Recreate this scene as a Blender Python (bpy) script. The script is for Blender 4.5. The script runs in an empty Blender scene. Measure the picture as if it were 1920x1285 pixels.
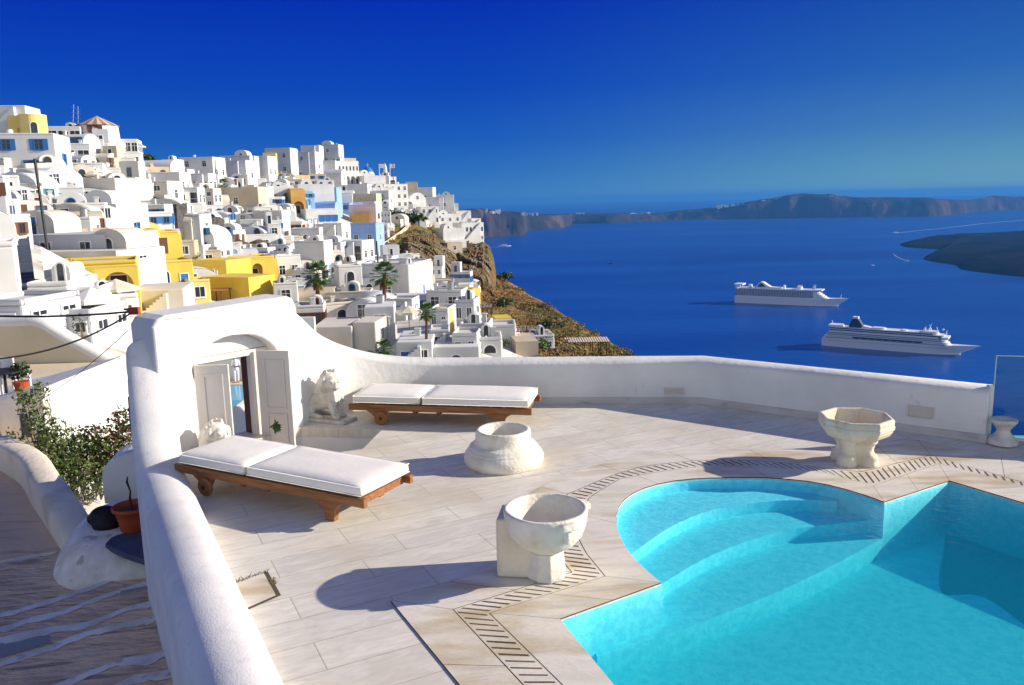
import bpy, bmesh, math, random
import numpy as np
from mathutils import Vector, Matrix, geometry, noise as mnoise
R = math.radians
rng = random.Random(7)
scene = bpy.context.scene
COL = scene.collection

# ------------------------------------------------------------------ camera
CAMH = 2.8            # eye above the pool deck (deck is z = 0)
K = CAMH / 2.5
SEA = -240.0
FPX, CX, CY = 1523.0, 960.0, 642.5
PITCH = math.atan(267.5 / FPX); ROLL = 0.021
fw = Vector((0, math.cos(PITCH), -math.sin(PITCH)))
rt0 = Vector((1, 0, 0)); up0 = rt0.cross(fw)
rt = rt0 * math.cos(ROLL) - up0 * math.sin(ROLL)
up = up0 * math.cos(ROLL) + rt0 * math.sin(ROLL)
EYE = Vector((0, 0, CAMH))
cam_d = bpy.data.cameras.new('camera'); cam = bpy.data.objects.new('camera', cam_d); COL.objects.link(cam)
cam_d.sensor_width = 36; cam_d.lens = FPX / 1920 * 36; cam_d.clip_start = 0.05; cam_d.clip_end = 120000
M3 = Matrix((rt, up, -fw)).transposed()
cam.matrix_world = Matrix.Translation(EYE) @ M3.to_4x4()
scene.camera = cam

# ------------------------------------------------------------------ sky, sun, exposure
SUN_EL = R(21.5); SUN_AZ = R(84.5)      # azimuth from +Y towards +X
world = bpy.data.worlds.new('World'); scene.world = world; world.use_nodes = True
wn = world.node_tree; wn.nodes.clear()
sky = wn.nodes.new('ShaderNodeTexSky'); sky.sky_type = 'NISHITA'; sky.sun_disc = False
sky.sun_elevation = SUN_EL; sky.sun_rotation = SUN_AZ
sky.altitude = 300; sky.air_density = 0.75; sky.dust_density = 0.35; sky.ozone_density = 3.5
# a deep polarised blue away from the sun, paler and hazier low down and towards it; desaturated Nishita sky towards the sun, and behind the viewer as added fill light
SKY_K = 0.11
def _n(t): return wn.nodes.new(t)
tc_ = _n('ShaderNodeTexCoord'); sx = _n('ShaderNodeSeparateXYZ'); wn.links.new(tc_.outputs['Generated'], sx.inputs[0])
def ramp(stops):
    r = _n('ShaderNodeValToRGB'); e = r.color_ramp.elements; r.color_ramp.interpolation = 'EASE'
    e[0].position, e[0].color = stops[0][0], (*stops[0][1], 1); e[1].position, e[1].color = stops[-1][0], (*stops[-1][1], 1)
    for p_, c_ in stops[1:-1]: q = e.new(p_); q.color = (*c_, 1)
    r.color_ramp.interpolation = 'LINEAR'; wn.links.new(sx.outputs[2], r.inputs[0]); return r
deep = ramp([(0, (.030, .125, .30)), (.03, (.016, .095, .29)), (.07, (.006, .062, .285)), (.13, (.002, .036, .275)), (.24, (.0006, .012, .245)), (.5, (.001, .018, .20)), (1, (.004, .03, .17))])
pale = ramp([(0, (.095, .225, .27)), (.03, (.070, .195, .275)), (.07, (.040, .130, .275)), (.13, (.014, .080, .26)), (.24, (.004, .036, .215)), (.5, (.004, .035, .19)), (1, (.004, .03, .17))])
dt = _n('ShaderNodeVectorMath'); dt.operation = 'DOT_PRODUCT'; wn.links.new(tc_.outputs['Generated'], dt.inputs[0]); dt.inputs[1].default_value = (math.sin(SUN_AZ), math.cos(SUN_AZ), 0)
def mrange(src, a_, b_):
    m_ = _n('ShaderNodeMapRange'); m_.interpolation_type = 'SMOOTHSTEP'; wn.links.new(src, m_.inputs[0]); m_.inputs[1].default_value = a_; m_.inputs[2].default_value = b_; return m_.outputs[0]
mx1 = _n('ShaderNodeMix'); mx1.data_type = 'RGBA'; wn.links.new(mrange(dt.outputs['Value'], .0, .72), mx1.inputs[0]); wn.links.new(deep.outputs[0], mx1.inputs[6]); wn.links.new(pale.outputs[0], mx1.inputs[7])
scl = _n('ShaderNodeVectorMath'); scl.operation = 'SCALE'; wn.links.new(mx1.outputs[2], scl.inputs[0]); scl.inputs['Scale'].default_value = 1 / SKY_K
ny = _n('ShaderNodeMath'); ny.operation = 'MULTIPLY'; wn.links.new(sx.outputs[1], ny.inputs[0]); ny.inputs[1].default_value = -1
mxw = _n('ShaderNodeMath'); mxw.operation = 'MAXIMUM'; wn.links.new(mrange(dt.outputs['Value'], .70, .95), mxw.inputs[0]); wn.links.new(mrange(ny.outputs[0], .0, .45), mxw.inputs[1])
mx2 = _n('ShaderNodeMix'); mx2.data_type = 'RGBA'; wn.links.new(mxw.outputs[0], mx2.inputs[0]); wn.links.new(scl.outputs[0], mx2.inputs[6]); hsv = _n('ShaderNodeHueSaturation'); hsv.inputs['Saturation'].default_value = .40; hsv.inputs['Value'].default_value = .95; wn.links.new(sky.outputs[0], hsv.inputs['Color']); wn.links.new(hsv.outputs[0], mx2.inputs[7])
bg = _n('ShaderNodeBackground'); bg.inputs['Strength'].default_value = SKY_K
wo = _n('ShaderNodeOutputWorld')
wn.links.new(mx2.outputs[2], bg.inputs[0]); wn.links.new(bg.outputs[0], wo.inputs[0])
sun_d = bpy.data.lights.new('sun', 'SUN'); sun_d.energy = 4.3; sun_d.angle = R(0.5); sun_d.color = (1.0, 0.90, 0.74)
sun = bpy.data.objects.new('sun', sun_d); COL.objects.link(sun)
sdir = Vector((math.sin(SUN_AZ) * math.cos(SUN_EL), math.cos(SUN_AZ) * math.cos(SUN_EL), math.sin(SUN_EL)))
sun.rotation_euler = sdir.to_track_quat('Z', 'Y').to_euler()
sun.location = (30, 0, 40)
scene.view_settings.view_transform = 'Standard'; scene.view_settings.look = 'None'
scene.view_settings.exposure = 0.80; scene.view_settings.gamma = 1
scene.render.engine = 'CYCLES'
scene.cycles.use_denoising = True
scene.cycles.max_bounces = 8; scene.cycles.transparent_max_bounces = 24
scene.cycles.volume_bounces = 0

# ------------------------------------------------------------------ pixel helpers (photo pixels -> points in the place)
def ray(px, py): return fw + rt * ((px - CX) / FPX) + up * ((CY - py) / FPX)
def P(px, py, z=0.0):
    r = ray(px, py); return EYE + r * ((z - CAMH) / r.z)
def D(px, py, d): return EYE + ray(px, py) * d
def P2(px, py, z=0.0):
    v = P(px, py, z); return (v.x, v.y)
def N(x, y): return (x * K, y * K)

# ------------------------------------------------------------------ materials
MATS = {}
def mat(name, col, rough=.85, col2=None, scale=3.0, stretch=(1, 1, 1), bump=0.0, bscale=30.0, spec=.3, metal=0.0,
        detail=4.0, lo=.35, hi=.65, extra=None, coords='Object', rot=0.0, bdist=.02):
    m = bpy.data.materials.new(name); m.use_nodes = True
    nt = m.node_tree; b = nt.nodes['Principled BSDF']
    b.inputs['Base Color'].default_value = (*col, 1); b.inputs['Roughness'].default_value = rough
    b.inputs['Specular IOR Level'].default_value = (0.0 if name in ('far_rock','lava_rock','scrub_earth','cliff_rock','town_paving','foam','far_house_white') else spec); b.inputs['Metallic'].default_value = metal
    tc = None
    if col2 or bump or extra:
        if coords == 'World':
            g = nt.nodes.new('ShaderNodeNewGeometry'); src = g.outputs['Position']
        else:
            t = nt.nodes.new('ShaderNodeTexCoord'); src = t.outputs['Object']
        mp = nt.nodes.new('ShaderNodeMapping'); mp.inputs['Scale'].default_value = stretch; mp.inputs['Rotation'].default_value[2] = rot
        nt.links.new(src, mp.inputs[0]); tc = mp.outputs[0]
    last = None
    if col2:
        n = nt.nodes.new('ShaderNodeTexNoise'); n.inputs['Scale'].default_value = scale; n.inputs['Detail'].default_value = detail
        nt.links.new(tc, n.inputs['Vector'])
        cr = nt.nodes.new('ShaderNodeValToRGB')
        cr.color_ramp.elements[0].position = lo; cr.color_ramp.elements[1].position = hi
        cr.color_ramp.elements[0].color = (*col, 1); cr.color_ramp.elements[1].color = (*col2, 1)
        nt.links.new(n.outputs[0], cr.inputs[0]); last = cr.outputs[0]
    if extra:                                   # list of (colour, scale, lo, hi, amount, stretch): stains with a shape of their own
        for (c3, s3, lo3, hi3, am3, st3) in extra:
            mp3 = nt.nodes.new('ShaderNodeMapping'); mp3.inputs['Scale'].default_value = st3
            mp3.inputs['Location'].default_value = (s3, 2.3, 1.1)
            nt.links.new(tc, mp3.inputs[0])
            n3 = nt.nodes.new('ShaderNodeTexNoise'); n3.inputs['Scale'].default_value = s3; n3.inputs['Detail'].default_value = 5
            nt.links.new(mp3.outputs[0], n3.inputs['Vector'])
            mr = nt.nodes.new('ShaderNodeMapRange'); mr.inputs[1].default_value = lo3; mr.inputs[2].default_value = hi3
            mr.inputs[3].default_value = 0; mr.inputs[4].default_value = am3
            nt.links.new(n3.outputs[0], mr.inputs[0])
            mx = nt.nodes.new('ShaderNodeMix'); mx.data_type = 'RGBA'
            nt.links.new(mr.outputs[0], mx.inputs[0])
            if last is None: mx.inputs[6].default_value = (*col, 1)
            else: nt.links.new(last, mx.inputs[6])
            mx.inputs[7].default_value = (*c3, 1); last = mx.outputs[2]
    if last is not None: nt.links.new(last, b.inputs['Base Color'])
    if bump:
        n2 = nt.nodes.new('ShaderNodeTexNoise'); n2.inputs['Scale'].default_value = bscale; n2.inputs['Detail'].default_value = 5
        nt.links.new(tc, n2.inputs['Vector'])
        bp = nt.nodes.new('ShaderNodeBump'); bp.inputs['Strength'].default_value = bump; bp.inputs['Distance'].default_value = bdist
        nt.links.new(n2.outputs[0], bp.inputs['Height']); nt.links.new(bp.outputs[0], b.inputs['Normal'])
    MATS[name] = m
    return m

W = mat('white_stucco', (.72, .71, .69), .9, (.62, .615, .605), 1.6, bump=.30, bscale=11, bdist=.025, detail=7,
        extra=[((.58, .58, .57), 2.1, .56, .72, .45, (1, 1, .4)), ((.52, .49, .44), 7.0, .66, .74, .5, (1, 1, .6))])
mat('wall_top_stucco', (.72, .70, .70), .9, (.62, .61, .63), 2.2, bump=.25, bscale=70, bdist=.010, detail=7,
    extra=[((.48, .48, .52), 9, .56, .72, .5, (1, 1, 1)), ((.5, .46, .40), 2.4, .60, .72, .45, (1, 1, 1))])
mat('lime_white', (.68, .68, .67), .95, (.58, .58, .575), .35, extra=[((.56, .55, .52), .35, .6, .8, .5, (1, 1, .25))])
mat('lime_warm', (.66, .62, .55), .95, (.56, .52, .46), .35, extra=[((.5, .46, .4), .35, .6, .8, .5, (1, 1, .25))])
mat('lime_grey_shade', (.58, .59, .61), .95, (.48, .49, .52), .35, extra=[((.45, .45, .46), .4, .6, .8, .5, (1, 1, .25))])  # grey limewash; on white house fronts it puts the shade into the colour
mat('cream_plaster', (.56, .48, .36), .95, (.48, .40, .30), .3, extra=[((.4, .34, .26), .5, .6, .8, .4, (1, 1, .3))])
mat('beige_plaster', (.56, .47, .33), .95, (.63, .55, .42), .5, bump=.2, bscale=12, extra=[((.45, .38, .28), .9, .58, .75, .5, (1, 1, .3))])
mat('yellow_plaster', (.70, .53, .11), .95, (.60, .44, .07), .3, extra=[((.78, .62, .2), .6, .6, .8, .35, (1, 1, .3))])
mat('pale_yellow_plaster', (.78, .62, .22), .95, (.72, .54, .16), .3)
mat('blue_plaster', (.22, .36, .68), .95, (.28, .42, .72), .4)
mat('deep_blue_paint', (.03, .14, .45), .7, (.04, .18, .52), 1.0)
mat('pink_plaster', (.66, .48, .46), .95, (.7, .55, .5), .5)
mat('ochre_plaster', (.50, .27, .07), .95, (.58, .36, .12), .4)
mat('grey_roof', (.50, .49, .47), .95, (.62, .60, .57), .4, extra=[((.33, .31, .29), .5, .55, .8, .5, (1, 1, 1))])
mat('dark_stone', (.035, .033, .035), .9, (.10, .09, .085), 1.6, bump=.6, bscale=6, bdist=.1)
mat('rubble_stone', (.30, .25, .20), .9, (.09, .08, .08), 3.0, bump=.6, bscale=6, bdist=.1, lo=.48, hi=.56)
mat('tan_stone', (.42, .33, .20), .9, (.30, .22, .13), 1.2, bump=.6, bscale=4, bdist=.1)
mat('dark_glass', (.020, .026, .035), .12, spec=.6)
mat('frame_white', (.78, .78, .77), .6)
mat('frame_blue', (.04, .16, .42), .6)
mat('frame_brown', (.14, .06, .03), .6)
mat('frame_green', (.03, .15, .11), .6)
mat('teal_paint', (.05, .22, .30), .6)
mat('black_metal', (.012, .012, .013), .5)
mat('grey_metal', (.35, .36, .38), .4, metal=.6)
mat('rust_red', (.32, .045, .03), .7, (.25, .04, .03), 3)
mat('terracotta', (.42, .07, .025), .75, (.36, .06, .02), 4)
mat('black_bag', (.006, .006, .007), .6, bump=.6, bscale=9, bdist=.04)
mat('slate_blue_paint', (.055, .07, .115), .7, (.075, .09, .135), 5, bump=.2)
mat('orange_wood', (.31, .135, .05), .6, (.17, .065, .022), 5, stretch=(.6, 6, 6), bump=.3, bscale=22, lo=.3, hi=.7,
    extra=[((.52, .25, .09), 7, .55, .75, .6, (.5, 5, 5))])
mat('weathered_thatch', (.24, .12, .08), .9, (.33, .2, .15), 3, bump=.5, bscale=5, bdist=.1)
mat('brown_canvas', (.10, .065, .05), .9, (.13, .09, .07), 1.0)
mat('beige_canvas', (.60, .53, .44), .9, (.66, .6, .5), 1.0)
mat('white_canvas', (.78, .77, .74), .9)
mat('canvas_cushion', (.78, .745, .71), .9, (.74, .71, .68), 3.5, bump=.12, bscale=16, bdist=.02)
mat('door_paint', (.66, .62, .58), .7, (.61, .57, .53), 2.0, bump=.15, bscale=25)
mat('dark_wood', (.10, .035, .022), .7, (.05, .02, .015), 6, stretch=(4, 4, .5), bump=.3)
mat('carved_marble', (.76, .73, .66), .8, (.66, .62, .54), 5.0, bump=.55, bscale=28, bdist=.015,
    extra=[((.46, .44, .43), 4, .55, .75, .6, (1, 1, 1)), ((.50, .34, .15), 3.0, .64, .78, .55, (1, 1, 1))])
mat('lion_marble', (.70, .67, .61), .85, (.54, .51, .46), 9.0, bump=.7, bscale=42, bdist=.012,
    extra=[((.30, .28, .25), 7, .58, .72, .6, (1, 1, 1))])
mat('stained_marble', (.74, .68, .56), .8, (.64, .56, .43), 4.0, bump=.5, bscale=26, bdist=.015,
    extra=[((.40, .21, .07), 3.4, .60, .74, .75, (1, 1, .6)), ((.5, .5, .48), 6, .6, .75, .5, (1, 1, 1))])
mat('coping_marble', (.74, .68, .59), .55, (.63, .59, .52), 2.2, stretch=(1, 3, 1), coords='World', rot=R(-27), bump=.15, bscale=18,
    extra=[((.46, .36, .20), 1.3, .47, .66, .75, (1, 1, 1)), ((.36, .36, .36), 2.3, .6, .74, .5, (.5, 3, 1))])
mat('skirting_marble', (.55, .54, .53), .5, (.44, .43, .42), 1.6, coords='World', stretch=(1, 1, 2), extra=[((.5, .42, .3), 2.2, .6, .74, .5, (1, 1, 1)), ((.3, .29, .28), 3.1, .6, .7, .6, (1, 1, 1))])
mat('mortar', (.09, .075, .055), .95)
mat('rust_mortar', (.16, .09, .05), .95, (.05, .045, .04), 6, coords='World')
mat('pool_liner', (.18, .80, .93), .6, (.12, .70, .87), 16.0, coords='World', bump=.18, bscale=30, lo=.40, hi=.62)
mat('town_paving', (.54, .51, .47), .95, (.66, .64, .60), .12, extra=[((.34, .29, .22), .2, .5, .7, .7, (1, 1, 1)), ((.2, .17, .12), .5, .6, .7, .6, (1, 1, 1))])
mat('scrub_earth', (.24, .125, .055), .95, (.15, .115, .042), .10, bump=.8, bscale=.9, bdist=.8, detail=8,
    extra=[((.34, .23, .13), .22, .52, .66, .7, (1, 1, 1)), ((.07, .07, .025), .35, .56, .66, .8, (1, 1, 1)), ((.26, .11, .05), .06, .5, .66, .7, (1, 1, 1)), ((.10, .10, .035), .045, .50, .60, .75, (1, 1, 1))])
mat('cliff_rock', (.22, .165, .12), .95, (.10, .065, .042), .30, stretch=(1, 1, .45), bump=1.0, bscale=.9, bdist=1.5, detail=8,
    extra=[((.38, .34, .30), .5, .54, .68, .8, (1, 1, .35)), ((.085, .085, .028), .25, .47, .56, .9, (1, 1, 1)), ((.22, .095, .04), .13, .54, .64, .7, (1, 1, 1))])
mat('far_rock', (.060, .042, .038), .95, (.028, .027, .028), .0030, stretch=(1, 1, .35), detail=8, bump=1, bscale=.006, bdist=60,
    extra=[((.15, .095, .075), .004, .55, .7, .7, (1, 1, .3))])
mat('lava_rock', (.010, .012, .014), .95, (.020, .019, .018), .004, detail=8, bump=1, bscale=.01, bdist=15)
mat('far_house_white', (.8, .78, .74), .9)
mat('street_stone', (.78, .57, .38), .9, (.58, .42, .29), 1.6, stretch=(1, 2.0, 1), coords='World', rot=R(-20), bump=.9, bscale=7, bdist=.06, detail=8,
    extra=[((.27, .22, .19), 3.0, .55, .68, .8, (.6, 2.5, 1)), ((.62, .53, .42), 2.1, .58, .7, .6, (1, 1, 1))])
mat('landing_stone', (.68, .51, .36), .9, (.58, .43, .31), 1.2, coords='World', bump=.3, bscale=9, bdist=.02,
    extra=[((.26, .20, .15), 2.2, .56, .7, .6, (.6, 2.5, 1))])
mat('whitewash_line', (.80, .77, .73), .95, (.60, .56, .51), 4, bump=.5, bscale=14, extra=[((.34, .29, .24), 6, .60, .68, .7, (1, 1, 1))])
mat('street_plaster', (.64, .57, .46), .95, (.70, .65, .56), 1.2, bump=.4, bscale=9, bdist=.03, extra=[((.42, .35, .27), 1.4, .56, .7, .6, (1, 1, 1))])
mat('grey_patch', (.28, .28, .30), .9)
mat('leaf_green', (.060, .105, .022), .6, (.115, .15, .035), 2.2, lo=.4, hi=.6)
mat('leaf_olive', (.12, .115, .04), .7, (.17, .14, .06), 1.1, lo=.4, hi=.6)
mat('leaf_dark', (.022, .050, .014), .6, (.05, .085, .022), 1.2, lo=.4, hi=.6)
mat('leaf_red', (.13, .045, .03), .6, (.06, .075, .025), 3.0, lo=.4, hi=.6)
mat('palm_leaf', (.030, .085, .018), .5, (.065, .12, .025), 1.2, lo=.4, hi=.6)
mat('agave_leaf', (.10, .14, .10), .6, (.16, .2, .13), 3)
mat('dry_frond', (.22, .11, .04), .9, (.13, .065, .028), 3)
mat('palm_trunk', (.13, .07, .04), .9, (.08, .045, .03), 4, stretch=(1, 1, 4), bump=.5, bscale=9)
mat('twig', (.30, .24, .19), .9)
mat('ship_white', (.70, .72, .75), .5)
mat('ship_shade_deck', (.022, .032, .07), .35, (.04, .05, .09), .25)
mat('ship_navy', (.012, .022, .06), .5)
mat('ship_orange', (.5, .14, .03), .6)
mat('foam', (.70, .78, .85), .8)
mat('skin', (.42, .22, .14), .7); mat('cloth_white', (.62, .63, .72), .9); mat('cap_red', (.32, .05, .03), .8)
mat('hotel_blue_water', (.10, .42, .62), .15, spec=.5)
mat('sign_red', (.4, .03, .03), .6)

def special_mats():
    # marble slab deck: brick pattern of long slabs, laid in world space
    m = bpy.data.materials.new('marble_slabs'); m.use_nodes = True; nt = m.node_tree; b = nt.nodes['Principled BSDF']
    g = nt.nodes.new('ShaderNodeNewGeometry'); mp = nt.nodes.new('ShaderNodeMapping'); mp.inputs['Rotation'].default_value[2] = R(-27)
    nt.links.new(g.outputs['Position'], mp.inputs[0])
    br = nt.nodes.new('ShaderNodeTexBrick'); br.inputs['Scale'].default_value = 1.0
    br.inputs['Brick Width'].default_value = 1.02; br.inputs['Row Height'].default_value = .352
    br.inputs['Mortar Size'].default_value = .0045; br.inputs['Mortar Smooth'].default_value = .3; br.inputs['Bias'].default_value = 0
    br.offset = .37; br.squash = 1.0
    br.inputs['Color1'].default_value = (.71, .67, .60, 1); br.inputs['Color2'].default_value = (.63, .60, .545, 1)
    br.inputs['Mortar'].default_value = (.46, .39, .30, 1)
    nt.links.new(mp.outputs[0], br.inputs['Vector'])
    mp2 = nt.nodes.new('ShaderNodeMapping'); mp2.inputs['Scale'].default_value = (1.3, 4.6, 1); nt.links.new(mp.outputs[0], mp2.inputs[0])
    n = nt.nodes.new('ShaderNodeTexNoise'); n.inputs['Scale'].default_value = 2.4; n.inputs['Detail'].default_value = 8; n.inputs['Roughness'].default_value = .62
    n.inputs['Distortion'].default_value = 1.3
    nt.links.new(mp2.outputs[0], n.inputs['Vector'])
    mr = nt.nodes.new('ShaderNodeMapRange'); mr.inputs[1].default_value = .35; mr.inputs[2].default_value = .72; mr.inputs[3].default_value = 1.08; mr.inputs[4].default_value = .80
    nt.links.new(n.outputs[0], mr.inputs[0])
    mul = nt.nodes.new('ShaderNodeMix'); mul.data_type = 'RGBA'; mul.blend_type = 'MULTIPLY'; mul.inputs[0].default_value = 1
    nt.links.new(br.outputs[0], mul.inputs[6]); nt.links.new(mr.outputs[0], mul.inputs[7])
    n2 = nt.nodes.new('ShaderNodeTexNoise'); n2.inputs['Scale'].default_value = .9; n2.inputs['Detail'].default_value = 6
    nt.links.new(g.outputs['Position'], n2.inputs['Vector'])
    mr2 = nt.nodes.new('ShaderNodeMapRange'); mr2.inputs[1].default_value = .46; mr2.inputs[2].default_value = .70; mr2.inputs[4].default_value = .55
    nt.links.new(n2.outputs[0], mr2.inputs[0])
    mx = nt.nodes.new('ShaderNodeMix'); mx.data_type = 'RGBA'; mx.inputs[7].default_value = (.50, .42, .30, 1)
    nt.links.new(mr2.outputs[0], mx.inputs[0]); nt.links.new(mul.outputs[2], mx.inputs[6])
    nt.links.new(mx.outputs[2], b.inputs['Base Color'])
    b.inputs['Roughness'].default_value = .6; b.inputs['Specular IOR Level'].default_value = .35
    bp = nt.nodes.new('ShaderNodeBump'); bp.inputs['Strength'].default_value = .35; bp.inputs['Distance'].default_value = .006
    mm = nt.nodes.new('ShaderNodeMath'); mm.operation = 'SUBTRACT'; nt.links.new(n.outputs[0], mm.inputs[0]); nt.links.new(br.outputs['Fac'], mm.inputs[1])
    nt.links.new(mm.outputs[0], bp.inputs['Height']); nt.links.new(bp.outputs[0], b.inputs['Normal'])
    MATS['marble_slabs'] = m
    # pool water: fresnel mix of clear and mirror, cyan absorption in the body of water
    m = bpy.data.materials.new('pool_water'); m.use_nodes = True; nt = m.node_tree; nt.nodes.clear()
    o = nt.nodes.new('ShaderNodeOutputMaterial'); tr = nt.nodes.new('ShaderNodeBsdfTransparent'); gl = nt.nodes.new('ShaderNodeBsdfGlossy')
    gl.inputs['Roughness'].default_value = .03
    fr = nt.nodes.new('ShaderNodeFresnel'); fr.inputs[0].default_value = 1.33
    mixs = nt.nodes.new('ShaderNodeMixShader'); g = nt.nodes.new('ShaderNodeNewGeometry')
    n = nt.nodes.new('ShaderNodeTexNoise'); n.inputs['Scale'].default_value = 13; n.inputs['Detail'].default_value = 4
    nt.links.new(g.outputs['Position'], n.inputs['Vector'])
    bp = nt.nodes.new('ShaderNodeBump'); bp.inputs['Strength'].default_value = .5; bp.inputs['Distance'].default_value = .02
    nt.links.new(n.outputs[0], bp.inputs['Height']); nt.links.new(bp.outputs[0], gl.inputs['Normal']); nt.links.new(bp.outputs[0], fr.inputs['Normal'])
    fb = nt.nodes.new('ShaderNodeMath'); fb.operation = 'MULTIPLY_ADD'; nt.links.new(g.outputs['Backfacing'], fb.inputs[0]); fb.inputs[1].default_value = -1; fb.inputs[2].default_value = 1
    fm_ = nt.nodes.new('ShaderNodeMath'); fm_.operation = 'MULTIPLY'; nt.links.new(fr.outputs[0], fm_.inputs[0]); nt.links.new(fb.outputs[0], fm_.inputs[1])
    nt.links.new(fm_.outputs[0], mixs.inputs[0]); nt.links.new(tr.outputs[0], mixs.inputs[1]); nt.links.new(gl.outputs[0], mixs.inputs[2])
    nt.links.new(mixs.outputs[0], o.inputs['Surface'])
    va = nt.nodes.new('ShaderNodeVolumeAbsorption'); va.inputs['Color'].default_value = (.0, .77, .975, 1); va.inputs['Density'].default_value = .80
    vs_ = nt.nodes.new('ShaderNodeVolumeScatter'); vs_.inputs['Color'].default_value = (.02, .55, 1, 1); vs_.inputs['Density'].default_value = .5
    ad = nt.nodes.new('ShaderNodeAddShader'); nt.links.new(va.outputs[0], ad.inputs[0]); nt.links.new(vs_.outputs[0], ad.inputs[1]); nt.links.new(ad.outputs[0], o.inputs['Volume'])
    MATS['pool_water'] = m
    # sea
    m = bpy.data.materials.new('sea_water'); m.use_nodes = True; nt = m.node_tree; b = nt.nodes['Principled BSDF']
    b.inputs['Base Color'].default_value = (.003, .030, .16, 1); b.inputs['Roughness'].default_value = .32; b.inputs['IOR'].default_value = 1.33
    b.inputs['Specular IOR Level'].default_value = .5
    g = nt.nodes.new('ShaderNodeNewGeometry'); mp = nt.nodes.new('ShaderNodeMapping'); mp.inputs['Scale'].default_value = (.02, .05, .05)
    nt.links.new(g.outputs['Position'], mp.inputs[0])
    n = nt.nodes.new('ShaderNodeTexNoise'); n.inputs['Scale'].default_value = 1; n.inputs['Detail'].default_value = 8
    nt.links.new(mp.outputs[0], n.inputs['Vector'])
    bp = nt.nodes.new('ShaderNodeBump'); bp.inputs['Strength'].default_value = .5; bp.inputs['Distance'].default_value = 2.0
    nt.links.new(n.outputs[0], bp.inputs['Height']); nt.links.new(bp.outputs[0], b.inputs['Normal'])
    mp2 = nt.nodes.new('ShaderNodeMapping'); mp2.inputs['Scale'].default_value = (.0006, .0025, 1); mp2.inputs['Rotation'].default_value[2] = R(-12)
    nt.links.new(g.outputs['Position'], mp2.inputs[0])
    n2 = nt.nodes.new('ShaderNodeTexNoise'); n2.inputs['Scale'].default_value = 1; n2.inputs['Detail'].default_value = 6
    nt.links.new(mp2.outputs[0], n2.inputs['Vector'])
    cr = nt.nodes.new('ShaderNodeValToRGB'); cr.color_ramp.elements[0].position = .35; cr.color_ramp.elements[1].position = .68
    cr.color_ramp.elements[0].color = (.002, .036, .235, 1); cr.color_ramp.elements[1].color = (.009, .085, .36, 1)
    nt.links.new(n2.outputs[0], cr.inputs[0]); nt.links.new(cr.outputs[0], b.inputs['Base Color'])
    MATS['sea_water'] = m
    # clear glass sheet
    m = bpy.data.materials.new('clear_glass'); m.use_nodes = True; nt = m.node_tree; nt.nodes.clear()
    o = nt.nodes.new('ShaderNodeOutputMaterial'); tr = nt.nodes.new('ShaderNodeBsdfTransparent'); gl = nt.nodes.new('ShaderNodeBsdfGlossy')
    tr.inputs[0].default_value = (.50, .84, .86, 1); gl.inputs['Roughness'].default_value = .02
    fr = nt.nodes.new('ShaderNodeFresnel'); fr.inputs[0].default_value = 1.45; mixs = nt.nodes.new('ShaderNodeMixShader')
    nt.links.new(fr.outputs[0], mixs.inputs[0]); nt.links.new(tr.outputs[0], mixs.inputs[1]); nt.links.new(gl.outputs[0], mixs.inputs[2])
    nt.links.new(mixs.outputs[0], o.inputs['Surface']); MATS['clear_glass'] = m
    mat('glass_edge', (.35, .62, .55), .2)
special_mats()

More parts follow.
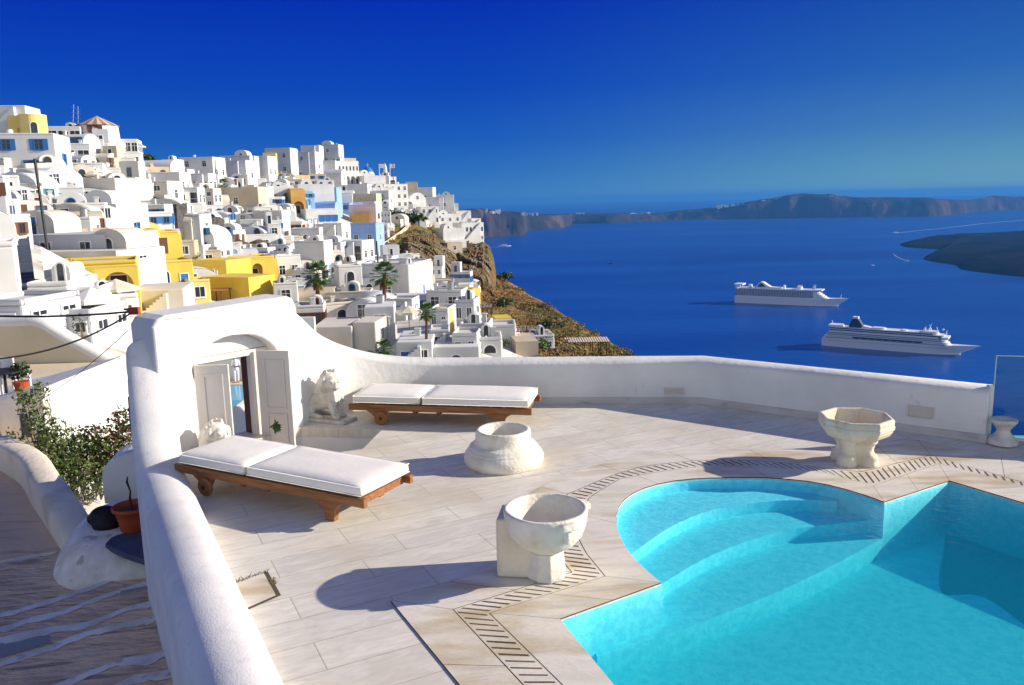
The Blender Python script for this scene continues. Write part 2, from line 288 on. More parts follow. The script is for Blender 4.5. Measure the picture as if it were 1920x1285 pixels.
# ------------------------------------------------------------------ mesh helpers
class MB:
    def __init__(s): s.v = []; s.f = []; s.mi = []; s.cur = 0
    def add(s, vs, fs):
        o = len(s.v); s.v += [tuple(v) for v in vs]; s.f += [tuple(i + o for i in f) for f in fs]; s.mi += [s.cur] * len(fs); return s
    def box(s, x0, x1, y0, y1, z0, z1, M=None):
        vs = [Vector(c) for c in ((x0, y0, z0), (x1, y0, z0), (x1, y1, z0), (x0, y1, z0), (x0, y0, z1), (x1, y0, z1), (x1, y1, z1), (x0, y1, z1))]
        if M is not None: vs = [M @ v for v in vs]
        return s.add(vs, [(0, 3, 2, 1), (4, 5, 6, 7), (0, 1, 5, 4), (1, 2, 6, 5), (2, 3, 7, 6), (3, 0, 4, 7)])
    def prism(s, poly, z0, z1, holes=(), M=None, bottom=True):
        loops = [list(poly)] + [list(h) for h in holes]
        flat = [p for l in loops for p in l]
        tris = geometry.tessellate_polygon([[Vector((p[0], p[1], 0)) for p in l] for l in loops])
        n = len(flat)
        vs = [Vector((p[0], p[1], z0)) for p in flat] + [Vector((p[0], p[1], z1)) for p in flat]
        if M is not None: vs = [M @ v for v in vs]
        fs = []
        for t in tris:
            a, b, c = (flat[i] for i in t)
            cr = (b[0] - a[0]) * (c[1] - a[1]) - (b[1] - a[1]) * (c[0] - a[0])
            t = tuple(t) if cr > 0 else (t[0], t[2], t[1])
            fs.append(tuple(i + n for i in t))
            if bottom: fs.append((t[0], t[2], t[1]))
        o = 0
        for li, l in enumerate(loops):
            k = len(l); ar = sum(l[i][0] * l[(i + 1) % k][1] - l[(i + 1) % k][0] * l[i][1] for i in range(k))
            fwd = (ar > 0) == (li == 0)
            for i in range(k):
                a, b = o + i, o + (i + 1) % k
                fs.append((a, b, b + n, a + n) if fwd else (b, a, a + n, b + n))
            o += k
        return s.add(vs, fs)
    def sheet(s, poly, z, holes=()):
        loops = [list(poly)] + [list(h) for h in holes]; flat = [p for l in loops for p in l]
        tris = geometry.tessellate_polygon([[Vector((p[0], p[1], 0)) for p in l] for l in loops]); fs = []
        for t in tris:
            a, b, c = (flat[i] for i in t)
            cr = (b[0] - a[0]) * (c[1] - a[1]) - (b[1] - a[1]) * (c[0] - a[0])
            fs.append(tuple(t) if cr > 0 else (t[0], t[2], t[1]))
        return s.add([(p[0], p[1], z) for p in flat], fs)
    def lathe(s, prof, seg=32, c=(0, 0, 0), wob=0.0, seed=0, M=None):
        vs = []; fs = []; n = len(prof)
        for i in range(seg):
            a = 2 * math.pi * i / seg
            for j, (r, z) in enumerate(prof):
                rr = r * (1 + wob * mnoise.noise(Vector((math.cos(a) * 1.7 + seed, math.sin(a) * 1.7, z * 5))))
                vs.append(Vector((c[0] + rr * math.cos(a), c[1] + rr * math.sin(a), c[2] + z)))
        for i in range(seg):
            for j in range(n - 1):
                a = i * n + j; b = ((i + 1) % seg) * n + j
                fs.append((a, b, b + 1, a + 1))
        if M is not None: vs = [M @ v for v in vs]
        return s.add(vs, fs)
    def tube(s, pts, rad, seg=8, cap=True):
        pts = [Vector(p) for p in pts]; n = len(pts)
        rad = rad if isinstance(rad, (list, tuple)) else [rad] * n
        vs = []; fs = []; prev = None
        for i, p in enumerate(pts):
            t = (pts[min(i + 1, n - 1)] - pts[max(i - 1, 0)]).normalized()
            ref = Vector((0, 0, 1)) if abs(t.z) < .9 else Vector((1, 0, 0))
            a = t.cross(ref).normalized(); b = t.cross(a)
            for k in range(seg):
                an = 2 * math.pi * k / seg
                vs.append(p + (a * math.cos(an) + b * math.sin(an)) * rad[i])
        for i in range(n - 1):
            for k in range(seg):
                q = i * seg + k; r_ = i * seg + (k + 1) % seg
                fs.append((q, r_, r_ + seg, q + seg))
        if cap:
            fs.append(tuple(range(seg))); fs.append(tuple(reversed(range((n - 1) * seg, n * seg))))
        return s.add(vs, fs)
    def ell(s, c, r, rot=None, seg=14, rings=9):
        M = Matrix.Translation(Vector(c)) @ ((rot or Matrix.Identity(3)).to_4x4()) @ Matrix.Diagonal((*r, 1))
        vs = [M @ Vector((0, 0, -1))]; fs = []
        for i in range(1, rings):
            th = math.pi * i / rings
            for k in range(seg):
                a = 2 * math.pi * k / seg
                vs.append(M @ Vector((math.sin(th) * math.cos(a), math.sin(th) * math.sin(a), -math.cos(th))))
        vs.append(M @ Vector((0, 0, 1))); L = len(vs) - 1
        for k in range(seg):
            fs.append((0, 1 + (k + 1) % seg, 1 + k)); o = 1 + (rings - 2) * seg
            fs.append((L, o + k, o + (k + 1) % seg))
        for i in range(rings - 2):
            for k in range(seg):
                a = 1 + i * seg + k; b = 1 + i * seg + (k + 1) % seg
                fs.append((a, b, b + seg, a + seg))
        return s.add(vs, fs)
    def cap(s, a, b, ra, rb, n=7):
        a = Vector(a); b = Vector(b)
        for i in range(n):
            t = i / (n - 1); r = ra + (rb - ra) * t; s.ell(a.lerp(b, t), (r, r, r), seg=10, rings=7)
        s.tube([a, b], [ra, rb], 10); return s
    def build(s, name, m, parent=None, smooth=False, loc=None, link=True):
        me = bpy.data.meshes.new(name); me.from_pydata(s.v, [], s.f)
        ms = m if isinstance(m, (list, tuple)) else [m]
        for q in ms: me.materials.append(MATS[q])
        if len(ms) > 1: me.polygons.foreach_set('material_index', s.mi)
        if smooth: me.polygons.foreach_set('use_smooth', [True] * len(me.polygons))
        me.update()
        o = bpy.data.objects.new(name, me)
        if link: COL.objects.link(o)
        if parent is not None: o.parent = parent
        if loc is not None: o.location = loc
        return o

def tag(o, label=None, cat=None, group=None, kind=None):
    if label: o['label'] = label
    if cat: o['category'] = cat
    if group: o['group'] = group
    if kind: o['kind'] = kind
    return o
def thing(name, label, cat, loc=(0, 0, 0), rz=0.0, group=None):
    o = bpy.data.objects.new(name, None); COL.objects.link(o); o.empty_display_size = .2
    o.location = loc; o.rotation_euler = (0, 0, rz); return tag(o, label, cat, group)
def dup(root, loc, rz, label=None, group=None, scale=None):
    r = root.copy(); COL.objects.link(r); r.location = loc; r.rotation_euler = (0, 0, rz)
    if scale: r.scale = (scale,) * 3
    if label: r['label'] = label
    if group: r['group'] = group
    for ch in list(root.children):
        c = ch.copy(); COL.objects.link(c); c.parent = r
        for g in list(ch.children):
            d = g.copy(); COL.objects.link(d); d.parent = c
    return r
def bevel(o, w, seg=3, ang=35):
    b = o.modifiers.new('bevel', 'BEVEL'); b.width = w; b.segments = seg; b.limit_method = 'ANGLE'; b.angle_limit = R(ang); return o
def wall_path(mb, pts, hs, t, zb, r=.06, n=6, zbs=None):
    """a plaster wall with a rounded top swept along pts (left-hand side is outside); hs = top height at each point"""
    pts = [Vector((p[0], p[1])) for p in pts]; k = len(pts); rings = []
    for i, p in enumerate(pts):
        d0 = (pts[i] - pts[i - 1]).normalized() if i else (pts[1] - pts[0]).normalized()
        d1 = (pts[i + 1] - pts[i]).normalized() if i < k - 1 else d0
        d = (d0 + d1).normalized(); nn = Vector((-d.y, d.x)) / max(.5, d.dot(d1)); h = hs[i]; z0 = zbs[i] if zbs else zb
        prof = [(-0.0, z0), (0.0, h - r)]
        for q in range(1, n + 1):
            a = math.pi * (1 - q / (n + 1)); prof.append((t / 2 + t / 2 * math.cos(a), h - r + r * math.sin(a)))
        prof += [(t, h - r), (t, z0)]
        rings.append([Vector((p.x + nn.x * o, p.y + nn.y * o, z)) for o, z in prof])
    m = len(rings[0]); fs = []
    for i in range(k - 1):
        for j in range(m - 1):
            a = i * m + j; fs.append((a, a + m, a + m + 1, a + 1))
    fs.append(tuple(range(m))); fs.append(tuple(reversed(range((k - 1) * m, k * m))))
    return mb.add([v for rg in rings for v in rg], fs)
def smooth_pts(pts, n=8):
    """Catmull-Rom through points (any dimension)"""
    out = []; P_ = [np.array(p, float) for p in pts]; k = len(P_)
    for i in range(k - 1):
        p0, p1, p2, p3 = P_[max(i - 1, 0)], P_[i], P_[i + 1], P_[min(i + 2, k - 1)]
        for q in range(n):
            t = q / n
            out.append(.5 * ((2 * p1) + (-p0 + p2) * t + (2 * p0 - 5 * p1 + 4 * p2 - p3) * t * t + (-p0 + 3 * p1 - 3 * p2 + p3) * t ** 3))
    out.append(P_[-1]); return [tuple(p) for p in out]

# ================================================================== THE POOL TERRACE
def resample(pts, n):
    a = np.array([(p[0], p[1]) for p in pts], float); d = np.r_[0, np.cumsum(np.hypot(*np.diff(a, axis=0).T))]
    t = np.linspace(0, d[-1], n); return [(float(np.interp(x, d, a[:, 0])), float(np.interp(x, d, a[:, 1]))) for x in t]
def length(pts): a = np.array(pts); return float(np.hypot(*np.diff(a, axis=0).T).sum())
def ext(a, b, k): return (a[0] + (b[0] - a[0]) * k, a[1] + (b[1] - a[1]) * k)
def PX(l): return [P2(*p) for p in l]

pool_curve = PX([(1240,1095),(1203,1064),(1178,1035),(1161,1003),(1155,975),(1163,948),(1188,926),(1230,910),(1290,900),(1370,897),(1450,898),(1530,906),(1600,923),(1658,943)])
pool_curve = [pool_curve[0]] + smooth_pts(pool_curve[1:], 4)
cA, cD = P2(1050,1163), P2(1150,1285); eA, eB = P2(1780,903), P2(1920,945)
far_l = ext(cA, cD, 3.2); far_r = ext(eA, eB, 4.5)
pool_poly = [far_l, cA] + pool_curve + [eA, far_r]
in_curve = PX([(1135,1083),(1096,1035),(1080,1000),(1084,965),(1108,932),(1163,900),(1227,888),(1292,879),(1350,874.5),(1423,876),(1496,883),(1548,889),(1637,913)])
out_curve = PX([(1072,1075),(1040,1038),(1024,1000),(1030,965),(1060,930),(1137,897),(1187,880),(1227,873),(1292,866),(1350,863),(1437,866),(1500,873),(1556,881),(1616,886)])
rg_curve = PX([(945,1062),(935,1000),(968,940),(1044,898),(1087,882),(1134,869),(1219,851),(1292,845),(1379,844),(1455,846),(1551,838)])
sec = []   # (pool edge, grate inner, grate outer, border outer)
def E2(p, q, k): return ext(P2(*p), P2(*q), k)
sec.append(([far_l, cA], [E2((918,1152),(1051,1283),3.2), P2(918,1152)], [E2((849,1145),(977,1283),3.2), P2(849,1145)], [E2((732,1128),(860,1285),3.2), P2(732,1128)]))
sec.append(([cA, P2(1240,1095)], PX([(918,1152),(1135,1083)]), PX([(849,1145),(1072,1075)]), PX([(732,1128),(945,1062)])))
sec.append((pool_curve, in_curve, out_curve, rg_curve))
sec.append(([P2(1658,943), eA], PX([(1637,913),(1760,871)]), PX([(1616,886),(1746,855)]), PX([(1551,838),(1720,826)])))
sec.append(([eA, far_r], [P2(1760,871), E2((1760,871),(1851,895),7)], [P2(1746,855), E2((1746,855),(1859,889),6)], [P2(1720,826), E2((1720,826),(1920,868),4)]))

wall_in = [N(-.18, 1.9), N(-1.10, 3.60), N(-2.05, 5.35), N(-2.62, 6.40), N(-2.98, 7.06), N(-3.22, 7.55), N(-3.40, 7.98)]
gR = Vector(P2(566, 800)); gU = Vector((math.cos(R(50)), math.sin(R(50)))); gN = Vector((gU.y, -gU.x))
def G(s, o=0.0): v = gR + gU * (s * K) + gN * (o * K); return (v.x, v.y)
wb = [N(-2.44, 9.1), N(-2.22, 9.46), N(-1.85, 9.68), N(-1.3, 9.80), N(-.6, 9.83), N(.25, 9.79), N(1.43, 9.71), N(2.27, 9.64), N(3.26, 8.92), N(4.73, 7.84)]
deck_poly = [N(-.1, 1.7), N(9, 1.7), N(9, 6.9), N(5.3, 8.05), N(4.9, 8.1), N(2.4, 9.9), N(-.6, 10.1), N(-2.3, 10.0), N(-2.75, 9.2), G(-1.62, -.3), N(-3.35, 7.2), N(-1.3, 3.6), N(-.4, 1.7)]
pit = [G(-.03, .02), P2(716, 806), P2(680, 842), N(-2.25, 7.78), G(-1.4, .36), G(-1.4, .02)]
mb = MB(); mb.prism(deck_poly, -.12, 0, holes=[pool_poly, pit]); deck = mb.build('pool_deck', 'marble_slabs'); tag(deck, kind='structure')
mb = MB(); pz = -.42 * K
mb.sheet([G(.1, -.4), G(-1.1, -.4), N(-3.2, 7.6), N(-1.2, 7.9), N(-1.2, 8.8)], pz)
for i in range(len(pit)):
    a, b = pit[i], pit[(i + 1) % len(pit)]
    mb.add([(a[0], a[1], pz), (b[0], b[1], pz), (b[0], b[1], -.115), (a[0], a[1], -.115)], [(0, 1, 2, 3)])
tag(mb.build('gate_step_well', 'white_stucco'), kind='structure')

slots = MB(); under = MB(); bars = MB(); cop = MB(); brd = MB()
def band(mbx, A, B, n, gap, z, inset=0.0, m=1):
    a = resample(A, n * m + 1); b = resample(B, n * m + 1)
    for i in range(n):
        L, Rr = [], []
        for q in range(m + 1):
            L.append(Vector(a[i * m + q])); Rr.append(Vector(b[i * m + q]))
        if gap:
            for arr in (L, Rr):
                d = (arr[1] - arr[0]); arr[0] = arr[0] + d.normalized() * gap / 2
                d = (arr[-1] - arr[-2]); arr[-1] = arr[-1] - d.normalized() * gap / 2
        if inset:
            for q in range(m + 1):
                d = (Rr[q] - L[q]).normalized() * inset; L[q] = L[q] + d; Rr[q] = Rr[q] - d
        vs = [(p.x, p.y, z) for p in L] + [(p.x, p.y, z) for p in Rr]; k = m + 1
        mbx.add(vs, [(q, q + 1, q + 1 + k, q + k) for q in range(m)])
for pe, gi, go, ro in sec:
    dense = len(pe) > 2
    mid = 24 if dense else 1
    band(under, pe, gi, mid, 0, .004); band(under, gi, go, mid, 0, .0045); band(under, go, ro, mid, 0, .004)
    ng = max(3, int(length([((a[0] + b[0]) / 2, (a[1] + b[1]) / 2) for a, b in zip(resample(gi, 20), resample(go, 20))]) / (.074 * K)))
    band(bars, gi, go, mid if mid > 1 else 2, 0, .009, inset=.006)
    ga, gb_ = resample(gi, 2 * ng + 1), resample(go, 2 * ng + 1)
    for q in range(1, 2 * ng, 2):
        a_, b_ = Vector(ga[q]), Vector(gb_[q]); u_ = (Vector(ga[q + 1]) - Vector(ga[q - 1])).normalized() * (.0085 * K * rng.uniform(.75, 1.25)); e0, e1 = a_.lerp(b_, rng.uniform(.10, .16)), a_.lerp(b_, rng.uniform(.84, .92))
        slots.add([(e0.x - u_.x, e0.y - u_.y, .0105), (e0.x + u_.x, e0.y + u_.y, .0105), (e1.x + u_.x, e1.y + u_.y, .0105), (e1.x - u_.x, e1.y - u_.y, .0105)], [(0, 1, 2, 3)])
    band(cop, pe, gi, max(2, int(length(pe) / 1.0)), .004, .010, inset=.002, m=6 if dense else 1)
    band(brd, go, ro, max(2, int(length(ro) / .85)), .005, .009, inset=.0035, m=4 if dense else 1)
tag(under.build('mortar_bed', 'rust_mortar'), kind='structure')
tag(slots.build('drain_slots', 'rust_mortar'), kind='structure')
tag(bars.build('drain_band', 'coping_marble'), kind='structure')
tag(cop.build('pool_coping', 'coping_marble'), kind='structure')
tag(brd.build('marble_border', 'coping_marble'), kind='structure')

# pool shell: walls, steps and floor, all of pale aqua plaster
def offset_in(poly, o):
    n = len(poly); out = []; sg = 1 if sum(poly[i][0] * poly[(i + 1) % n][1] - poly[(i + 1) % n][0] * poly[i][1] for i in range(n)) > 0 else -1
    for i in range(n):
        p = Vector(poly[i]); d0 = (p - Vector(poly[i - 1])).normalized(); d1 = (Vector(poly[(i + 1) % n]) - p).normalized()
        nn = (Vector((-d0.y, d0.x)) + Vector((-d1.y, d1.x))); nn = nn.normalized() / max(.35, nn.normalized().dot(Vector((-d1.y, d1.x)))); q = p + nn * o * sg; out.append((q.x, q.y))
    return out
pool_in = offset_in(pool_poly, .012)
mb = MB(); PZ = -.52; k = len(pool_poly)
for i in range(k):
    a, b = pool_in[i], pool_in[(i + 1) % k]
    mb.add([(a[0], a[1], PZ), (b[0], b[1], PZ), (b[0], b[1], -.010), (a[0], a[1], -.010)], [(0, 1, 2, 3)])
    a2, b2 = pool_poly[i], pool_poly[(i + 1) % k]
    mb.add([(a[0], a[1], -.010), (b[0], b[1], -.010), (b2[0], b2[1], -.010), (a2[0], a2[1], -.010)], [(0, 1, 2, 3)])
ec = Vector(eA); dr_ = -ec.normalized(); deep = [tuple(ec - dr_ * .05)] + smooth_pts([tuple(ec + dr_ * .25), tuple(ec + dr_ * 1.0 + Vector((-.03, 0))), tuple(ec + dr_ * 1.45 + Vector((.03, 0))), P2(1845, 1120, PZ), P2(1960, 1200, PZ), P2(2300, 1420, PZ)], 5)[:-1] + [N(8.5, 3.0), N(8.5, 6.3)]
mb.sheet([N(-2, 1), N(8.8, 1), N(8.8, 6.7), N(4.6, 7.6), N(2.2, 8.4), N(-1.5, 8.4)], PZ, holes=[deep])
dc = Vector((sum(p[0] for p in deep) / len(deep), sum(p[1] for p in deep) / len(deep)))
nd = len(deep); vs = []; NR = 2
for q in range(NR + 1):
    u = q / NR; w_ = u * u * (3 - 2 * u)
    for p in deep: c_ = Vector(p); vs.append((c_.x, c_.y, PZ - 2.3 * w_))
mb.add(vs, [(q * nd + i, q * nd + (i + 1) % nd, (q + 1) * nd + (i + 1) % nd, (q + 1) * nd + i) for q in range(NR) for i in range(nd)] + [tuple(NR * nd + i for i in range(nd))])
def step_poly(px, z):
    arc = smooth_pts([P2(x, y, z) for x, y in px], 6)
    return arc + [N(3.6, 8.6), N(.5, 8.8), N(.2, 6.0)]
mb.prism(step_poly([(1150,1072),(1185,1039),(1262,986),(1343,955),(1461,939),(1570,940)], -.11), PZ - .01, -.11)
mb.prism(step_poly([(1215,1120),(1246,1092),(1323,1047),(1404,1014),(1492,992),(1640,975)], -.22), PZ - .02, -.22)
mb.prism(step_poly([(1120,1232),(1240,1193),(1384,1140),(1506,1088),(1648,1014),(1690,985)], -.34)[:-3] + [N(3.4, 7.6), N(.6, 7.4), N(.2, 6.0), P2(1060,1110,-.34)], PZ - .03, -.34)
tag(mb.build('pool_shell', 'pool_liner'), kind='structure')
mb = MB(); cen = Vector((sum(p[0] for p in pool_poly) / k, sum(p[1] for p in pool_poly) / k))
mb.prism([(p[0], p[1]) for p in pool_poly], PZ - 2.6, -.018)
tag(mb.build('pool_water', 'pool_water'), kind='structure')

# parapet on the left of the deck, swooping up into the gate
pts = smooth_pts(wall_in, 5); hs = []
for p in pts:
    dist = (Vector(p) - Vector(wall_in[-1])).length / K
    hs.append(K * (.2 + 1.05 * max(0, 1 - dist / 1.15) ** 2.2))
mb = MB(); wall_path(mb, pts, hs, .41 * K, -1.6 * K, r=.12 * K, n=8)
o = mb.build('parapet_wall', 'wall_top_stucco', smooth=True); bevel(o, .03, 2, 50)
tag(o, 'low white parapet with broad rounded top running from the foreground up to the gate', 'wall')
# back parapet with the swoop beside the gate
pts = smooth_pts([(p[0], p[1]) for p in wb[:7]], 7) + [wb[7], wb[8], wb[9]]
acc = 0; hs = []; prev = pts[0]
for p in pts:
    acc += (Vector(p) - Vector(prev)).length / K; prev = p
    hs.append(K * (.555 + .78 * math.exp(-(acc / .62) ** 1.35)))
bw = thing('back_parapet', 'long white sea wall behind the loungers, swooping up at the gate', 'wall')
mb = MB(); wall_path(mb, pts, hs, .36 * K, -1.0, r=.07 * K, n=6)
o = mb.build('wall', 'white_stucco', bw, smooth=True); bevel(o, .02, 2, 50)
mb = MB()
sk = [pts[i] for i in range(len(pts)) if i > 16]
wall_path(mb, [(p[0] - .0, p[1] - .018) for p in sk], [.085 * K] * len(sk), .016, .001, r=.004, n=1)
mb.build('skirting', 'skirting_marble', bw)
def wall_vent(a, b, z0, z1, label):
    a = Vector(a); b = Vector(b); d = b - a; L = d.length; ang = math.atan2(d.y, d.x)
    t = thing('wall_vent', label, 'vent', (a.x, a.y, 0), ang, 'vents in the sea wall')
    m = MB(); fr = .012
    m.box(0, L, -.014, .01, z0, z0 + fr); m.box(0, L, -.014, .01, z1 - fr, z1); m.box(0, fr, -.014, .01, z0 + fr, z1 - fr); m.box(L - fr, L, -.014, .01, z0 + fr, z1 - fr)
    m.build('frame', 'door_paint', t)
    m = MB(); n = 7
    for i in range(n):
        z = z0 + fr + (z1 - z0 - 2 * fr) * (i + .5) / n
        m.box(fr, L - fr, -.008, .006, z - .004, z + .004)
    m.build('slats', 'door_paint', t)
    m = MB(); m.box(fr, L - fr, .004, .009, z0 + fr, z1 - fr); m.build('backing', 'mortar', t)
def on_wall(i, u, off=.002):
    a, b = Vector(wb[i]), Vector(wb[i + 1]); d = (b - a).normalized(); p = a.lerp(b, u); n_ = Vector((d.y, -d.x)); return (p.x + n_.x * off, p.y + n_.y * off)
wall_vent(on_wall(6, .49), on_wall(6, .78), .115 * K, .205 * K, 'small white louvred vent in the back sea wall left of its corner')
wall_vent(on_wall(8, .60), on_wall(8, .74), .17 * K, .30 * K, 'larger louvred vent in the right-hand sea wall near the glass panel')

# glass balustrade at the wall end
gb = thing('glass_balustrade', 'clear glass balustrade panel at the right end of the white sea wall', 'glass panel', (*N(4.85, 7.96), 0), R(-14))
mb = MB(); mb.box(0, 3.6, 0, .015, .02, .86 * K); mb.build('pane', 'clear_glass', gb)
mb = MB(); mb.box(-.008, 0, -.001, .016, .02, .86 * K); mb.box(-.008, 3.6, -.001, .016, .86 * K, .86 * K + .006); mb.build('pane_edge', 'glass_edge', gb)
mb = MB(); mb.box(-.06, -.012, -.03, .05, 0, .56 * K); mb.box(0, 3.6, -.02, .035, 0, .02); mb.build('clamp', 'frame_white', gb)

# the arched gate
GT = 1.48 * K
gw = thing('garden_gate', 'thick white arched gateway with double wooden doors at the left of the deck', 'gate', (gR.x, gR.y, 0), R(50))
def gp(s, z): return (s * K, z * K)
outer = [gp(-1.62, -.45), gp(.03, -.45), gp(.03, 1.40), gp(.0, 1.47), gp(-.07, 1.505), gp(-1.48, 1.46), gp(-1.57, 1.43), gp(-1.62, 1.36)]
arch = [gp(-1.24, -.44), gp(-1.24, .78)] + [gp(-.75 + .51 * math.cos(math.pi * (1 - q / 14)), .80 + .36 * math.sin(math.pi * q / 14)) for q in range(1, 14)] + [gp(-.24, .82), gp(-.24, -.44)]
MX = Matrix(((1, 0, 0, 0), (0, 0, 1, 0), (0, 1, 0, 0), (0, 0, 0, 1)))   # (s, z, depth) -> (x, y=depth, z)
poly = outer[:1] + arch + outer[1:]
mb = MB(); mb.prism([outer[0], arch[0]] + arch[1:-1] + [arch[-1]] + outer[1:], 0, .46 * K, M=MX)
o = mb.build('wall', 'white_stucco', gw); bevel(o, .05, 4, 42)
# plaster lunette over the frame and the frame itself
lun = [gp(-1.23, .965), gp(-.25, .965)] + [gp(-.75 + .505 * math.cos(math.pi * q / 14), .80 + .355 * math.sin(math.pi * q / 14)) for q in range(3, 12)]
mb = MB(); mb.prism(lun, .15 * K, .40 * K, M=MX); mb.build('lunette', 'white_stucco', gw)
mb = MB(); y0, y1 = .12 * K, .19 * K
mb.box(-1.24 * K, -1.19 * K, y0, y1, -.44 * K, .96 * K); mb.box(-.52 * K, -.44 * K, y0, y1, -.44 * K, .96 * K); mb.box(-1.19 * K, -.52 * K, y0, y1, .90 * K, .96 * K)
mb.box(-.44 * K, -.24 * K, y0 + .02, y1, -.44 * K, .96 * K)
mb.build('door_frame', 'door_paint', gw)
mb = MB(); y0, y1 = .19 * K, .45 * K
y1 = .34 * K; mb.box(-.50 * K, -.45 * K, y0 + .002, y1, -.44 * K, .88 * K); mb.box(-1.23 * K, -.45 * K, y0 + .002, y1, .88 * K, .93 * K)
mb.build('inner_jamb', 'dark_wood', gw)
def door_leaf(s, o_, ang, w, z0, z1, flip):
    h = MB(); t = .035
    h.box(0, w, 0, t, z0, z1)
    o = h.build('door_leaf', 'door_paint', gw); o.location = (s * K, o_ * K, 0); o.rotation_euler = (0, 0, ang); bevel(o, .006, 2)
    m = MB()
    zs = [z0 + .08, z0 + (z1 - z0) * .5, z1 - .08]
    for q in range(2):
        a, b = zs[q] + .03, zs[q + 1] - .03
        for (xa, xb, za, zb) in ((.09, w - .07, a, a + .022), (.09, w - .07, b - .022, b), (.09, .112, a + .022, b - .022), (w - .092, w - .07, a + .022, b - .022)):
            m.box(xa, xb, -.012, -.001, za, zb)
    m.build('moulding', 'door_paint', o)
door_leaf(-1.185, .10, R(-46), .30 * K * 1.15, -.40 * K, .90 * K, 0)
door_leaf(-.47, .08, R(-62), .385 * K, -.40 * K, .95 * K, 0)

# ornament on the right door leaf
mb = MB()
a0 = D(518, 797, 8.35 * K)
for q in range(46):
    an = rng.gauss(-math.pi / 2, .9) if q < 34 else rng.uniform(0, 6.28); L = rng.uniform(.04, .12); tip = Vector((math.cos(an) * L * .7, -.02 - rng.random() * .02, math.sin(an) * L)); sd = Vector((-math.sin(an), 0, math.cos(an))) * .010
    mb.add([(0, -.012, .03), tip * .6 + sd, tip, tip * .6 - sd], [(0, 1, 2, 3)])
o = mb.build('dried_bunch', 'leaf_dark', loc=a0); tag(o, 'small dark dried bunch hanging on the open right door leaf of the gate', 'ornament')

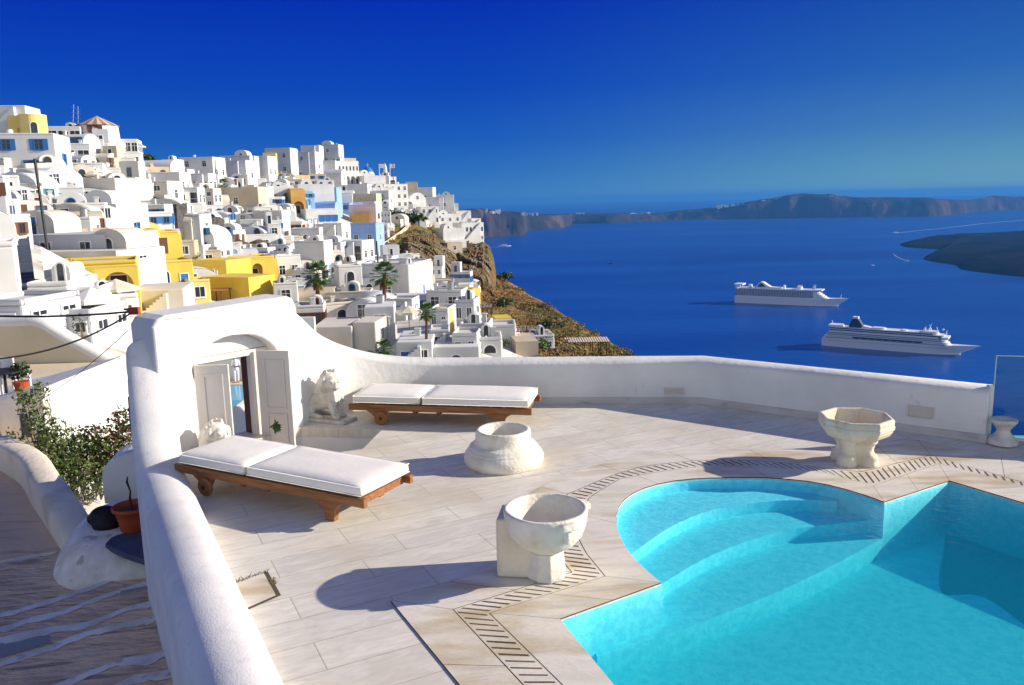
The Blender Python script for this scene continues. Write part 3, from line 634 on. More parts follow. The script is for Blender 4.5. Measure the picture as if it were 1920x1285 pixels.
# ------------------------------------------------------------------ loungers
def make_lounger(label, loc, rz):
    t = thing('sun_lounger', label, 'sun lounger', loc, rz, 'wooden loungers on the deck')
    s = K
    def B(m, *a): return m.box(*[q * s for q in a])
    for sy in (-1, 1):
        m = MB(); B(m, -.05, 2.08, sy * .31 - .025, sy * .31 + .025, .16, .232); o = m.build('side_rail', 'orange_wood', t); bevel(o, .006, 2)
    for x in (.06, 1.98):
        m = MB(); B(m, x - .03, x + .03, -.284, .284, .155, .215); m.build('cross_rail', 'orange_wood', t)
    m = MB()
    for q in range(12): B(m, .14 + q * .15, .23 + q * .15, -.284, .284, .216, .234)
    m.build('slats', 'orange_wood', t)
    for x in (.72, 1.0):
        m = MB(); B(m, x - .02, x + .02, -.28, .28, .115, .155); m.build('support_bar', 'orange_wood', t)
    for sy in (-1, 1):
        m = MB()                                     # foot leg with its curved bracket
        prof = [(1.56, .17), (1.60, .145), (1.665, .10), (1.675, 0), (1.765, 0), (1.775, .10), (1.81, .145), (1.86, .17)]
        m.prism([(a * s, b * s) for a, b in prof], -.03 * s, .03 * s, M=Matrix.Translation((0, sy * .30 * s, -.008 * s)) @ MX)
        o = m.build('leg', 'orange_wood', t); bevel(o, .006, 2)
        m = MB(); prof = [(.16, .17), (.20, .14), (.255, .10), (.27, .03), (.33, .03), (.37, .10), (.40, .145), (.45, .17)]
        m.prism([(a * s, b * s) for a, b in prof], -.026 * s, .026 * s, M=Matrix.Translation((0, sy * .30 * s, -.008 * s)) @ MX)
        o = m.build('wheel_bracket', 'orange_wood', t); bevel(o, .006, 2)
        m = MB(); RX = Matrix.Translation((.345 * s, sy * .35 * s, .080 * s)) @ Matrix.Rotation(R(90), 4, 'X')
        m.lathe([(0, -.02 * s), (.07 * s, -.02 * s), (.08 * s, -.012 * s), (.08 * s, .012 * s), (.07 * s, .02 * s), (0, .02 * s)], 24, M=RX)
        w = m.build('wheel', 'orange_wood', t)
        m = MB(); m.lathe([(0, -.03 * s), (.018 * s, -.03 * s), (.018 * s, .03 * s), (0, .03 * s)], 10, M=RX); m.build('axle', 'dark_wood', w)
    for (x0, x1) in ((.0, .80), (.825, 2.05)):
        m = MB(); nx, ny = 16, 10; H0, H1 = .238, .335; vs = []; fs = []
        # puffed cushion: a grid on top with rounded rim
        def rim(u): return min(1, (1 - abs(2 * u - 1)) * 9)
        for side in (0, 1):
            for i in range(nx + 1):
                for j in range(ny + 1):
                    u, v = i / nx, j / ny
                    q = min(rim(u), rim(v)); bul = .018 * math.sin(math.pi * u) ** .5 * math.sin(math.pi * v) ** .5 if 0 < u < 1 and 0 < v < 1 else 0
                    z = (H1 - .012 * (1 - q) + bul) if side else (H0 + .01 * (1 - q))
                    vs.append((s * (x0 + (x1 - x0) * u), s * (-.325 + .65 * v), s * (z + .004 * mnoise.noise(Vector((u * 5 + x0, v * 4, side)))))) 
        k_ = (nx + 1) * (ny + 1)
        for i in range(nx):
            for j in range(ny):
                a = i * (ny + 1) + j; b = a + ny + 1; fs.append((a, a + 1, b + 1, b)); fs.append((k_ + a, k_ + b, k_ + b + 1, k_ + a + 1))
        edge = [i * (ny + 1) for i in range(nx + 1)] + [nx * (ny + 1) + j for j in range(1, ny + 1)] + [i * (ny + 1) + ny for i in range(nx - 1, -1, -1)] + [j for j in range(ny - 1, 0, -1)]
        for q in range(len(edge)):
            a, b = edge[q], edge[(q + 1) % len(edge)]; fs.append((a, b, b + k_, a + k_))
        m.add(vs, fs); c = m.build('cushion', 'canvas_cushion', t, smooth=True); bevel(c, .022 * s, 3, 50)
        pm = MB()
        for z in (.322, .252):
            ring = [(x0 + .004, -.321), (x1 - .004, -.321), (x1 - .004, .321), (x0 + .004, .321), (x0 + .004, -.321)]
            pm.tube([(a * s, b * s * 1.012, z * s) for a, b in ring], .0045 * s, 6)
        pm.build('piping', 'canvas_cushion', c, smooth=True)
    return t
def place_from_legs(pl, pr):
    a, b = Vector(P2(*pl)), Vector(P2(*pr)); an = math.atan2((b - a).y, (b - a).x)
    off = Matrix.Rotation(an, 2) @ Vector((.3 * K, -.30 * K)); return (a.x - off.x, a.y - off.y, .011 if False else 0.002), an
l1, a1 = place_from_legs((388, 925), (620, 974)); l2, a2 = place_from_legs((711, 795), (925, 802))
lg = make_lounger('orange wood lounger with white cushions, the nearer one beside the arched gate', l1, a1)
dup(lg, l2, a2, 'orange wood lounger with white cushions standing along the back sea wall')

# ------------------------------------------------------------------ stone vessels
def S(prof): return [(r * K, z * K) for r, z in prof]
ux, uy = N(.20, 5.10)
t = thing('stone_urn', 'old white marble mortar basin against a square block in front of the pool', 'stone basin', (ux, uy, .012), R(0))
mb = MB(); mb.lathe(S([(0, .19), (.085, .19), (.12, .20), (.19, .245), (.245, .31), (.268, .38), (.275, .44), (.278, .475), (.270, .484), (.252, .484), (.244, .474), (.235, .42), (.20, .32), (.12, .265), (0, .25)]), 56, wob=.025, seed=1)
for an, w in ((-62, .06), (25, .05)):
    Mr = Matrix.Rotation(R(an), 4, 'Z'); mb.box(.255 * K, .315 * K, -w * K, w * K, .425 * K, .472 * K, M=Mr)
    mb.prism([(.262 * K, -.03 * K), (.298 * K, -.015 * K), (.298 * K, .015 * K), (.262 * K, .03 * K)], .33 * K, .424 * K, M=Mr)
o = mb.build('bowl', 'carved_marble', t, smooth=True); bevel(o, .012, 2, 45)
mb = MB(); mb.lathe(S([(0, 0), (.128, 0), (.130, .02), (.122, .10), (.112, .165), (.118, .178), (.112, .192), (0, .192)]), 9, wob=.10, seed=4)
o = mb.build('foot', 'carved_marble', t); bevel(o, .02, 3, 25)
mb = MB(); mb.prism(S([(-.33, 0), (-.05, 0), (-.05, .19), (-.13, .24), (-.215, .32), (-.255, .41), (-.33, .41)]), -.06 * K, .24 * K, M=MX)
o = mb.build('block', 'stained_marble', t); bevel(o, .025, 3); o.rotation_euler = (0, 0, R(-8))

cx_, cy_ = Vector(P2(945, 868)); 
t = thing('column_base', 'round moulded marble column base with a hollow top between the loungers and pool', 'column base', (cx_, cy_, .0))
mb = MB(); mb.lathe(S([(0, 0), (.365, 0), (.382, .03), (.388, .08), (.372, .125), (.352, .14), (.352, .155), (.335, .165), (.325, .19), (.29, .205), (.272, .215), (.262, .25), (.266, .30), (.262, .335), (.245, .345), (.215, .338), (.20, .30), (.19, .12), (0, .10)]), 48, wob=.045, seed=9)
o = mb.build('moulded_base', 'carved_marble', t, smooth=True); bevel(o, .012, 2, 40)

bx, by = Vector(P2(1601, 868))
t = thing('pedestal_basin', 'cream marble basin on a lobed foot at the far edge of the pool', 'stone basin', (bx, by, .01))
mb = MB(); mb.lathe(S([(0, .235), (.17, .235), (.235, .255), (.29, .285), (.318, .325), (.322, .345), (.332, .350), (.335, .385), (.326, .392), (.330, .425), (.322, .45), (.300, .452), (.285, .44), (.275, .36), (.25, .30), (0, .28)]), 8, wob=.03, seed=3, M=Matrix.Rotation(R(14), 4, 'Z'))
o = mb.build('bowl', 'stained_marble', t, smooth=False)
bevel(o, .035, 4, 18)
mb = MB()
for q in range(4):
    a = R(40 + q * 90); r0 = .105
    for (z, w) in ((.02, .095), (.07, .088), (.13, .074), (.19, .080), (.235, .105)):
        mb.ell((math.cos(a) * (r0 + (.03 if z < .1 else 0)) * K, math.sin(a) * (r0 + (.03 if z < .1 else 0)) * K, z * K), (w * K, w * K, .06 * K))
mb.lathe(S([(0, 0), (.13, 0), (.11, .12), (.13, .25), (0, .25)]), 16)
o = mb.build('foot', 'stained_marble', t, smooth=True)
rm = o.modifiers.new('merge', 'REMESH'); rm.mode = 'VOXEL'; rm.voxel_size = .012; rm.use_smooth_shade = True
sm = o.modifiers.new('soft', 'SMOOTH'); sm.factor = .5; sm.iterations = 3
vx, vy = P2(1879, 834)
mb = MB(); mb.lathe(S([(0, 0), (.135, 0), (.138, .025), (.125, .05), (.085, .09), (.062, .125), (.058, .14), (.070, .165), (.105, .21), (.118, .225), (.120, .25), (.112, .256), (.06, .25), (0, .246)]), 36, wob=.03, seed=6)
o = mb.build('stone_pedestal', 'lion_marble', loc=(vx, vy, .012), smooth=True); bevel(o, .006, 2, 45); tag(o, 'small waisted white stone pedestal in front of the glass panel', 'pedestal')

# hatch cover with weeds in its joint
h = [P(430, 1098), P(502, 1072), P(527, 1117), P(452, 1150)]
t = thing('hatch_cover', 'loose square stone hatch cover sunk in the marble deck by the parapet', 'hatch', (h[0].x, h[0].y, 0))
def rel(p): return (p[0] - h[0].x, p[1] - h[0].y)
mb = MB(); mb.sheet([rel(p) for p in h], .003); mb.build('joint', 'mortar', t)
c = sum((Vector(p[:2]) for p in h), Vector((0, 0))) / 4
mb = MB(); mb.sheet([rel(Vector(p[:2]).lerp(c, .07) + Vector((-.02, -.012))) for p in h], .0065); mb.build('slab', 'landing_stone', t).data.materials[0] = MATS['coping_marble']
mb = MB()
for q in range(60):
    u = rng.random(); p = (h[0].lerp(h[1], u) if q < 42 else h[1].lerp(h[2], .35 + .25 * u)); an = rng.uniform(0, 6.28); L = rng.uniform(.015, .045)
    b = Vector((p.x + rng.gauss(0, .008), p.y + rng.gauss(0, .008), .002)); tip = b + Vector((math.cos(an) * L, math.sin(an) * L, L * .6)); sd = Vector((-math.sin(an), math.cos(an), 0)) * .006
    mb.add([b - sd, tip, b + sd], [(0, 1, 2)])
o = mb.build('weeds', 'leaf_olive'); tag(o, 'tiny weeds sprouting in the joint of the hatch cover', 'weeds', kind='stuff')

# ------------------------------------------------------------------ marble lions
def make_lion():
    t = thing('stone_lion', 'seated', 'lion statue', (0, 0, 0), 0, 'carved lions either side of the gate')
    m = MB(); m.box(-.34, .30, -.13, .13, 0, .035); o = m.build('plinth', 'lion_marble', t); bevel(o, .006, 2)
    m = MB()
    m.cap((-.20, 0, .17), (.05, 0, .24), .095, .105, 9)                # trunk, sitting slope
    m.cap((.03, 0, .24), (.09, 0, .36), .115, .10, 6)                # chest
    m.ell((-.21, .055, .13), (.11, .05, .10)); m.ell((-.21, -.055, .13), (.11, .05, .10))    # haunches
    m.ell((-.25, 0, .12), (.08, .09, .08))
    for sy in (-1, 1):
        m.cap((-.20, sy * .085, .075), (-.06, sy * .09, .055), .035, .03, 5); m.ell((-.03, sy * .09, .053), (.05, .03, .022))   # hind feet
        m.cap((.10, sy * .06, .26), (.145, sy * .065, .07), .046, .030, 8); m.ell((.165, sy * .065, .052), (.048, .032, .022))   # front legs, paws
    HR = Matrix.Rotation(R(-32), 3, 'Z'); hd = lambda x, y, z: tuple(Vector((.05, 0, 0)) + HR @ Vector((x - .05, y, z)))
    m.ell(hd(.085, 0, .425), (.118, .118, .118))                       # mane
    m.ell((.02, 0, .35), (.12, .112, .13)); m.ell((.095, 0, .285), (.085, .088, .10)); m.ell((-.03, 0, .38), (.08, .085, .10))
    for q in range(64):                                                # locks of the mane
        a = rng.uniform(-2.2, 2.2); z = rng.uniform(.32, .545); r_ = .117 * math.sqrt(max(.02, 1 - ((z - .425) / .128) ** 2))
        m.ell(hd(.085 - r_ * math.cos(a), r_ * math.sin(a), z), (.017, .015, .034)); m.ell((.12 + .05 * math.cos(q), .075 * math.sin(q * 1.7), .20 + .0022 * q), (.018, .014, .03))
    m.ell(hd(.165, 0, .43), (.066, .076, .082))                           # face
    m.ell(hd(.218, 0, .405), (.044, .048, .036)); m.ell(hd(.210, 0, .372), (.034, .036, .020))   # muzzle, jaw
    m.ell(hd(.248, 0, .424), (.018, .024, .014)); m.ell(hd(.222, 0, .445), (.026, .017, .022))                         # nose
    for sy in (-1, 1):
        m.ell(hd(.205, sy * .038, .468), (.024, .024, .014)); m.ell(hd(.12, sy * .085, .490), (.018, .014, .018)); m.ell(hd(.185, sy * .045, .405), (.03, .028, .03))   # brow, ear
    m.tube([(-.30, .03, .06), (-.27, .10, .06), (-.14, .135, .07), (-.12, .13, .14)], [.02, .02, .018, .024], 8)   # tail
    o = m.build('body', 'lion_marble', t, smooth=True)
    rm = o.modifiers.new('carve', 'REMESH'); rm.mode = 'VOXEL'; rm.voxel_size = .0085; rm.use_smooth_shade = True
    sm = o.modifiers.new('soft', 'SMOOTH'); sm.factor = .5; sm.iterations = 2
    for ch in t.children: ch.scale = (K * 1.08,) * 3
    for sy in (-1, 1):
        e = MB(); e.ell(hd(.226, sy * .036, .447), (.007, .009, .007)); e.build('eye', 'rubble_stone', t).scale = (K * 1.08,) * 3
    e = MB(); e.tube([hd(.240, -.034, .386), hd(.252, 0, .382), hd(.240, .034, .386)], .005, 6); e.build('mouth', 'rubble_stone', t).scale = (K * 1.08,) * 3
    return t
lion = make_lion(); p = P(612, 790); lion.location = (p.x, p.y + .06, .002); lion.rotation_euler = (0, 0, R(-24))
lion['label'] = 'weathered marble lion seated by the back wall, facing right, right of the gate'
mb = MB(); mb.box(-.45, .45, -.2, .2, -.2, 0); o = mb.build('gate_ledge', 'white_stucco', loc=(*G(-1.20, .16), -.25)); o.rotation_euler = (0, 0, R(20)); tag(o, kind='structure')
dup(lion, (*G(-1.22, .17), -.248), R(-10), 'weathered marble lion half hidden behind the nearer lounger, left of the gate doors')

# ------------------------------------------------------------------ street with whitewashed steps below the parapet
ZL = -1.2 * K; RISE = .105 * K
lines = [[(-260,1105),(0,1052),(60,1042),(112,1031)],
         [(-260,1200),(0,1151),(25,1147),(76,1131),(119,1117),(159,1104),(310,1050)],
         [(-260,1240),(0,1178),(54,1160),(119,1146),(174,1124),(221,1108),(320,1078)],
         [(-260,1262),(0,1198),(72,1182),(166,1167),(232,1142),(289,1126),(345,1106)],
         [(-260,1330),(0,1243),(90,1213),(145,1191),(203,1176),(289,1156),(350,1134)],
         [(-260,1420),(0,1330),(105,1285),(174,1258),(235,1236),(289,1227),(360,1204)],
         [(-200,1460),(60,1352),(217,1285),(253,1269),(304,1261),(380,1240)],
         [(-200,1600),(100,1450),(300,1370),(420,1330)],
         [(-100,1800),(300,1560),(520,1480)]]
st = MB(); wl = MB()
landing = [P2(x, y, ZL) for x, y in [(-400,1130),(0,1051),(118,1030),(60,890),(-20,800),(-300,780)]]
mbl = MB(); mbl.prism(landing, ZL - .6, ZL); tag(mbl.build('street_landing', 'landing_stone'), kind='structure')
for i in range(len(lines) - 1):
    z = ZL - .02 if i == 0 else ZL + RISE * i * .8
    far = smooth_pts([P2(x, y, z) for x, y in lines[i]], 4); near = [P2(x, y + 26, z) for x, y in lines[i + 1]]
    st.prism(far + near[::-1], z - .5, z)
    L = length(far); m_ = max(8, int(L / .05)); f = resample(far, m_); vs = []
    for q, p in enumerate(f):
        wdt = .125 + .07 * mnoise.noise(Vector((q * .23, i * 3.1, 0))) + .05 * mnoise.noise(Vector((q * .7, i * 1.7, 4)))
        vs += [(p[0], p[1] + .012, z + .006), (p[0] + .01, p[1] - wdt, z + .006)]
    wl.add(vs, [(2 * q, 2 * q + 1, 2 * q + 3, 2 * q + 2) for q in range(len(f) - 1)])
    vs = []
    for q, p in enumerate(f): vs += [(p[0], p[1] + .012, z + .006), (p[0], p[1] + .012, z - .06)]
    wl.add(vs, [(2 * q, 2 * q + 2, 2 * q + 3, 2 * q + 1) for q in range(len(f) - 1)])
tag(st.build('street_steps', 'street_stone'), kind='structure'); tag(wl.build('step_edges', 'whitewash_line'), kind='structure')
mb = MB()
for quad in ([(0,1262),(100,1210),(122,1198),(126,1212),(90,1232),(0,1268)],):
    mb.sheet([P2(0,1208,ZL+RISE*2.4), P2(92,1190,ZL+RISE*2.4), P2(94,1206,ZL+RISE*2.4), P2(0,1236,ZL+RISE*2.4)], ZL + RISE * 2.4 + .005)
tag(mb.build('cement_patch', 'grey_patch'), kind='structure')

# left-hand street wall of old plaster
mb = MB(); base = [P2(x, y, ZL) for x, y in [(128,1052),(112,1028),(88,990),(60,948),(28,900),(-60,862),(-220,845)]][::-1]
wall_path(mb, smooth_pts(base, 4), [ZL + h_ * K for h_ in np.interp(np.linspace(1, 0, 25), [0, .1, .3, .55, 1], [.12, .26, .36, .40, .40])], .34 * K, ZL - .6, r=.06, n=5)
o = mb.build('street_wall', 'street_plaster', smooth=True); bevel(o, .05, 3, 50); tag(o, 'old beige plaster wall edging the stone landing of the stepped street', 'wall')

# whitewashed ledge under the flowerpot
mb = MB(); zt = -.86 * K
poly = [P2(x, y, ZL) for x, y in [(92,1075),(112,1040),(140,1010),(165,985),(215,960),(330,945),(345,1085),(300,1100),(225,1112),(165,1110),(115,1100)]]
cc = Vector((sum(p[0] for p in poly) / len(poly) + .12, sum(p[1] for p in poly) / len(poly) + .08)); n_ = len(poly)
rings = [(1.0, ZL - .02), (.93, ZL + .10 * K), (.80, ZL + .24 * K), (.64, zt - .02), (.50, zt)]
vs = []
for f_, z in rings:
    for p in poly:
        q = cc.lerp(Vector(p), f_); vs.append((q.x, q.y, z))
fs = [(r_ * n_ + i, r_ * n_ + (i + 1) % n_, (r_ + 1) * n_ + (i + 1) % n_, (r_ + 1) * n_ + i) for r_ in range(4) for i in range(n_)] + [tuple(4 * n_ + i for i in range(n_))]
fs = [tuple(reversed(f)) for f in fs]
mb.add(vs, fs); o = mb.build('plaster_ledge', 'whitewash_line', smooth=True); ss = o.modifiers.new('soft', 'SUBSURF'); ss.levels = 2; ss.render_levels = 2
tag(o, 'lumpy whitewashed plaster ledge at the corner of the stepped street', 'ledge')
mb = MB(); mb.prism(smooth_pts([P2(x, y, zt) for x, y in [(197,1022),(212,1008),(240,1000),(300,992),(310,1055),(250,1045),(197,1022)]], 4)[:-1], zt - .06, zt + .012)
o = mb.build('blue_pad', 'slate_blue_paint'); bevel(o, .01, 2); tag(o, 'slate blue painted slab on the white ledge beneath the terracotta pot', 'slab')
q = P(252, 992, zt + .012)
t = thing('flower_pot', 'large terracotta flowerpot with a bare stem on the street ledge', 'flowerpot', (q.x, q.y, zt + .012))
mb = MB(); mb.lathe(S([(0, 0), (.125, 0), (.132, .01), (.150, .12), (.172, .215), (.185, .22), (.198, .228), (.202, .262), (.190, .268), (.176, .262), (.165, .21), (0, .205)]), 36); mb.build('pot', 'terracotta', t, smooth=True)
mb = MB(); mb.lathe(S([(0, .215), (.165, .21)]), 20); mb.build('soil', 'mortar', t)
mb = MB(); mb.tube([(.0, 0, .2 * K), (-.02, .01, .33 * K), (.0, .0, .42 * K), (-.03, 0, .52 * K), (-.015, 0, .58 * K)], [.013, .016, .010, .014, .006], 7); mb.build('stem', 'dark_wood', t)
q = P(198, 985, zt); mb = MB()
for (dx, dy, dz, r_) in ((0, 0, .12, .16), (.10, .02, .10, .13), (-.08, .02, .09, .12), (.03, -.04, .05, .15), (.16, .05, .13, .10)):
    mb.ell((dx * K, dy * K, dz * K), (r_ * K, r_ * K * .8, r_ * K * .72))
o = mb.build('rubbish_sack', 'black_bag', loc=(q.x, q.y, zt - .02), smooth=True); rm = o.modifiers.new('join', 'REMESH'); rm.mode = 'VOXEL'; rm.voxel_size = .02; rm.use_smooth_shade = True
tag(o, 'crumpled black rubbish sack slumped beside the terracotta pot', 'bag')
mb = MB(); pc = [(-.46, -.3)] + [(-.46 * math.cos(math.pi * q / 16), .33 * math.sin(math.pi * q / 16) ** .8) for q in range(17)] + [(.46, -.3)]
q = P(250, 975, ZL); mb.prism([(a * K, b * K) for a, b in pc], 0, .55, M=MX)
o = mb.build('vault_wall', 'white_stucco', loc=(q.x, q.y + .38, ZL + .42 * K)); o.rotation_euler = (0, 0, R(12)); bevel(o, .05, 3, 50); tag(o, 'rounded white vault end rising behind the black sack', 'wall')
mb = MB(); mb.box(-.16, .16, -.045, .045, 0, .02); q = P(258, 1107, ZL + RISE * 2.6); o = mb.build('slate_plate', 'grey_patch', loc=(q.x, q.y, ZL + RISE * 2.55)); o.rotation_euler = (0, 0, R(24)); bevel(o, .01, 2); tag(o, 'small dark slate plate lying at the top of the street steps by the parapet', 'slate')
mb = MB(); mb.tube([D(242, 745, 9.25), D(245, 790, 9.0), D(253, 850, 8.6), D(262, 905, 8.2), D(276, 962, 7.7)], .014, 6); tag(mb.build('downpipe_cable', 'black_metal'), 'black cable running down the street side of the parapet near the gate', 'cable')

# cables from the box on the gate roof
bp = D(251, 584, 8.1 * K)
mb = MB(); mb.box(-.05, .06, -.03, .03, -.035, .045); mb.cap((-.10, 0, -.01), (-.04, 0, .0), .012, .016, 3); mb.cap((-.10, 0, .025), (-.04, 0, .02), .012, .016, 3)
o = mb.build('junction_box', 'rust_red', loc=bp); tag(o, 'dark red cable junction box at the left end of the gate roof', 'box')
def sag(a, b, s, n=18): return [a.lerp(b, i / n) - Vector((0, 0, s * 4 * (i / n) * (1 - i / n))) for i in range(n + 1)]
mb = MB(); mb.tube(sag(bp, D(-160, 583, 8.6), .06), .012, 6); tag(mb.build('overhead_cable', 'black_metal'), 'upper black cable running level to the left from the red junction box', 'cable')
mb = MB(); mb.tube(sag(bp, D(-160, 668, 7.6), .22), .010, 6); tag(mb.build('overhead_cable', 'black_metal'), 'lower black cable sagging left from the red junction box', 'cable')
mb = MB(); mb.tube(sag(D(240, 620, 8.6), D(60, 760, 11), .05), .004, 5); tag(mb.build('guy_wire', 'black_metal'), 'thin wire slanting across the beige wall behind the gate', 'wire')

# ================================================================== THE HILL
ctrl = [(-420,760,16),(-420,560,30),(-420,420,60),(-420,300,100),(-200,640,28),(0,600,36),(0,500,52),(100,520,55),(100,600,44),(180,570,52),(250,580,60),(330,600,70),(400,570,92),(450,600,80),(560,620,78),(600,640,76),(700,680,66),(850,690,66),(1000,690,70),(1180,690,95),(1230,700,100),
(0,440,70),(110,420,86),(200,440,95),(250,480,96),(420,530,116),(510,540,120),(600,570,108),(720,580,104),(780,580,106),(880,590,96),(950,630,88),(1060,660,88),
(0,330,108),(60,300,120),(0,270,135),(185,300,150),(100,280,142),(260,330,160),(330,350,185),(420,350,210),(330,410,130),(400,430,150),(520,400,190),(480,340,240),(560,330,280),(600,340,300),(640,320,370),(700,370,300),(620,470,170),(640,420,220),(720,460,210),(700,480,190),(800,400,330),(780,500,190),(830,450,310),(900,450,335),(900,520,285),(930,560,230),(1000,600,170),(1100,650,125),(850,540,210),(1060,600,165),(1180,668,120),
(440,720,66),(0,760,20),(120,760,19),(240,760,22),(0,960,13),(200,960,13),(500,960,26),(900,960,26),(1200,960,30),(740,372,360),(620,285,400),(700,340,370),(850,435,350),(905,458,345)]
C = np.array(ctrl, float); CS = np.array([100., 70.])
def tps(d2): return d2 * np.log(d2 + 1e-9)
_A = C[:, :2] / CS; _D2 = ((_A[:, None] - _A[None]) ** 2).sum(-1); n_ = len(C)
_L = np.zeros((n_ + 3, n_ + 3)); _L[:n_, :n_] = tps(_D2) + np.eye(n_) * .15; _L[:n_, n_] = 1; _L[:n_, n_ + 1:] = _A; _L[n_, :n_] = 1; _L[n_ + 1:, :n_] = _A.T
_w = np.linalg.solve(_L, np.r_[np.log(C[:, 2]), 0, 0, 0])
def depth_raw(px, py):
    a = np.array([px, py], float) / CS; d2 = ((_A - a) ** 2).sum(-1)
    return float(math.exp(tps(d2) @ _w[:n_] + _w[n_] + a @ _w[n_ + 1:]))
sil = [(-420,262),(-60,262),(0,266),(60,268),(120,272),(180,282),(240,300),(300,328),(340,338),(400,345),(460,340),(520,330),(580,316),(620,302),(650,318),(680,338),(720,355),(750,370),(790,388),(830,410),(860,432),(890,452),(908,462),(920,490),(926,512),(950,526),(985,548),(1020,568),(1060,592),(1100,616),(1140,640),(1180,662),(1215,682),(1240,698)]
def ysil(px): return float(np.interp(px, [p[0] for p in sil], [p[1] for p in sil]))
YB = 1000.0; XS = np.arange(-420, 1241, 10.0); NV = 92
GD = np.zeros((len(XS), NV)); GY = np.zeros((len(XS), NV))
for i, x in enumerate(XS):
    ys = ysil(x)
    for j in range(NV):
        v = (j / (NV - 1)) ** .85; y = YB + (ys - YB) * v; GY[i, j] = y; GD[i, j] = depth_raw(x, y)
    GD[i] = np.maximum.accumulate(GD[i] + np.arange(NV) * .05)
def depth(px, py):
    fx = min(max((px - XS[0]) / 10.0, 0), len(XS) - 1.001); i = int(fx); t = fx - i
    d0 = float(np.interp(-py, -GY[i], GD[i])); d1 = float(np.interp(-py, -GY[i + 1], GD[i + 1])); return d0 * (1 - t) + d1 * t
def T(px, py): return D(px, py, depth(px, py))
import itertools
def inpoly(x, y, poly):
    c = False; n = len(poly)
    for i in range(n):
        (x1, y1), (x2, y2) = poly[i], poly[(i + 1) % n]
        if (y1 > y) != (y2 > y) and x < (x2 - x1) * (y - y1) / (y2 - y1) + x1: c = not c
    return c
scrub_poly = [(690,478),(712,452),(742,424),(775,405),(815,425),(845,452),(935,448),(960,515),(1260,690),(1260,780),(1010,780),(1000,690),(1000,640),(960,605),(905,590),(898,540),(860,530),(800,512),(790,490),(740,482)]
mb = MB(); vs = []; fs = []; NX = len(XS); ridge_back = 9
rows = NV + ridge_back
for i, x in enumerate(XS):
    for j in range(NV):
        p = D(x, GY[i, j], GD[i, j]); s_ = .004 * GD[i, j]
        rocky = inpoly(x, GY[i, j], scrub_poly)
        amp = (.016 if rocky else .004) * GD[i, j]
        if j > NV - 3: amp *= .4
        g = mnoise.fractal(Vector((p.x * .10, p.y * .10, p.z * .16)), .9, 2.1, 6)
        w = (p - EYE).normalized(); vs.append(p - Vector((w.x, w.y, 0)) * g * amp + Vector((0, 0, g * amp * .35)))
    p = D(x, GY[i, NV - 1], GD[i, NV - 1]); w = Vector((p.x, p.y)).normalized()
    seaward = x > 640
    for q in range(ridge_back):
        if x > 900: dz, do = [(1.5, 1.2), (5, 4), (12, 9), (26, 18), (50, 32), (90, 55), (140, 85), (200, 115), (260, 140)][q]
        elif seaward: dz, do = [(.8, 4), (3, 9), (8, 15), (20, 24), (45, 40), (90, 60), (140, 90), (200, 120), (260, 150)][q]
        else: dz, do = [(.3, 6), (1, 14), (3, 25), (6, 40), (12, 65), (25, 110), (60, 200), (150, 320), (265, 500)][q]
        g = mnoise.noise(Vector((x * .03, q * .9, 3))) * do * .15
        vs.append(p + Vector((w.x * (do + g), w.y * (do + g), -dz)))
mi = []
for i in range(NX - 1):
    for j in range(rows - 1):
        a = i * rows + j; fs.append((a, a + rows, a + rows + 1, a + 1))
        jj = min(j, NV - 1); y = GY[i, jj]; x = XS[i] + 5
        rock = inpoly(x, y - 1, [(846,452),(940,440),(945,520),(905,532),(870,520),(858,490)]) or inpoly(x, y, [(812,470),(848,462),(852,500),(815,498)])
        mi.append(2 if rock else (1 if (inpoly(x, y - 2, scrub_poly) or j >= NV - 1 and x > 620) else 0))
mb.v = [tuple(v) for v in vs]; mb.f = fs; mb.mi = mi
hill = mb.build('hillside', ['town_paving', 'scrub_earth', 'cliff_rock'], smooth=True); tag(hill, kind='structure')

# rock of the headland: a craggy block standing out of the slope
def crag(px, py, w, h, dpx, seed):
    p = T(px, py); d = (p - EYE).length; s = d / FPX; m = MB(); seg, rg = 26, 20; vs = []; fs = []
    for j in range(rg + 1):
        v = j / rg
        for i in range(seg):
            a = 2 * math.pi * i / seg
            rr = (1 - .42 * v ** 1.6) * (1 if v < .97 else .6)
            q = Vector((math.cos(a) * w * s * rr, math.sin(a) * dpx * s * rr, (v * 1.25 - .25) * h * s))
            g = mnoise.fractal(Vector((q.x * .12 + seed, q.y * .12, q.z * .045)), .8, 2.2, 6) + .6 * abs(mnoise.noise(Vector((q.x * .25, q.y * .25 + seed, q.z * .05))))
            q.x += g * w * s * .30 * math.cos(a); q.y += g * dpx * s * .30 * math.sin(a); vs.append(p + q)
    for j in range(rg):
        for i in range(seg):
            a = j * seg + i; b = j * seg + (i + 1) % seg; fs.append((a, b, b + seg, a + seg))
    fs.append(tuple(rg * seg + i for i in range(seg))); m.add(vs, fs); return m
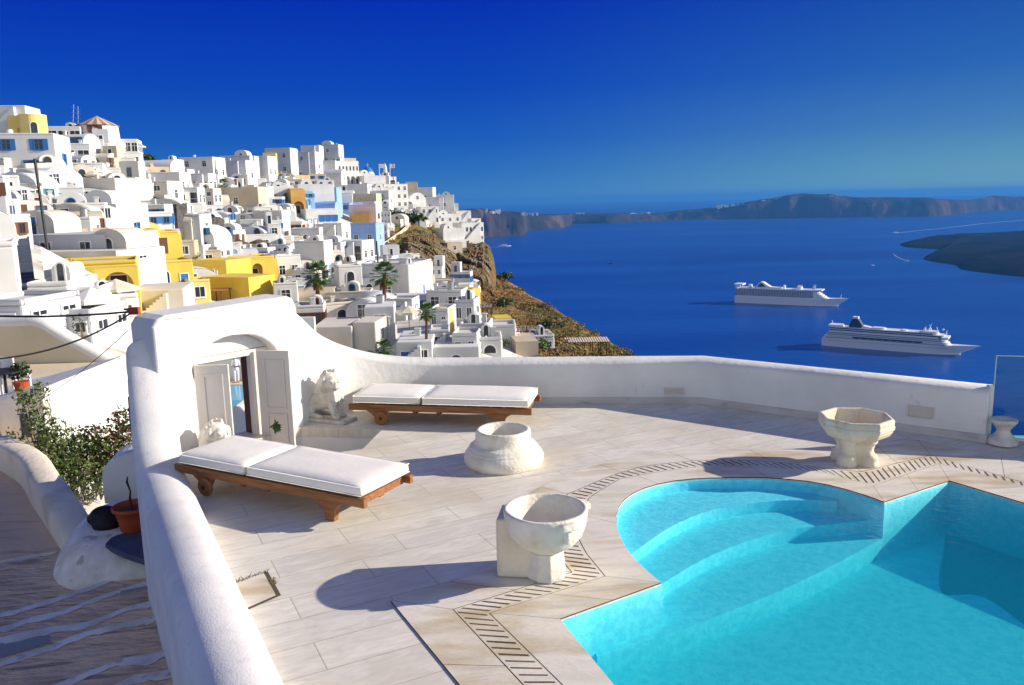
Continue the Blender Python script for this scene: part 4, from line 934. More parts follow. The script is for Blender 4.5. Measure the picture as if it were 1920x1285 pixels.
def rock_patch(name, tops, bots, step, amp, seed, nv=46):
    xs = np.arange(tops[0][0], tops[-1][0] + .1, step); vs = []; fs = []
    for i, x in enumerate(xs):
        y0 = np.interp(x, [p[0] for p in tops], [p[1] for p in tops]); y1 = np.interp(x, [p[0] for p in bots], [p[1] for p in bots]); db = depth(x, y1); dtp = depth(x, max(y0, ysil(x) + 1))
        eu = min(1, min(i, len(xs) - 1 - i) / (len(xs) * .12))
        for j in range(nv + 1):
            v = j / nv; y = y1 + (y0 - y1) * v; p0 = D(x, y, db + (dtp - db) * v ** 2.2); e = min(1, v / .1, (1 - v) / .08) * eu
            q = p0 * .13; g = 0; a_ = 1.0; f_ = 1.0
            for o_ in range(5): g += a_ * (1 - 2 * abs(mnoise.noise(Vector((q.x * f_ + seed, q.y * f_, q.z * f_ * .30 + seed))))); a_ *= .55; f_ *= 2.05
            w = (p0 - EYE).normalized(); vs.append(p0 - w * (amp * (.55 + g * .55) * e + .6 - 2.2 * (1 - e)) + Vector((0, 0, g * .5 * e)))
    k_ = nv + 1
    for i in range(len(xs) - 1):
        for j in range(nv): a = i * k_ + j; fs.append((a, a + k_, a + k_ + 1, a + 1))
    m = MB(); m.add(vs, fs); o = m.build(name, 'cliff_rock', smooth=False); return tag(o, kind='structure')
rock_patch('cliff_rock', [(852,462),(870,464),(905,452),(918,462),(926,486),(930,512)], [(852,522),(880,536),(905,544),(920,546),(928,546),(932,540)], 1.0, 5.5, 1.3)
rock_patch('rock_outcrop', [(752,446),(790,440),(815,436),(840,458),(866,470)], [(752,478),(780,492),(815,516),(845,524),(866,522)], 1.4, 4.5, 8.1)

# scrub: low cushions over the slope, past counting
def leafcloud(mb_, c, r, n, s, r_=rng, up=.5):
    c = Vector(c)
    for _ in range(n):
        d = Vector((r_.gauss(0, 1), r_.gauss(0, 1), r_.gauss(0, 1))).normalized() * (r_.random() ** .45)
        p = c + Vector((d.x * r[0], d.y * r[1], d.z * r[2]))
        a = Vector((r_.gauss(0, 1), r_.gauss(0, 1), r_.gauss(0, 1) + up)).normalized(); b = a.orthogonal().normalized(); cc_ = a.cross(b)
        an = r_.uniform(0, 6.28); u = (b * math.cos(an) + cc_ * math.sin(an)) * s * r_.uniform(.6, 1.3); w = a.cross(u) * .55
        mb_.add([p - u, p + w, p + u, p - w], [(0, 1, 2, 3)])
sc = {'leaf_olive': MB(), 'leaf_green': MB(), 'dry_frond': MB()}
cnt = 0
while cnt < 1300:
    x = rng.uniform(690, 1230); y = rng.uniform(410, 720)
    if y < ysil(x) + 1 or not inpoly(x, y, scrub_poly): continue
    d = depth(x, y); p = D(x, y, d); sz = rng.uniform(.5, 1.5) * (1 if d < 200 else 1.5); cnt += 1
    m_ = rng.choices(['leaf_olive', 'leaf_green', 'dry_frond'], [5, 2, 3])[0]
    leafcloud(sc[m_], p + Vector((0, 0, sz * .2)), (sz, sz, sz * .42), 34, sz * .16)
for k_, m in sc.items(): tag(m.build('hillside_scrub', k_), 'low dry scrub scattered over the brown slope above the sea', 'scrub', kind='stuff')

# ------------------------------------------------------------------ shrubs, palms, parasols
def bush(px, py, wpx, hpx, label, m_='leaf_dark', name='shrub', group=None, d=None, n=150):
    d = d or depth(px, py); s = d / FPX; p = D(px, py, d); mb_ = MB()
    for q in range(6):
        mb_ and leafcloud(mb_, (rng.uniform(-.3, .3) * wpx * s, rng.uniform(-.25, .25) * wpx * s, hpx * s * rng.uniform(.35, .7)), (wpx * s * .32, wpx * s * .3, hpx * s * .32), n // 6, max(.05, wpx * s * .075))
    t = thing(name, label, 'shrub', p, 0, group); mb_.build('foliage', m_, t)
    k = MB(); k.tube([(0, 0, -.3), (0, 0, hpx * s * .5)], [.05 * wpx * s, .02 * wpx * s], 6); k.build('stem', 'dry_frond', t); return t
def palm(px, pb, pt, crown_px, label, d=None, skirt=True, lean=0, group='palm trees below the white houses'):
    d = d or depth(px, pb); s = d / FPX; p = D(px, pb, d); H_ = (pb - pt) * s; t = thing('palm_tree', label, 'palm tree', p, 0, group)
    m = MB(); n = 12; pts = [Vector((lean * s * (i / n) ** 2, 0, -.6 + (H_ + .6) * i / n)) for i in range(n + 1)]
    rb = max(.10, crown_px * s * .055); m.tube(pts, [rb * (1.35 - .45 * i / n) * (1 + .08 * (i % 2)) for i in range(n + 1)], 9); m.build('trunk', 'palm_trunk', t)
    top = pts[-1]; R_ = crown_px * s * .5; m = MB(); nf = 34
    for q in range(nf):
        az = q * 2.399; el = R(78 - 120 * (q / nf) ** .9); L = R_ * rng.uniform(.55, .75)
        dr = Vector((math.cos(az) * math.cos(el), math.sin(az) * math.cos(el), math.sin(el))); base = top + dr * L * .85 + Vector((0, 0, -.10 * L * math.cos(el)))
        m.tube([top, base], [rb * .12, rb * .06], 4, cap=False)
        sd = dr.cross(Vector((0, 0, 1))).normalized() if abs(dr.z) < .98 else Vector((1, 0, 0)); nn = sd.cross(dr)
        for k in range(11):                                            # fan blades
            f = R(-80 + 16 * k); v = dr * math.cos(f) + sd * math.sin(f); bl = R_ * .52 * (1 - .25 * abs(k - 5) / 5) * rng.uniform(.85, 1.1)
            tip = base + v * bl + Vector((0, 0, -.30 * bl)) + nn * .05 * bl; mid = base + v * bl * .55; wd = v.cross(nn).normalized() * bl * .075
            m.add([base, mid + wd, tip, mid - wd], [(0, 1, 2, 3)])
    m.build('crown', 'palm_leaf', t)
    if skirt:
        m = MB()
        for q in range(40):
            az = rng.uniform(0, 6.28); z0 = top.z - R_ * rng.uniform(.0, .35); L = R_ * rng.uniform(.35, .6); b = Vector((top.x + math.cos(az) * rb, math.sin(az) * rb, z0)); tip = Vector((top.x + math.cos(az) * (rb + L * .35), math.sin(az) * (rb + L * .35), z0 - L)); sd = Vector((-math.sin(az), math.cos(az), 0)) * L * .16
            m.add([b - sd * .3, b + sd * .3, tip + sd, tip - sd], [(0, 1, 2, 3)])
        m.build('dry_skirt', 'dry_frond', t)
    return t
def parasol(px, pb, wpx, hpx, label, m_='brown_canvas', group='brown parasols on the yellow hotel terraces', d=None):
    d = d or depth(px, pb); s = d / FPX; p = D(px, pb, d); t = thing('parasol', label, 'parasol', p, rng.uniform(0, 1), group)
    r = wpx * s * .5; h = hpx * s; m = MB(); m.tube([(0, 0, -.5), (0, 0, h)], max(.03, r * .03), 6); m.build('pole', 'frame_brown', t)
    m = MB(); k = 8; rise = r * .42; vs = [(0, 0, h + .02)] + [(r * math.cos(2 * math.pi * i / k), r * math.sin(2 * math.pi * i / k), h - rise) for i in range(k)] + [(r * math.cos(2 * math.pi * i / k), r * math.sin(2 * math.pi * i / k), h - rise - .16 * r) for i in range(k)]
    m.add(vs, [(0, 1 + i, 1 + (i + 1) % k) for i in range(k)] + [(1 + i, 1 + k + i, 1 + k + (i + 1) % k, 1 + (i + 1) % k) for i in range(k)]); m.build('canopy', m_, t); return t

# ------------------------------------------------------------------ houses
FR = {'w': 'frame_white', 'b': 'frame_blue', 'n': 'frame_brown', 'g': 'frame_green', 't': 'teal_paint'}
_cache = {}
def opening_mesh(kind, w, h, fm, gm):
    key = (kind, round(w, 1), round(h, 1), fm, gm)
    if key in _cache: return _cache[key]
    w, h = max(.3, key[1]), max(.3, key[2]); f = min(.10, w * .14)
    a, b = MB(), MB()
    if kind == 'win' or kind == 'door':
        a.box(-w / 2, -w / 2 + f, -.07, .02, 0, h); a.box(w / 2 - f, w / 2, -.07, .02, 0, h); a.box(-w / 2 + f, w / 2 - f, -.07, .02, h - f, h)
        if kind == 'win':
            a.box(-w / 2 - .06, w / 2 + .06, -.11, .02, -.07, 0); a.box(-w / 2 + f, w / 2 - f, -.07, .02, 0, f); a.box(-.025, .025, -.05, .01, f, h - f)
            if fm != 'frame_white':
                for sg in (-1, 1): a.box(min(sg * (w / 2 + .012), sg * (w / 2 + w * .46)), max(sg * (w / 2 + .012), sg * (w / 2 + w * .46)), -.045, .02, .02, h)
            if h > 1.3: a.box(-w / 2 + f, -.025, -.05, .01, h * .62, h * .62 + .05); a.box(.025, w / 2 - f, -.05, .01, h * .62, h * .62 + .05)
        b.box(-w / 2 + f, w / 2 - f, -.02, .012, 0 if kind == 'door' else f, h - f)
    else:
        r = w / 2; hs = max(.1, h - r); n = 12; inner = [(-r, 0), (r, 0)] + [(r * math.cos(math.pi * q / n), hs + r * math.sin(math.pi * q / n)) for q in range(n + 1)]
        b.prism(inner, -.02, .012, M=MX)
        ro = r + .10; 
        for q in range(n):
            A0, A1 = math.pi * q / n, math.pi * (q + 1) / n
            pr = [(r * math.cos(A0), hs + r * math.sin(A0)), (ro * math.cos(A0), hs + ro * math.sin(A0)), (ro * math.cos(A1), hs + ro * math.sin(A1)), (r * math.cos(A1), hs + r * math.sin(A1))]
            a.prism(pr, -.07, .02, M=MX)
        a.box(r, ro, -.07, .02, 0, hs); a.box(-ro, -r, -.07, .02, 0, hs)
    nm = {'win': ('window', 'pane'), 'door': ('door', 'door_panel'), 'arch': ('arched_window', 'pane'), 'loggia': ('archway', 'recess')}[kind]
    oa = a.build(nm[0], fm, link=False).data; ob = b.build(nm[1], gm, link=False).data
    _cache[key] = (nm, oa, ob); return _cache[key]
def put_opening(root, M, u, z, w, h, kind='win', fm='frame_white', gm='dark_glass'):
    nm, ma, mb_ = opening_mesh(kind, w, h, fm, gm)
    a = bpy.data.objects.new(nm[0], ma); COL.objects.link(a); a.parent = root; a.matrix_local = M @ Matrix.Translation((u, 0, z))
    b = bpy.data.objects.new(nm[1], mb_); COL.objects.link(b); b.parent = a; return a
PLACED = []
def house(x0, x1, yt, yb, yaw=0, kind='flat', m_='lime_white', F='', Rr='', label=None, cat='house', fm='w', dep=None, name='house', d=None, gm='dark_glass', roof='grey_roof', group=None, chim=0, under=5.0, terr=None, reserve=True, gmat='dark_glass', glass_door=None):
    """F / Rr: opening rows for the front and right-hand side, e.g. 'w3' three windows, 'a2' arched, 'l3' loggia arches, 'd1' door, 'g4' tall glazing; rows bottom to top split by '/'"""
    pxc = (x0 + x1) / 2; d = d or depth(pxc, yb); s = d / FPX; p = D(pxc, yb, d)
    az = math.atan2(p.x, p.y); rel = R(yaw) - (-az)    # front normal against the line of sight
    w = (x1 - x0) * s / max(.55, abs(math.cos(R(yaw) + az))) ; h = max(1.2, (yb - yt) * s)
    dep = dep or min(max(w * .8, 3.5), 7.5)
    if reserve: PLACED.append((x0, yt, x1, yb))
    t = thing(name, label, cat, p, R(yaw), group)
    m = MB(); rf = MB(); w2 = w / 2
    if kind in ('flat', 'step', 'plain'):
        par = .3 if kind != 'plain' else 0
        m.box(-w2, w2, 0, dep, -under, h - par)
        if par:
            q = .22; m.box(-w2, w2, 0, q, h - par, h); m.box(-w2, w2, dep - q, dep, h - par, h); m.box(-w2, -w2 + q, q, dep - q, h - par, h); m.box(w2 - q, w2, q, dep - q, h - par, h)
            rf.box(-w2 + q, w2 - q, q, dep - q, h - par + .002, h - par + .04)
    elif kind == 'vault':
        r = w2; rise = min(r, h * .5); hw = h - rise; n = 14
        arc = [(r * math.cos(math.pi * q / n), hw + rise * math.sin(math.pi * q / n)) for q in range(n + 1)]
        m.prism([(-w2, -under), (w2, -under)] + arc, 0, dep, M=MX)
        arc2 = [(a * 1.0 + (.0), b + .05) for a, b in arc]
        for q in range(n): rf.add([(arc2[q][0], .25, arc2[q][1]), (arc2[q + 1][0], .25, arc2[q + 1][1]), (arc2[q + 1][0], dep - .25, arc2[q + 1][1]), (arc2[q][0], dep - .25, arc2[q][1])], [(0, 1, 2, 3)])
    elif kind == 'vaultx':
        r = dep / 2; rise = min(r, h * .45); hw = h - rise; n = 14
        m.box(-w2, w2, 0, dep, -under, hw)
        arc = [(r - r * math.cos(math.pi * q / n), hw + rise * math.sin(math.pi * q / n)) for q in range(n + 1)]
        MY = Matrix(((0, 0, 1, 0), (1, 0, 0, 0), (0, 1, 0, 0), (0, 0, 0, 1)))
        rf.prism(arc, -w2, w2, M=MY)
    if kind == 'step':
        uw = w * rng.uniform(.4, .6); ux0 = rng.choice([-w2, w2 - uw]); uh = h + rng.uniform(2.0, 2.7)
        u = MB(); u.box(ux0 + .02, ux0 + uw - .02, dep * .35, dep - .02, h - .25, uh); us = u.build('upper_storey', m_, t)
        put_opening(us, Matrix.Translation((ux0 + uw / 2, dep * .35, 0)), 0, h - .2, .8, 1.8, 'door', FR[fm])
    if terr:                                                        # a terrace in front with its low wall
        tw, tdp, tz = terr; u = MB(); xx0 = -tw * w / 2; xx1 = tw * w / 2; q = .16
        u.box(xx0, xx1, -tdp, -.01, -under, tz); u.box(xx0, xx1, -tdp, -tdp + q, tz, tz + .75); u.box(xx0, xx0 + q, -tdp + q, -.01, tz, tz + .75); u.box(xx1 - q, xx1, -tdp + q, -.01, tz, tz + .75)
        u.build('terrace_wall', m_, t)
    wo_ = m.build('wall', m_, t)
    if kind != 'plain' or m_.startswith('lime'): bevel(wo_, .11, 2, 40)
    if kind in ('flat', 'plain') and m_.startswith('lime') and reserve is not None:
        ex = rng.random()
        if ex < .30:                                                   # a little vaulted room on the roof
            u = MB(); rw = w * rng.uniform(.28, .5); xo = rng.uniform(-.2, .2) * w; rh_ = rng.uniform(1.3, 2.0); y_ = dep * .45; rr = rw / 2; ar = [(xo + rr * math.cos(math.pi * q / 10), h - .35 + rh_ * .45 + rr * .7 * math.sin(math.pi * q / 10)) for q in range(11)]
            u.prism([(xo - rr, h - .35), (xo + rr, h - .35)] + ar, y_, dep - .3, M=MX); us = u.build('roof_room', m_, t); put_opening(us, Matrix.Translation((xo, y_, 0)), 0, h - .3, min(.8, rw * .4), rh_ * .6, 'arch', FR[fm])
        elif ex < .42:
            u = MB(); xo = rng.uniform(-.3, .3) * w; u.lathe([(0, h - .3), (.42, h - .3), (.42, h + .75), (.3, h + .85), (0, h + .85)], 12, c=(xo, dep * .6, 0)); u.build('water_tank', 'grey_metal' if rng.random() < .5 else 'frame_white', t)
        elif ex < .60:                                                 # an outside stair up to the roof
            u = MB(); n_s = max(4, int(h / .22)); run = min(w * .8, n_s * .26)
            for q in range(n_s): u.box(-w2 + run * q / n_s, -w2 + run * (q + 1) / n_s, -.85, -.005, -under if q == 0 else -.5, (h - .3) * (q + 1) / n_s)
            u.build('outside_stair', m_, t)
        if rng.random() < .35:
            u = MB(); cx = rng.uniform(-.35, .35) * w; cyy = dep * rng.uniform(.25, .5); u.box(cx - .2, cx + .2, cyy - .2, cyy + .2, h - .3, h + .55); u.box(cx - .27, cx + .27, cyy - .27, cyy + .27, h + .55, h + .66); u.build('chimney', m_, t)
    if F and 'l' in F.split('/')[0]:                                   # an arcade standing in front of the ground floor
        rs = F.split('/')[0]; items = []
        for tk in rs.split(','):
            if tk and tk[0] != '-': items += [tk[0]] * int(tk[1:] or 1)
        eff = (h - .45 if kind != 'vault' else h - .1) / len(F.split('/')); cw = w / len(items); hl = []
        for k, c in enumerate(items):
            if c != 'l': continue
            uu = -w2 + cw * (k + .5); r = min(1.3, cw * .37); zt_ = min(eff * .84, 3.0); hs_ = max(.2, zt_ - r)
            hl.append([(uu - r, .0), (uu + r, .0)] + [(uu + r * math.cos(math.pi * q / 12), hs_ + r * math.sin(math.pi * q / 12)) for q in range(13)])
        u = MB(); outer_ = [(-w2, 0.0)]
        for hh in hl: outer_ += [hh[0]] + hh[2:][::-1] + [hh[1]]
        outer_ += [(w2, 0.0), (w2, eff), (-w2, eff)]
        u.prism(outer_, -1.35, -1.0, M=MX); u.box(-w2, w2, -1.0, -.01, eff - .25, eff); u.box(-w2, -w2 + .2, -1.0, -.01, -under, eff - .25); u.box(w2 - .2, w2, -1.0, -.01, -under, eff - .25); u.box(-w2, w2, -1.35, -1.0, -under, -.001)
        u.build('arcade', m_, t)
    if rf.v: rf.build('roof', roof if kind not in ('vaultx', 'vault') or roof != 'grey_roof' else m_, t)
    for q in range(chim):
        u = MB(); cx = rng.uniform(-.35, .35) * w; cyy = dep * rng.uniform(.3, .7); hh = h + (rng.uniform(.3, .7)); u.box(cx - .22, cx + .22, cyy - .22, cyy + .22, h - .9, hh); u.box(cx - .30, cx + .30, cyy - .30, cyy + .30, hh, hh + .12); u.build('chimney', m_, t)
    for spec, MM, ww in ((F, Matrix.Identity(4), w), (Rr, Matrix.Translation((w2, dep / 2, 0)) @ Matrix.Rotation(R(90), 4, 'Z'), dep)):
        if not spec: continue
        rows_ = spec.split('/'); eff = h - (.45 if kind != 'vault' else .1); rh = eff / len(rows_)
        for ri, rs in enumerate(rows_):
            items = []
            for tk in rs.split(','):
                if tk and tk[0] != '-': items += [tk[0]] * int(tk[1:] or 1)
            for k, c in enumerate(items):
                cw = ww / len(items); u = -ww / 2 + cw * (k + .5); z0 = ri * rh
                if c == 'w': put_opening(t, MM, u, z0 + rh * .34, min(1.25, cw * .55), min(1.55, rh * .54), 'win', FR[fm], gm)
                elif c == 'W': put_opening(t, MM, u, z0 + rh * .20, cw * .84, rh * .62, 'win', FR[fm], gm)
                elif c == 'a': put_opening(t, MM, u, z0 + rh * .22, min(1.0, cw * .5), min(1.8, rh * .62), 'arch', FR[fm], gm)
                elif c == 'l': put_opening(t, MM, u, z0 + .03, min(1.3, cw * .5), min(2.0, rh * .7), 'door', FR[fm], gmat)
                elif c == 'd': put_opening(t, MM, u, z0 + .01, min(1.0, cw * .6), min(2.1, rh * .8), 'door', FR[fm], glass_door or FR[rng.choice('bbntw')] )
                elif c == 'g': put_opening(t, MM, u, z0 + .05, cw * .92, rh * .88, 'win', FR[fm], gm)
    return t

# ================================================================== THE TOWN, house by house (photo position, then what it looks like)
HS = [
# --- top left
(-30,48,200,262,8,'flat','lime_white','w1/-','w1','white rooftop block beside the yellow round-cornered house at the top left',dict()),
(-60,98,252,335,14,'flat','lime_white','w2/w3','w1','large white house with small blue window under the yellow round-cornered house',dict(fm='b',dep=8)),
(92,150,238,272,16,'plain','lime_white','g3','g2','glazed white veranda between the yellow house and the windmill',dict(dep=6)),
(96,168,270,312,18,'flat','lime_white','W3','', 'white house with three wide dark openings below the glazed veranda',dict()),
(150,196,262,306,26,'flat','lime_white','a1','', 'white block with one arched window just left of the glazed pavilion',dict()),
(30,122,286,338,38,'vault','lime_grey_shade','a3','', 'grey-roofed barrel vault house behind the top of the black pole',dict(dep=9)),
(112,192,306,338,22,'flat','lime_white','a3','', 'white arcaded terrace house with plants below the windmill',dict(terr=(1,2.5,.2))),
(190,254,296,338,22,'flat','lime_white','d1,w2','w1','white house under the glazed pavilion with tall white shutters',dict()),
(252,318,300,334,-4,'vaultx','lime_grey_shade','','', 'long low grey vault on the ridge right of the windmill',dict()),
(306,334,300,334,-4,'flat','lime_white','w1','w1','small white cube at the end of the low ridge vault',dict()),
(0,40,330,400,30,'flat','lime_white','a1/w1','w1','white house with dark arched opening left of the black pole',dict()),
(-70,12,330,430,24,'flat','lime_grey_shade','w1/w2','', 'grey-white house at the left edge beside the dark stairway',dict(fm='n')),
(128,214,336,382,-12,'plain','lime_warm','','', 'long warm white building with blank sloping wall above the rubble stones',dict(dep=8)),
(208,242,324,386,32,'vault','lime_white','w3/a1','', 'narrow white chapel-like gable with an arched window at its top',dict(dep=7)),
(232,336,324,372,6,'flat','lime_white','w3','w2','white house with a satellite dish right of the chapel-like gable',dict(terr=(1,3,.1))),
(318,372,352,395,4,'flat','lime_white','g2','w2','white veranda house below the dark ridge shrubs',dict()),
(236,290,376,424,16,'flat','lime_white','','w1','tall blank white block above the yellow vault',dict()),
(284,332,384,430,-4,'plain','dark_stone','','', 'black lava-stone wall house right of the blank white block',dict(name='stone_house')),
(336,394,408,432,-8,'vaultx','dark_stone','','', 'black stone barrel roof above the long white wall',dict(name='stone_house')),
(84,212,384,412,-4,'plain','lime_white','','', 'long plain white wall house above the pale vault with the orange arch',dict()),
(86,168,408,446,10,'flat','lime_white','-,a1,-','', 'white vaulted house with one small arched opening right of the black pole',dict(gm='ochre_plaster')),
(172,228,402,436,6,'flat','pale_yellow_plaster','','', 'pale yellow wall house behind the yellow hotel',dict()),
(60,190,440,480,-10,'plain','lime_grey_shade','','', 'long pale grey roof house stepping down beside the yellow hotel',dict(dep=8)),
(70,210,474,498,-10,'plain','lime_warm','','', 'low warm grey terrace house under the pale grey roof house',dict(dep=7)),
# --- yellow hotel
(186,300,432,490,34,'flat','yellow_plaster','w1,W2','', 'upper yellow hotel block with a wide dark window under a parasol',dict(cat='hotel',name='hotel',fm='n',dep=7)),
(280,338,434,492,34,'flat','yellow_plaster','l1,w1','', 'yellow hotel wing with a green arched door left of the dark ridge beams',dict(cat='hotel',name='hotel',gmat='frame_green',dep=7)),
(238,300,416,446,34,'vault','pale_yellow_plaster','','', 'pale yellow barrel vault crowning the yellow hotel',dict(dep=9,roof='grey_roof')),
(120,256,490,552,24,'flat','yellow_plaster','w1,l1','', 'lower yellow hotel block with one white-framed arch above the white gable',dict(cat='hotel',name='hotel',gmat='dark_wood',dep=6)),
(192,264,480,500,24,'plain','lime_white','','', 'white balcony ledge with an urn in front of the upper yellow hotel',dict(dep=3)),
(256,300,502,546,30,'plain','lime_grey_shade','W1','', 'dark timber pergola house with white curtain on the yellow hotel terrace',dict(dep=3)),
(296,364,488,548,32,'flat','yellow_plaster','a1,d1','', 'yellow hotel block with white arch and dark red flowerpot beside the brown stairs',dict(cat='hotel',name='hotel',dep=6)),
(366,424,488,528,-24,'plain','yellow_plaster','','', 'shaded ochre-yellow hotel wall behind the central sunbeds',dict(cat='hotel',name='hotel',dep=5)),
(418,516,482,528,34,'flat','yellow_plaster','l3,w1','', 'yellow hotel loggia with three pointed arches and a green balustrade',dict(cat='hotel',name='hotel',gmat='dark_wood',dep=6)),
(388,466,520,566,-22,'plain','yellow_plaster','','', 'large shaded yellow hotel retaining block above the gate roof',dict(cat='hotel',name='hotel',dep=5)),
(358,396,524,572,30,'flat','pale_yellow_plaster','w1','', 'bright yellow stair tower beside the brown steps',dict(dep=4)),
(462,492,528,566,28,'flat','pale_yellow_plaster','l1','', 'small yellow porch house right of the shaded yellow retaining block',dict(dep=4)),
(252,346,543,604,14,'plain','lime_warm','','', 'big blank cream wall under the parasol terrace of the yellow hotel',dict(dep=6)),
(306,330,470,492,10,'flat','lime_grey_shade','d1','', 'little grey shed on the yellow hotel roof',dict(dep=3)),
(330,366,452,488,12,'flat','cream_plaster','w1','', 'cream house with dark timber beam right of the yellow hotel',dict()),
(376,452,460,490,26,'flat','lime_white','a3','', 'long white house with three blue-shaded arches above the shaded ochre wall',dict(glass_door=None,gm='blue_plaster')),
(436,520,440,478,28,'flat','lime_white','-','', 'big white wall house behind the brown parasols of the loggia',dict()),
(418,500,432,452,20,'flat','lime_white','','', 'long low white wall with specks above the brown parasols',dict()),
# --- left foreground slope of the town
(60,128,528,584,8,'flat','lime_white','w1','a1','white stepped house with small open arch beside the sloping white wall',dict(dep=5)),
(120,190,538,592,12,'flat','lime_white','a1','', 'white house with rounded window and reed pots left of the red shutters',dict(dep=4)),
(170,260,552,606,30,'flat','lime_white','-,w2','', 'white house with two red shutters above the junction box',dict(gm='rust_red',fm='w',dep=4)),
(-60,28,392,470,34,'vault','lime_white','','', 'rounded white house at the left edge above the dark stairway',dict(dep=6)),
(-80,30,455,560,30,'flat','lime_white','','', 'bright blank white house at the left edge under the rounded one',dict(dep=6)),
(-60,36,572,612,-8,'flat','lime_grey_shade','w1,d1','', 'flat bluish grey house just behind the curved beige wall at the left edge',dict(dep=4)),
(40,98,562,608,14,'vault','lime_white','a1','', 'small white vault house just behind the curved beige wall',dict(dep=4)),
(100,170,580,640,0,'flat','lime_grey_shade','','', 'grey-shaded white house behind the sloping coping of the beige wall',dict(dep=4)),
# --- skyline of the ridge
(340,400,296,345,-6,'flat','lime_white','w3/w2','w2','white ridge house with a row of tall windows and a rooftop cabin',dict(chim=1)),
(318,352,318,350,-6,'flat','lime_grey_shade','w1','', 'grey-white ridge cube with greenery left of the row-windowed house',dict()),
(352,392,326,366,-4,'flat','lime_white','w4','w2','white balcony house in front of the row-windowed ridge house',dict()),
(404,462,302,350,-6,'flat','lime_grey_shade','w2','w1','square grey-shaded ridge house with two dark windows beside the palm',dict()),
(416,470,293,340,-4,'flat','lime_grey_shade','w3','', 'long roofline house behind the square grey-shaded ridge house',dict(chim=1)),
(456,504,294,344,-6,'flat','lime_white','w1,d1','w2','tall ridge house with a yellow side wall next to the utility pole',dict()),
(496,520,288,336,10,'flat','pale_yellow_plaster','w1','w1','narrow pale yellow ridge house',dict()),
(500,546,279,330,-6,'flat','lime_grey_shade','w2/w2','', 'grey ridge house with a tall wall behind the pale yellow one',dict()),
(544,592,286,332,-8,'flat','lime_grey_shade','w1,-,w1/-,w1,-','w1','big blank grey-white cube on the ridge with one small window',dict()),
(566,600,274,316,-4,'flat','lime_white','w2','', 'high white ridge house just left of the summit block',dict()),
(596,636,272,312,-6,'flat','lime_grey_shade','w2/w1,-','w1','summit block with rooftop tanks at the highest point of the ridge',dict(chim=2)),
(590,630,302,334,4,'flat','lime_white','d1','', 'small white house below the summit block with a blue canopy',dict(fm='b')),
(596,640,318,348,-6,'vaultx','lime_grey_shade','d1','', 'grey vaulted hall just left of the arcaded hall',dict()),
(636,674,303,345,34,'flat','lime_white','l4/a6','', 'tall lit hall with a row of narrow arched windows over an arcade',dict(dep=10)),
(640,668,297,310,34,'plain','cream_plaster','','', 'cream attic roof on top of the arcaded hall',dict()),
(672,704,326,352,30,'flat','lime_white','w2','', 'white house under the blue church dome',dict()),
(684,724,330,362,28,'flat','lime_white','w2','', 'white parish house between the dome and the bell tower',dict(chim=1)),
(716,744,332,356,28,'flat','lime_white','W1','', 'glazed white café house under the bell tower',dict()),
(700,740,352,384,26,'flat','lime_white','w3','', 'lit white house with three windows below the bell tower',dict()),
(722,766,346,392,30,'flat','lime_white','w4/w4/w4','', 'lit white hotel with ranks of small windows below the café',dict(cat='hotel',name='hotel')),
(652,690,346,374,-4,'plain','lime_grey_shade','','', 'grey blank terrace wall house below the arcaded hall',dict()),
(690,730,358,392,-6,'plain','lime_grey_shade','','', 'grey shaded house left of the ranked-window hotel',dict()),
(762,784,342,372,10,'flat','cream_plaster','','', 'cream stone house with flat white roof on the falling skyline',dict()),
(768,800,362,400,32,'vault','lime_white','a1/w1','', 'tall lit white vault end with a dark arch on the headland',dict()),
(784,812,352,384,-10,'plain','lime_grey_shade','w1','', 'sloped grey roof house on the skyline above the headland',dict()),
(796,832,370,400,4,'flat','lime_white','w2','w1','white headland house with a long roof terrace',dict()),
(816,852,366,398,4,'flat','lime_white','w1','w2','upper white headland cube at the end of the skyline',dict()),
(790,824,388,420,24,'flat','lime_white','a4/w3','', 'white headland hotel with four small arches over windows',dict(cat='hotel',name='hotel')),
(836,860,382,412,8,'flat','lime_white','w1','w1','white cube with a grey side stepping down the headland',dict()),
(824,866,402,438,28,'flat','lime_white','w3/w3','', 'broad lit white hotel block above the buttress',dict(cat='hotel',name='hotel')),
(856,884,396,428,22,'flat','lime_white','w2/w2','w1','white hotel tower right of the broad lit block',dict(cat='hotel',name='hotel')),
(832,872,428,470,30,'flat','lime_white','l1,-/-','', 'white hotel base with a tall arched recess over the stone buttress',dict(cat='hotel',name='hotel')),
(866,908,418,456,30,'flat','lime_white','w6/a6','', 'lit white hotel with a long row of balconies on the cliff edge',dict(cat='hotel',name='hotel',dep=8)),
(884,902,410,426,30,'flat','lime_white','w3','', 'small upper block with posts on the cliff-edge hotel',dict()),
(840,868,455,494,28,'plain','cream_plaster','-/w1','', 'cream stone buttress under the white hotel base',dict(name='buttress',cat='buttress')),
(770,800,400,424,20,'flat','lime_white','d1','', 'white garden house behind the hedge on the headland',dict()),
# --- middle
(404,484,352,398,-6,'plain','cream_plaster','w1','', 'long cream wall house below the stone retaining wall',dict(dep=6)),
(484,504,350,386,-8,'plain','lime_grey_shade','w1','', 'narrow grey house with one window left of the arched pool terrace',dict()),
(496,552,350,384,24,'flat','lime_white','-,l1,l1','', 'white house with two arches behind a small blue pool',dict(terr=(1,3.2,.1))),
(546,572,354,400,26,'flat','ochre_plaster','l1','', 'narrow ochre arched house next to the blue house',dict()),
(562,628,346,392,24,'flat','lime_white','w1,-,d1','', 'pale bluish white house left of the blue church roof',dict(fm='b')),
(594,632,352,388,-6,'flat','blue_plaster','-','', 'small blue-washed house wall in the middle of the town',dict()),
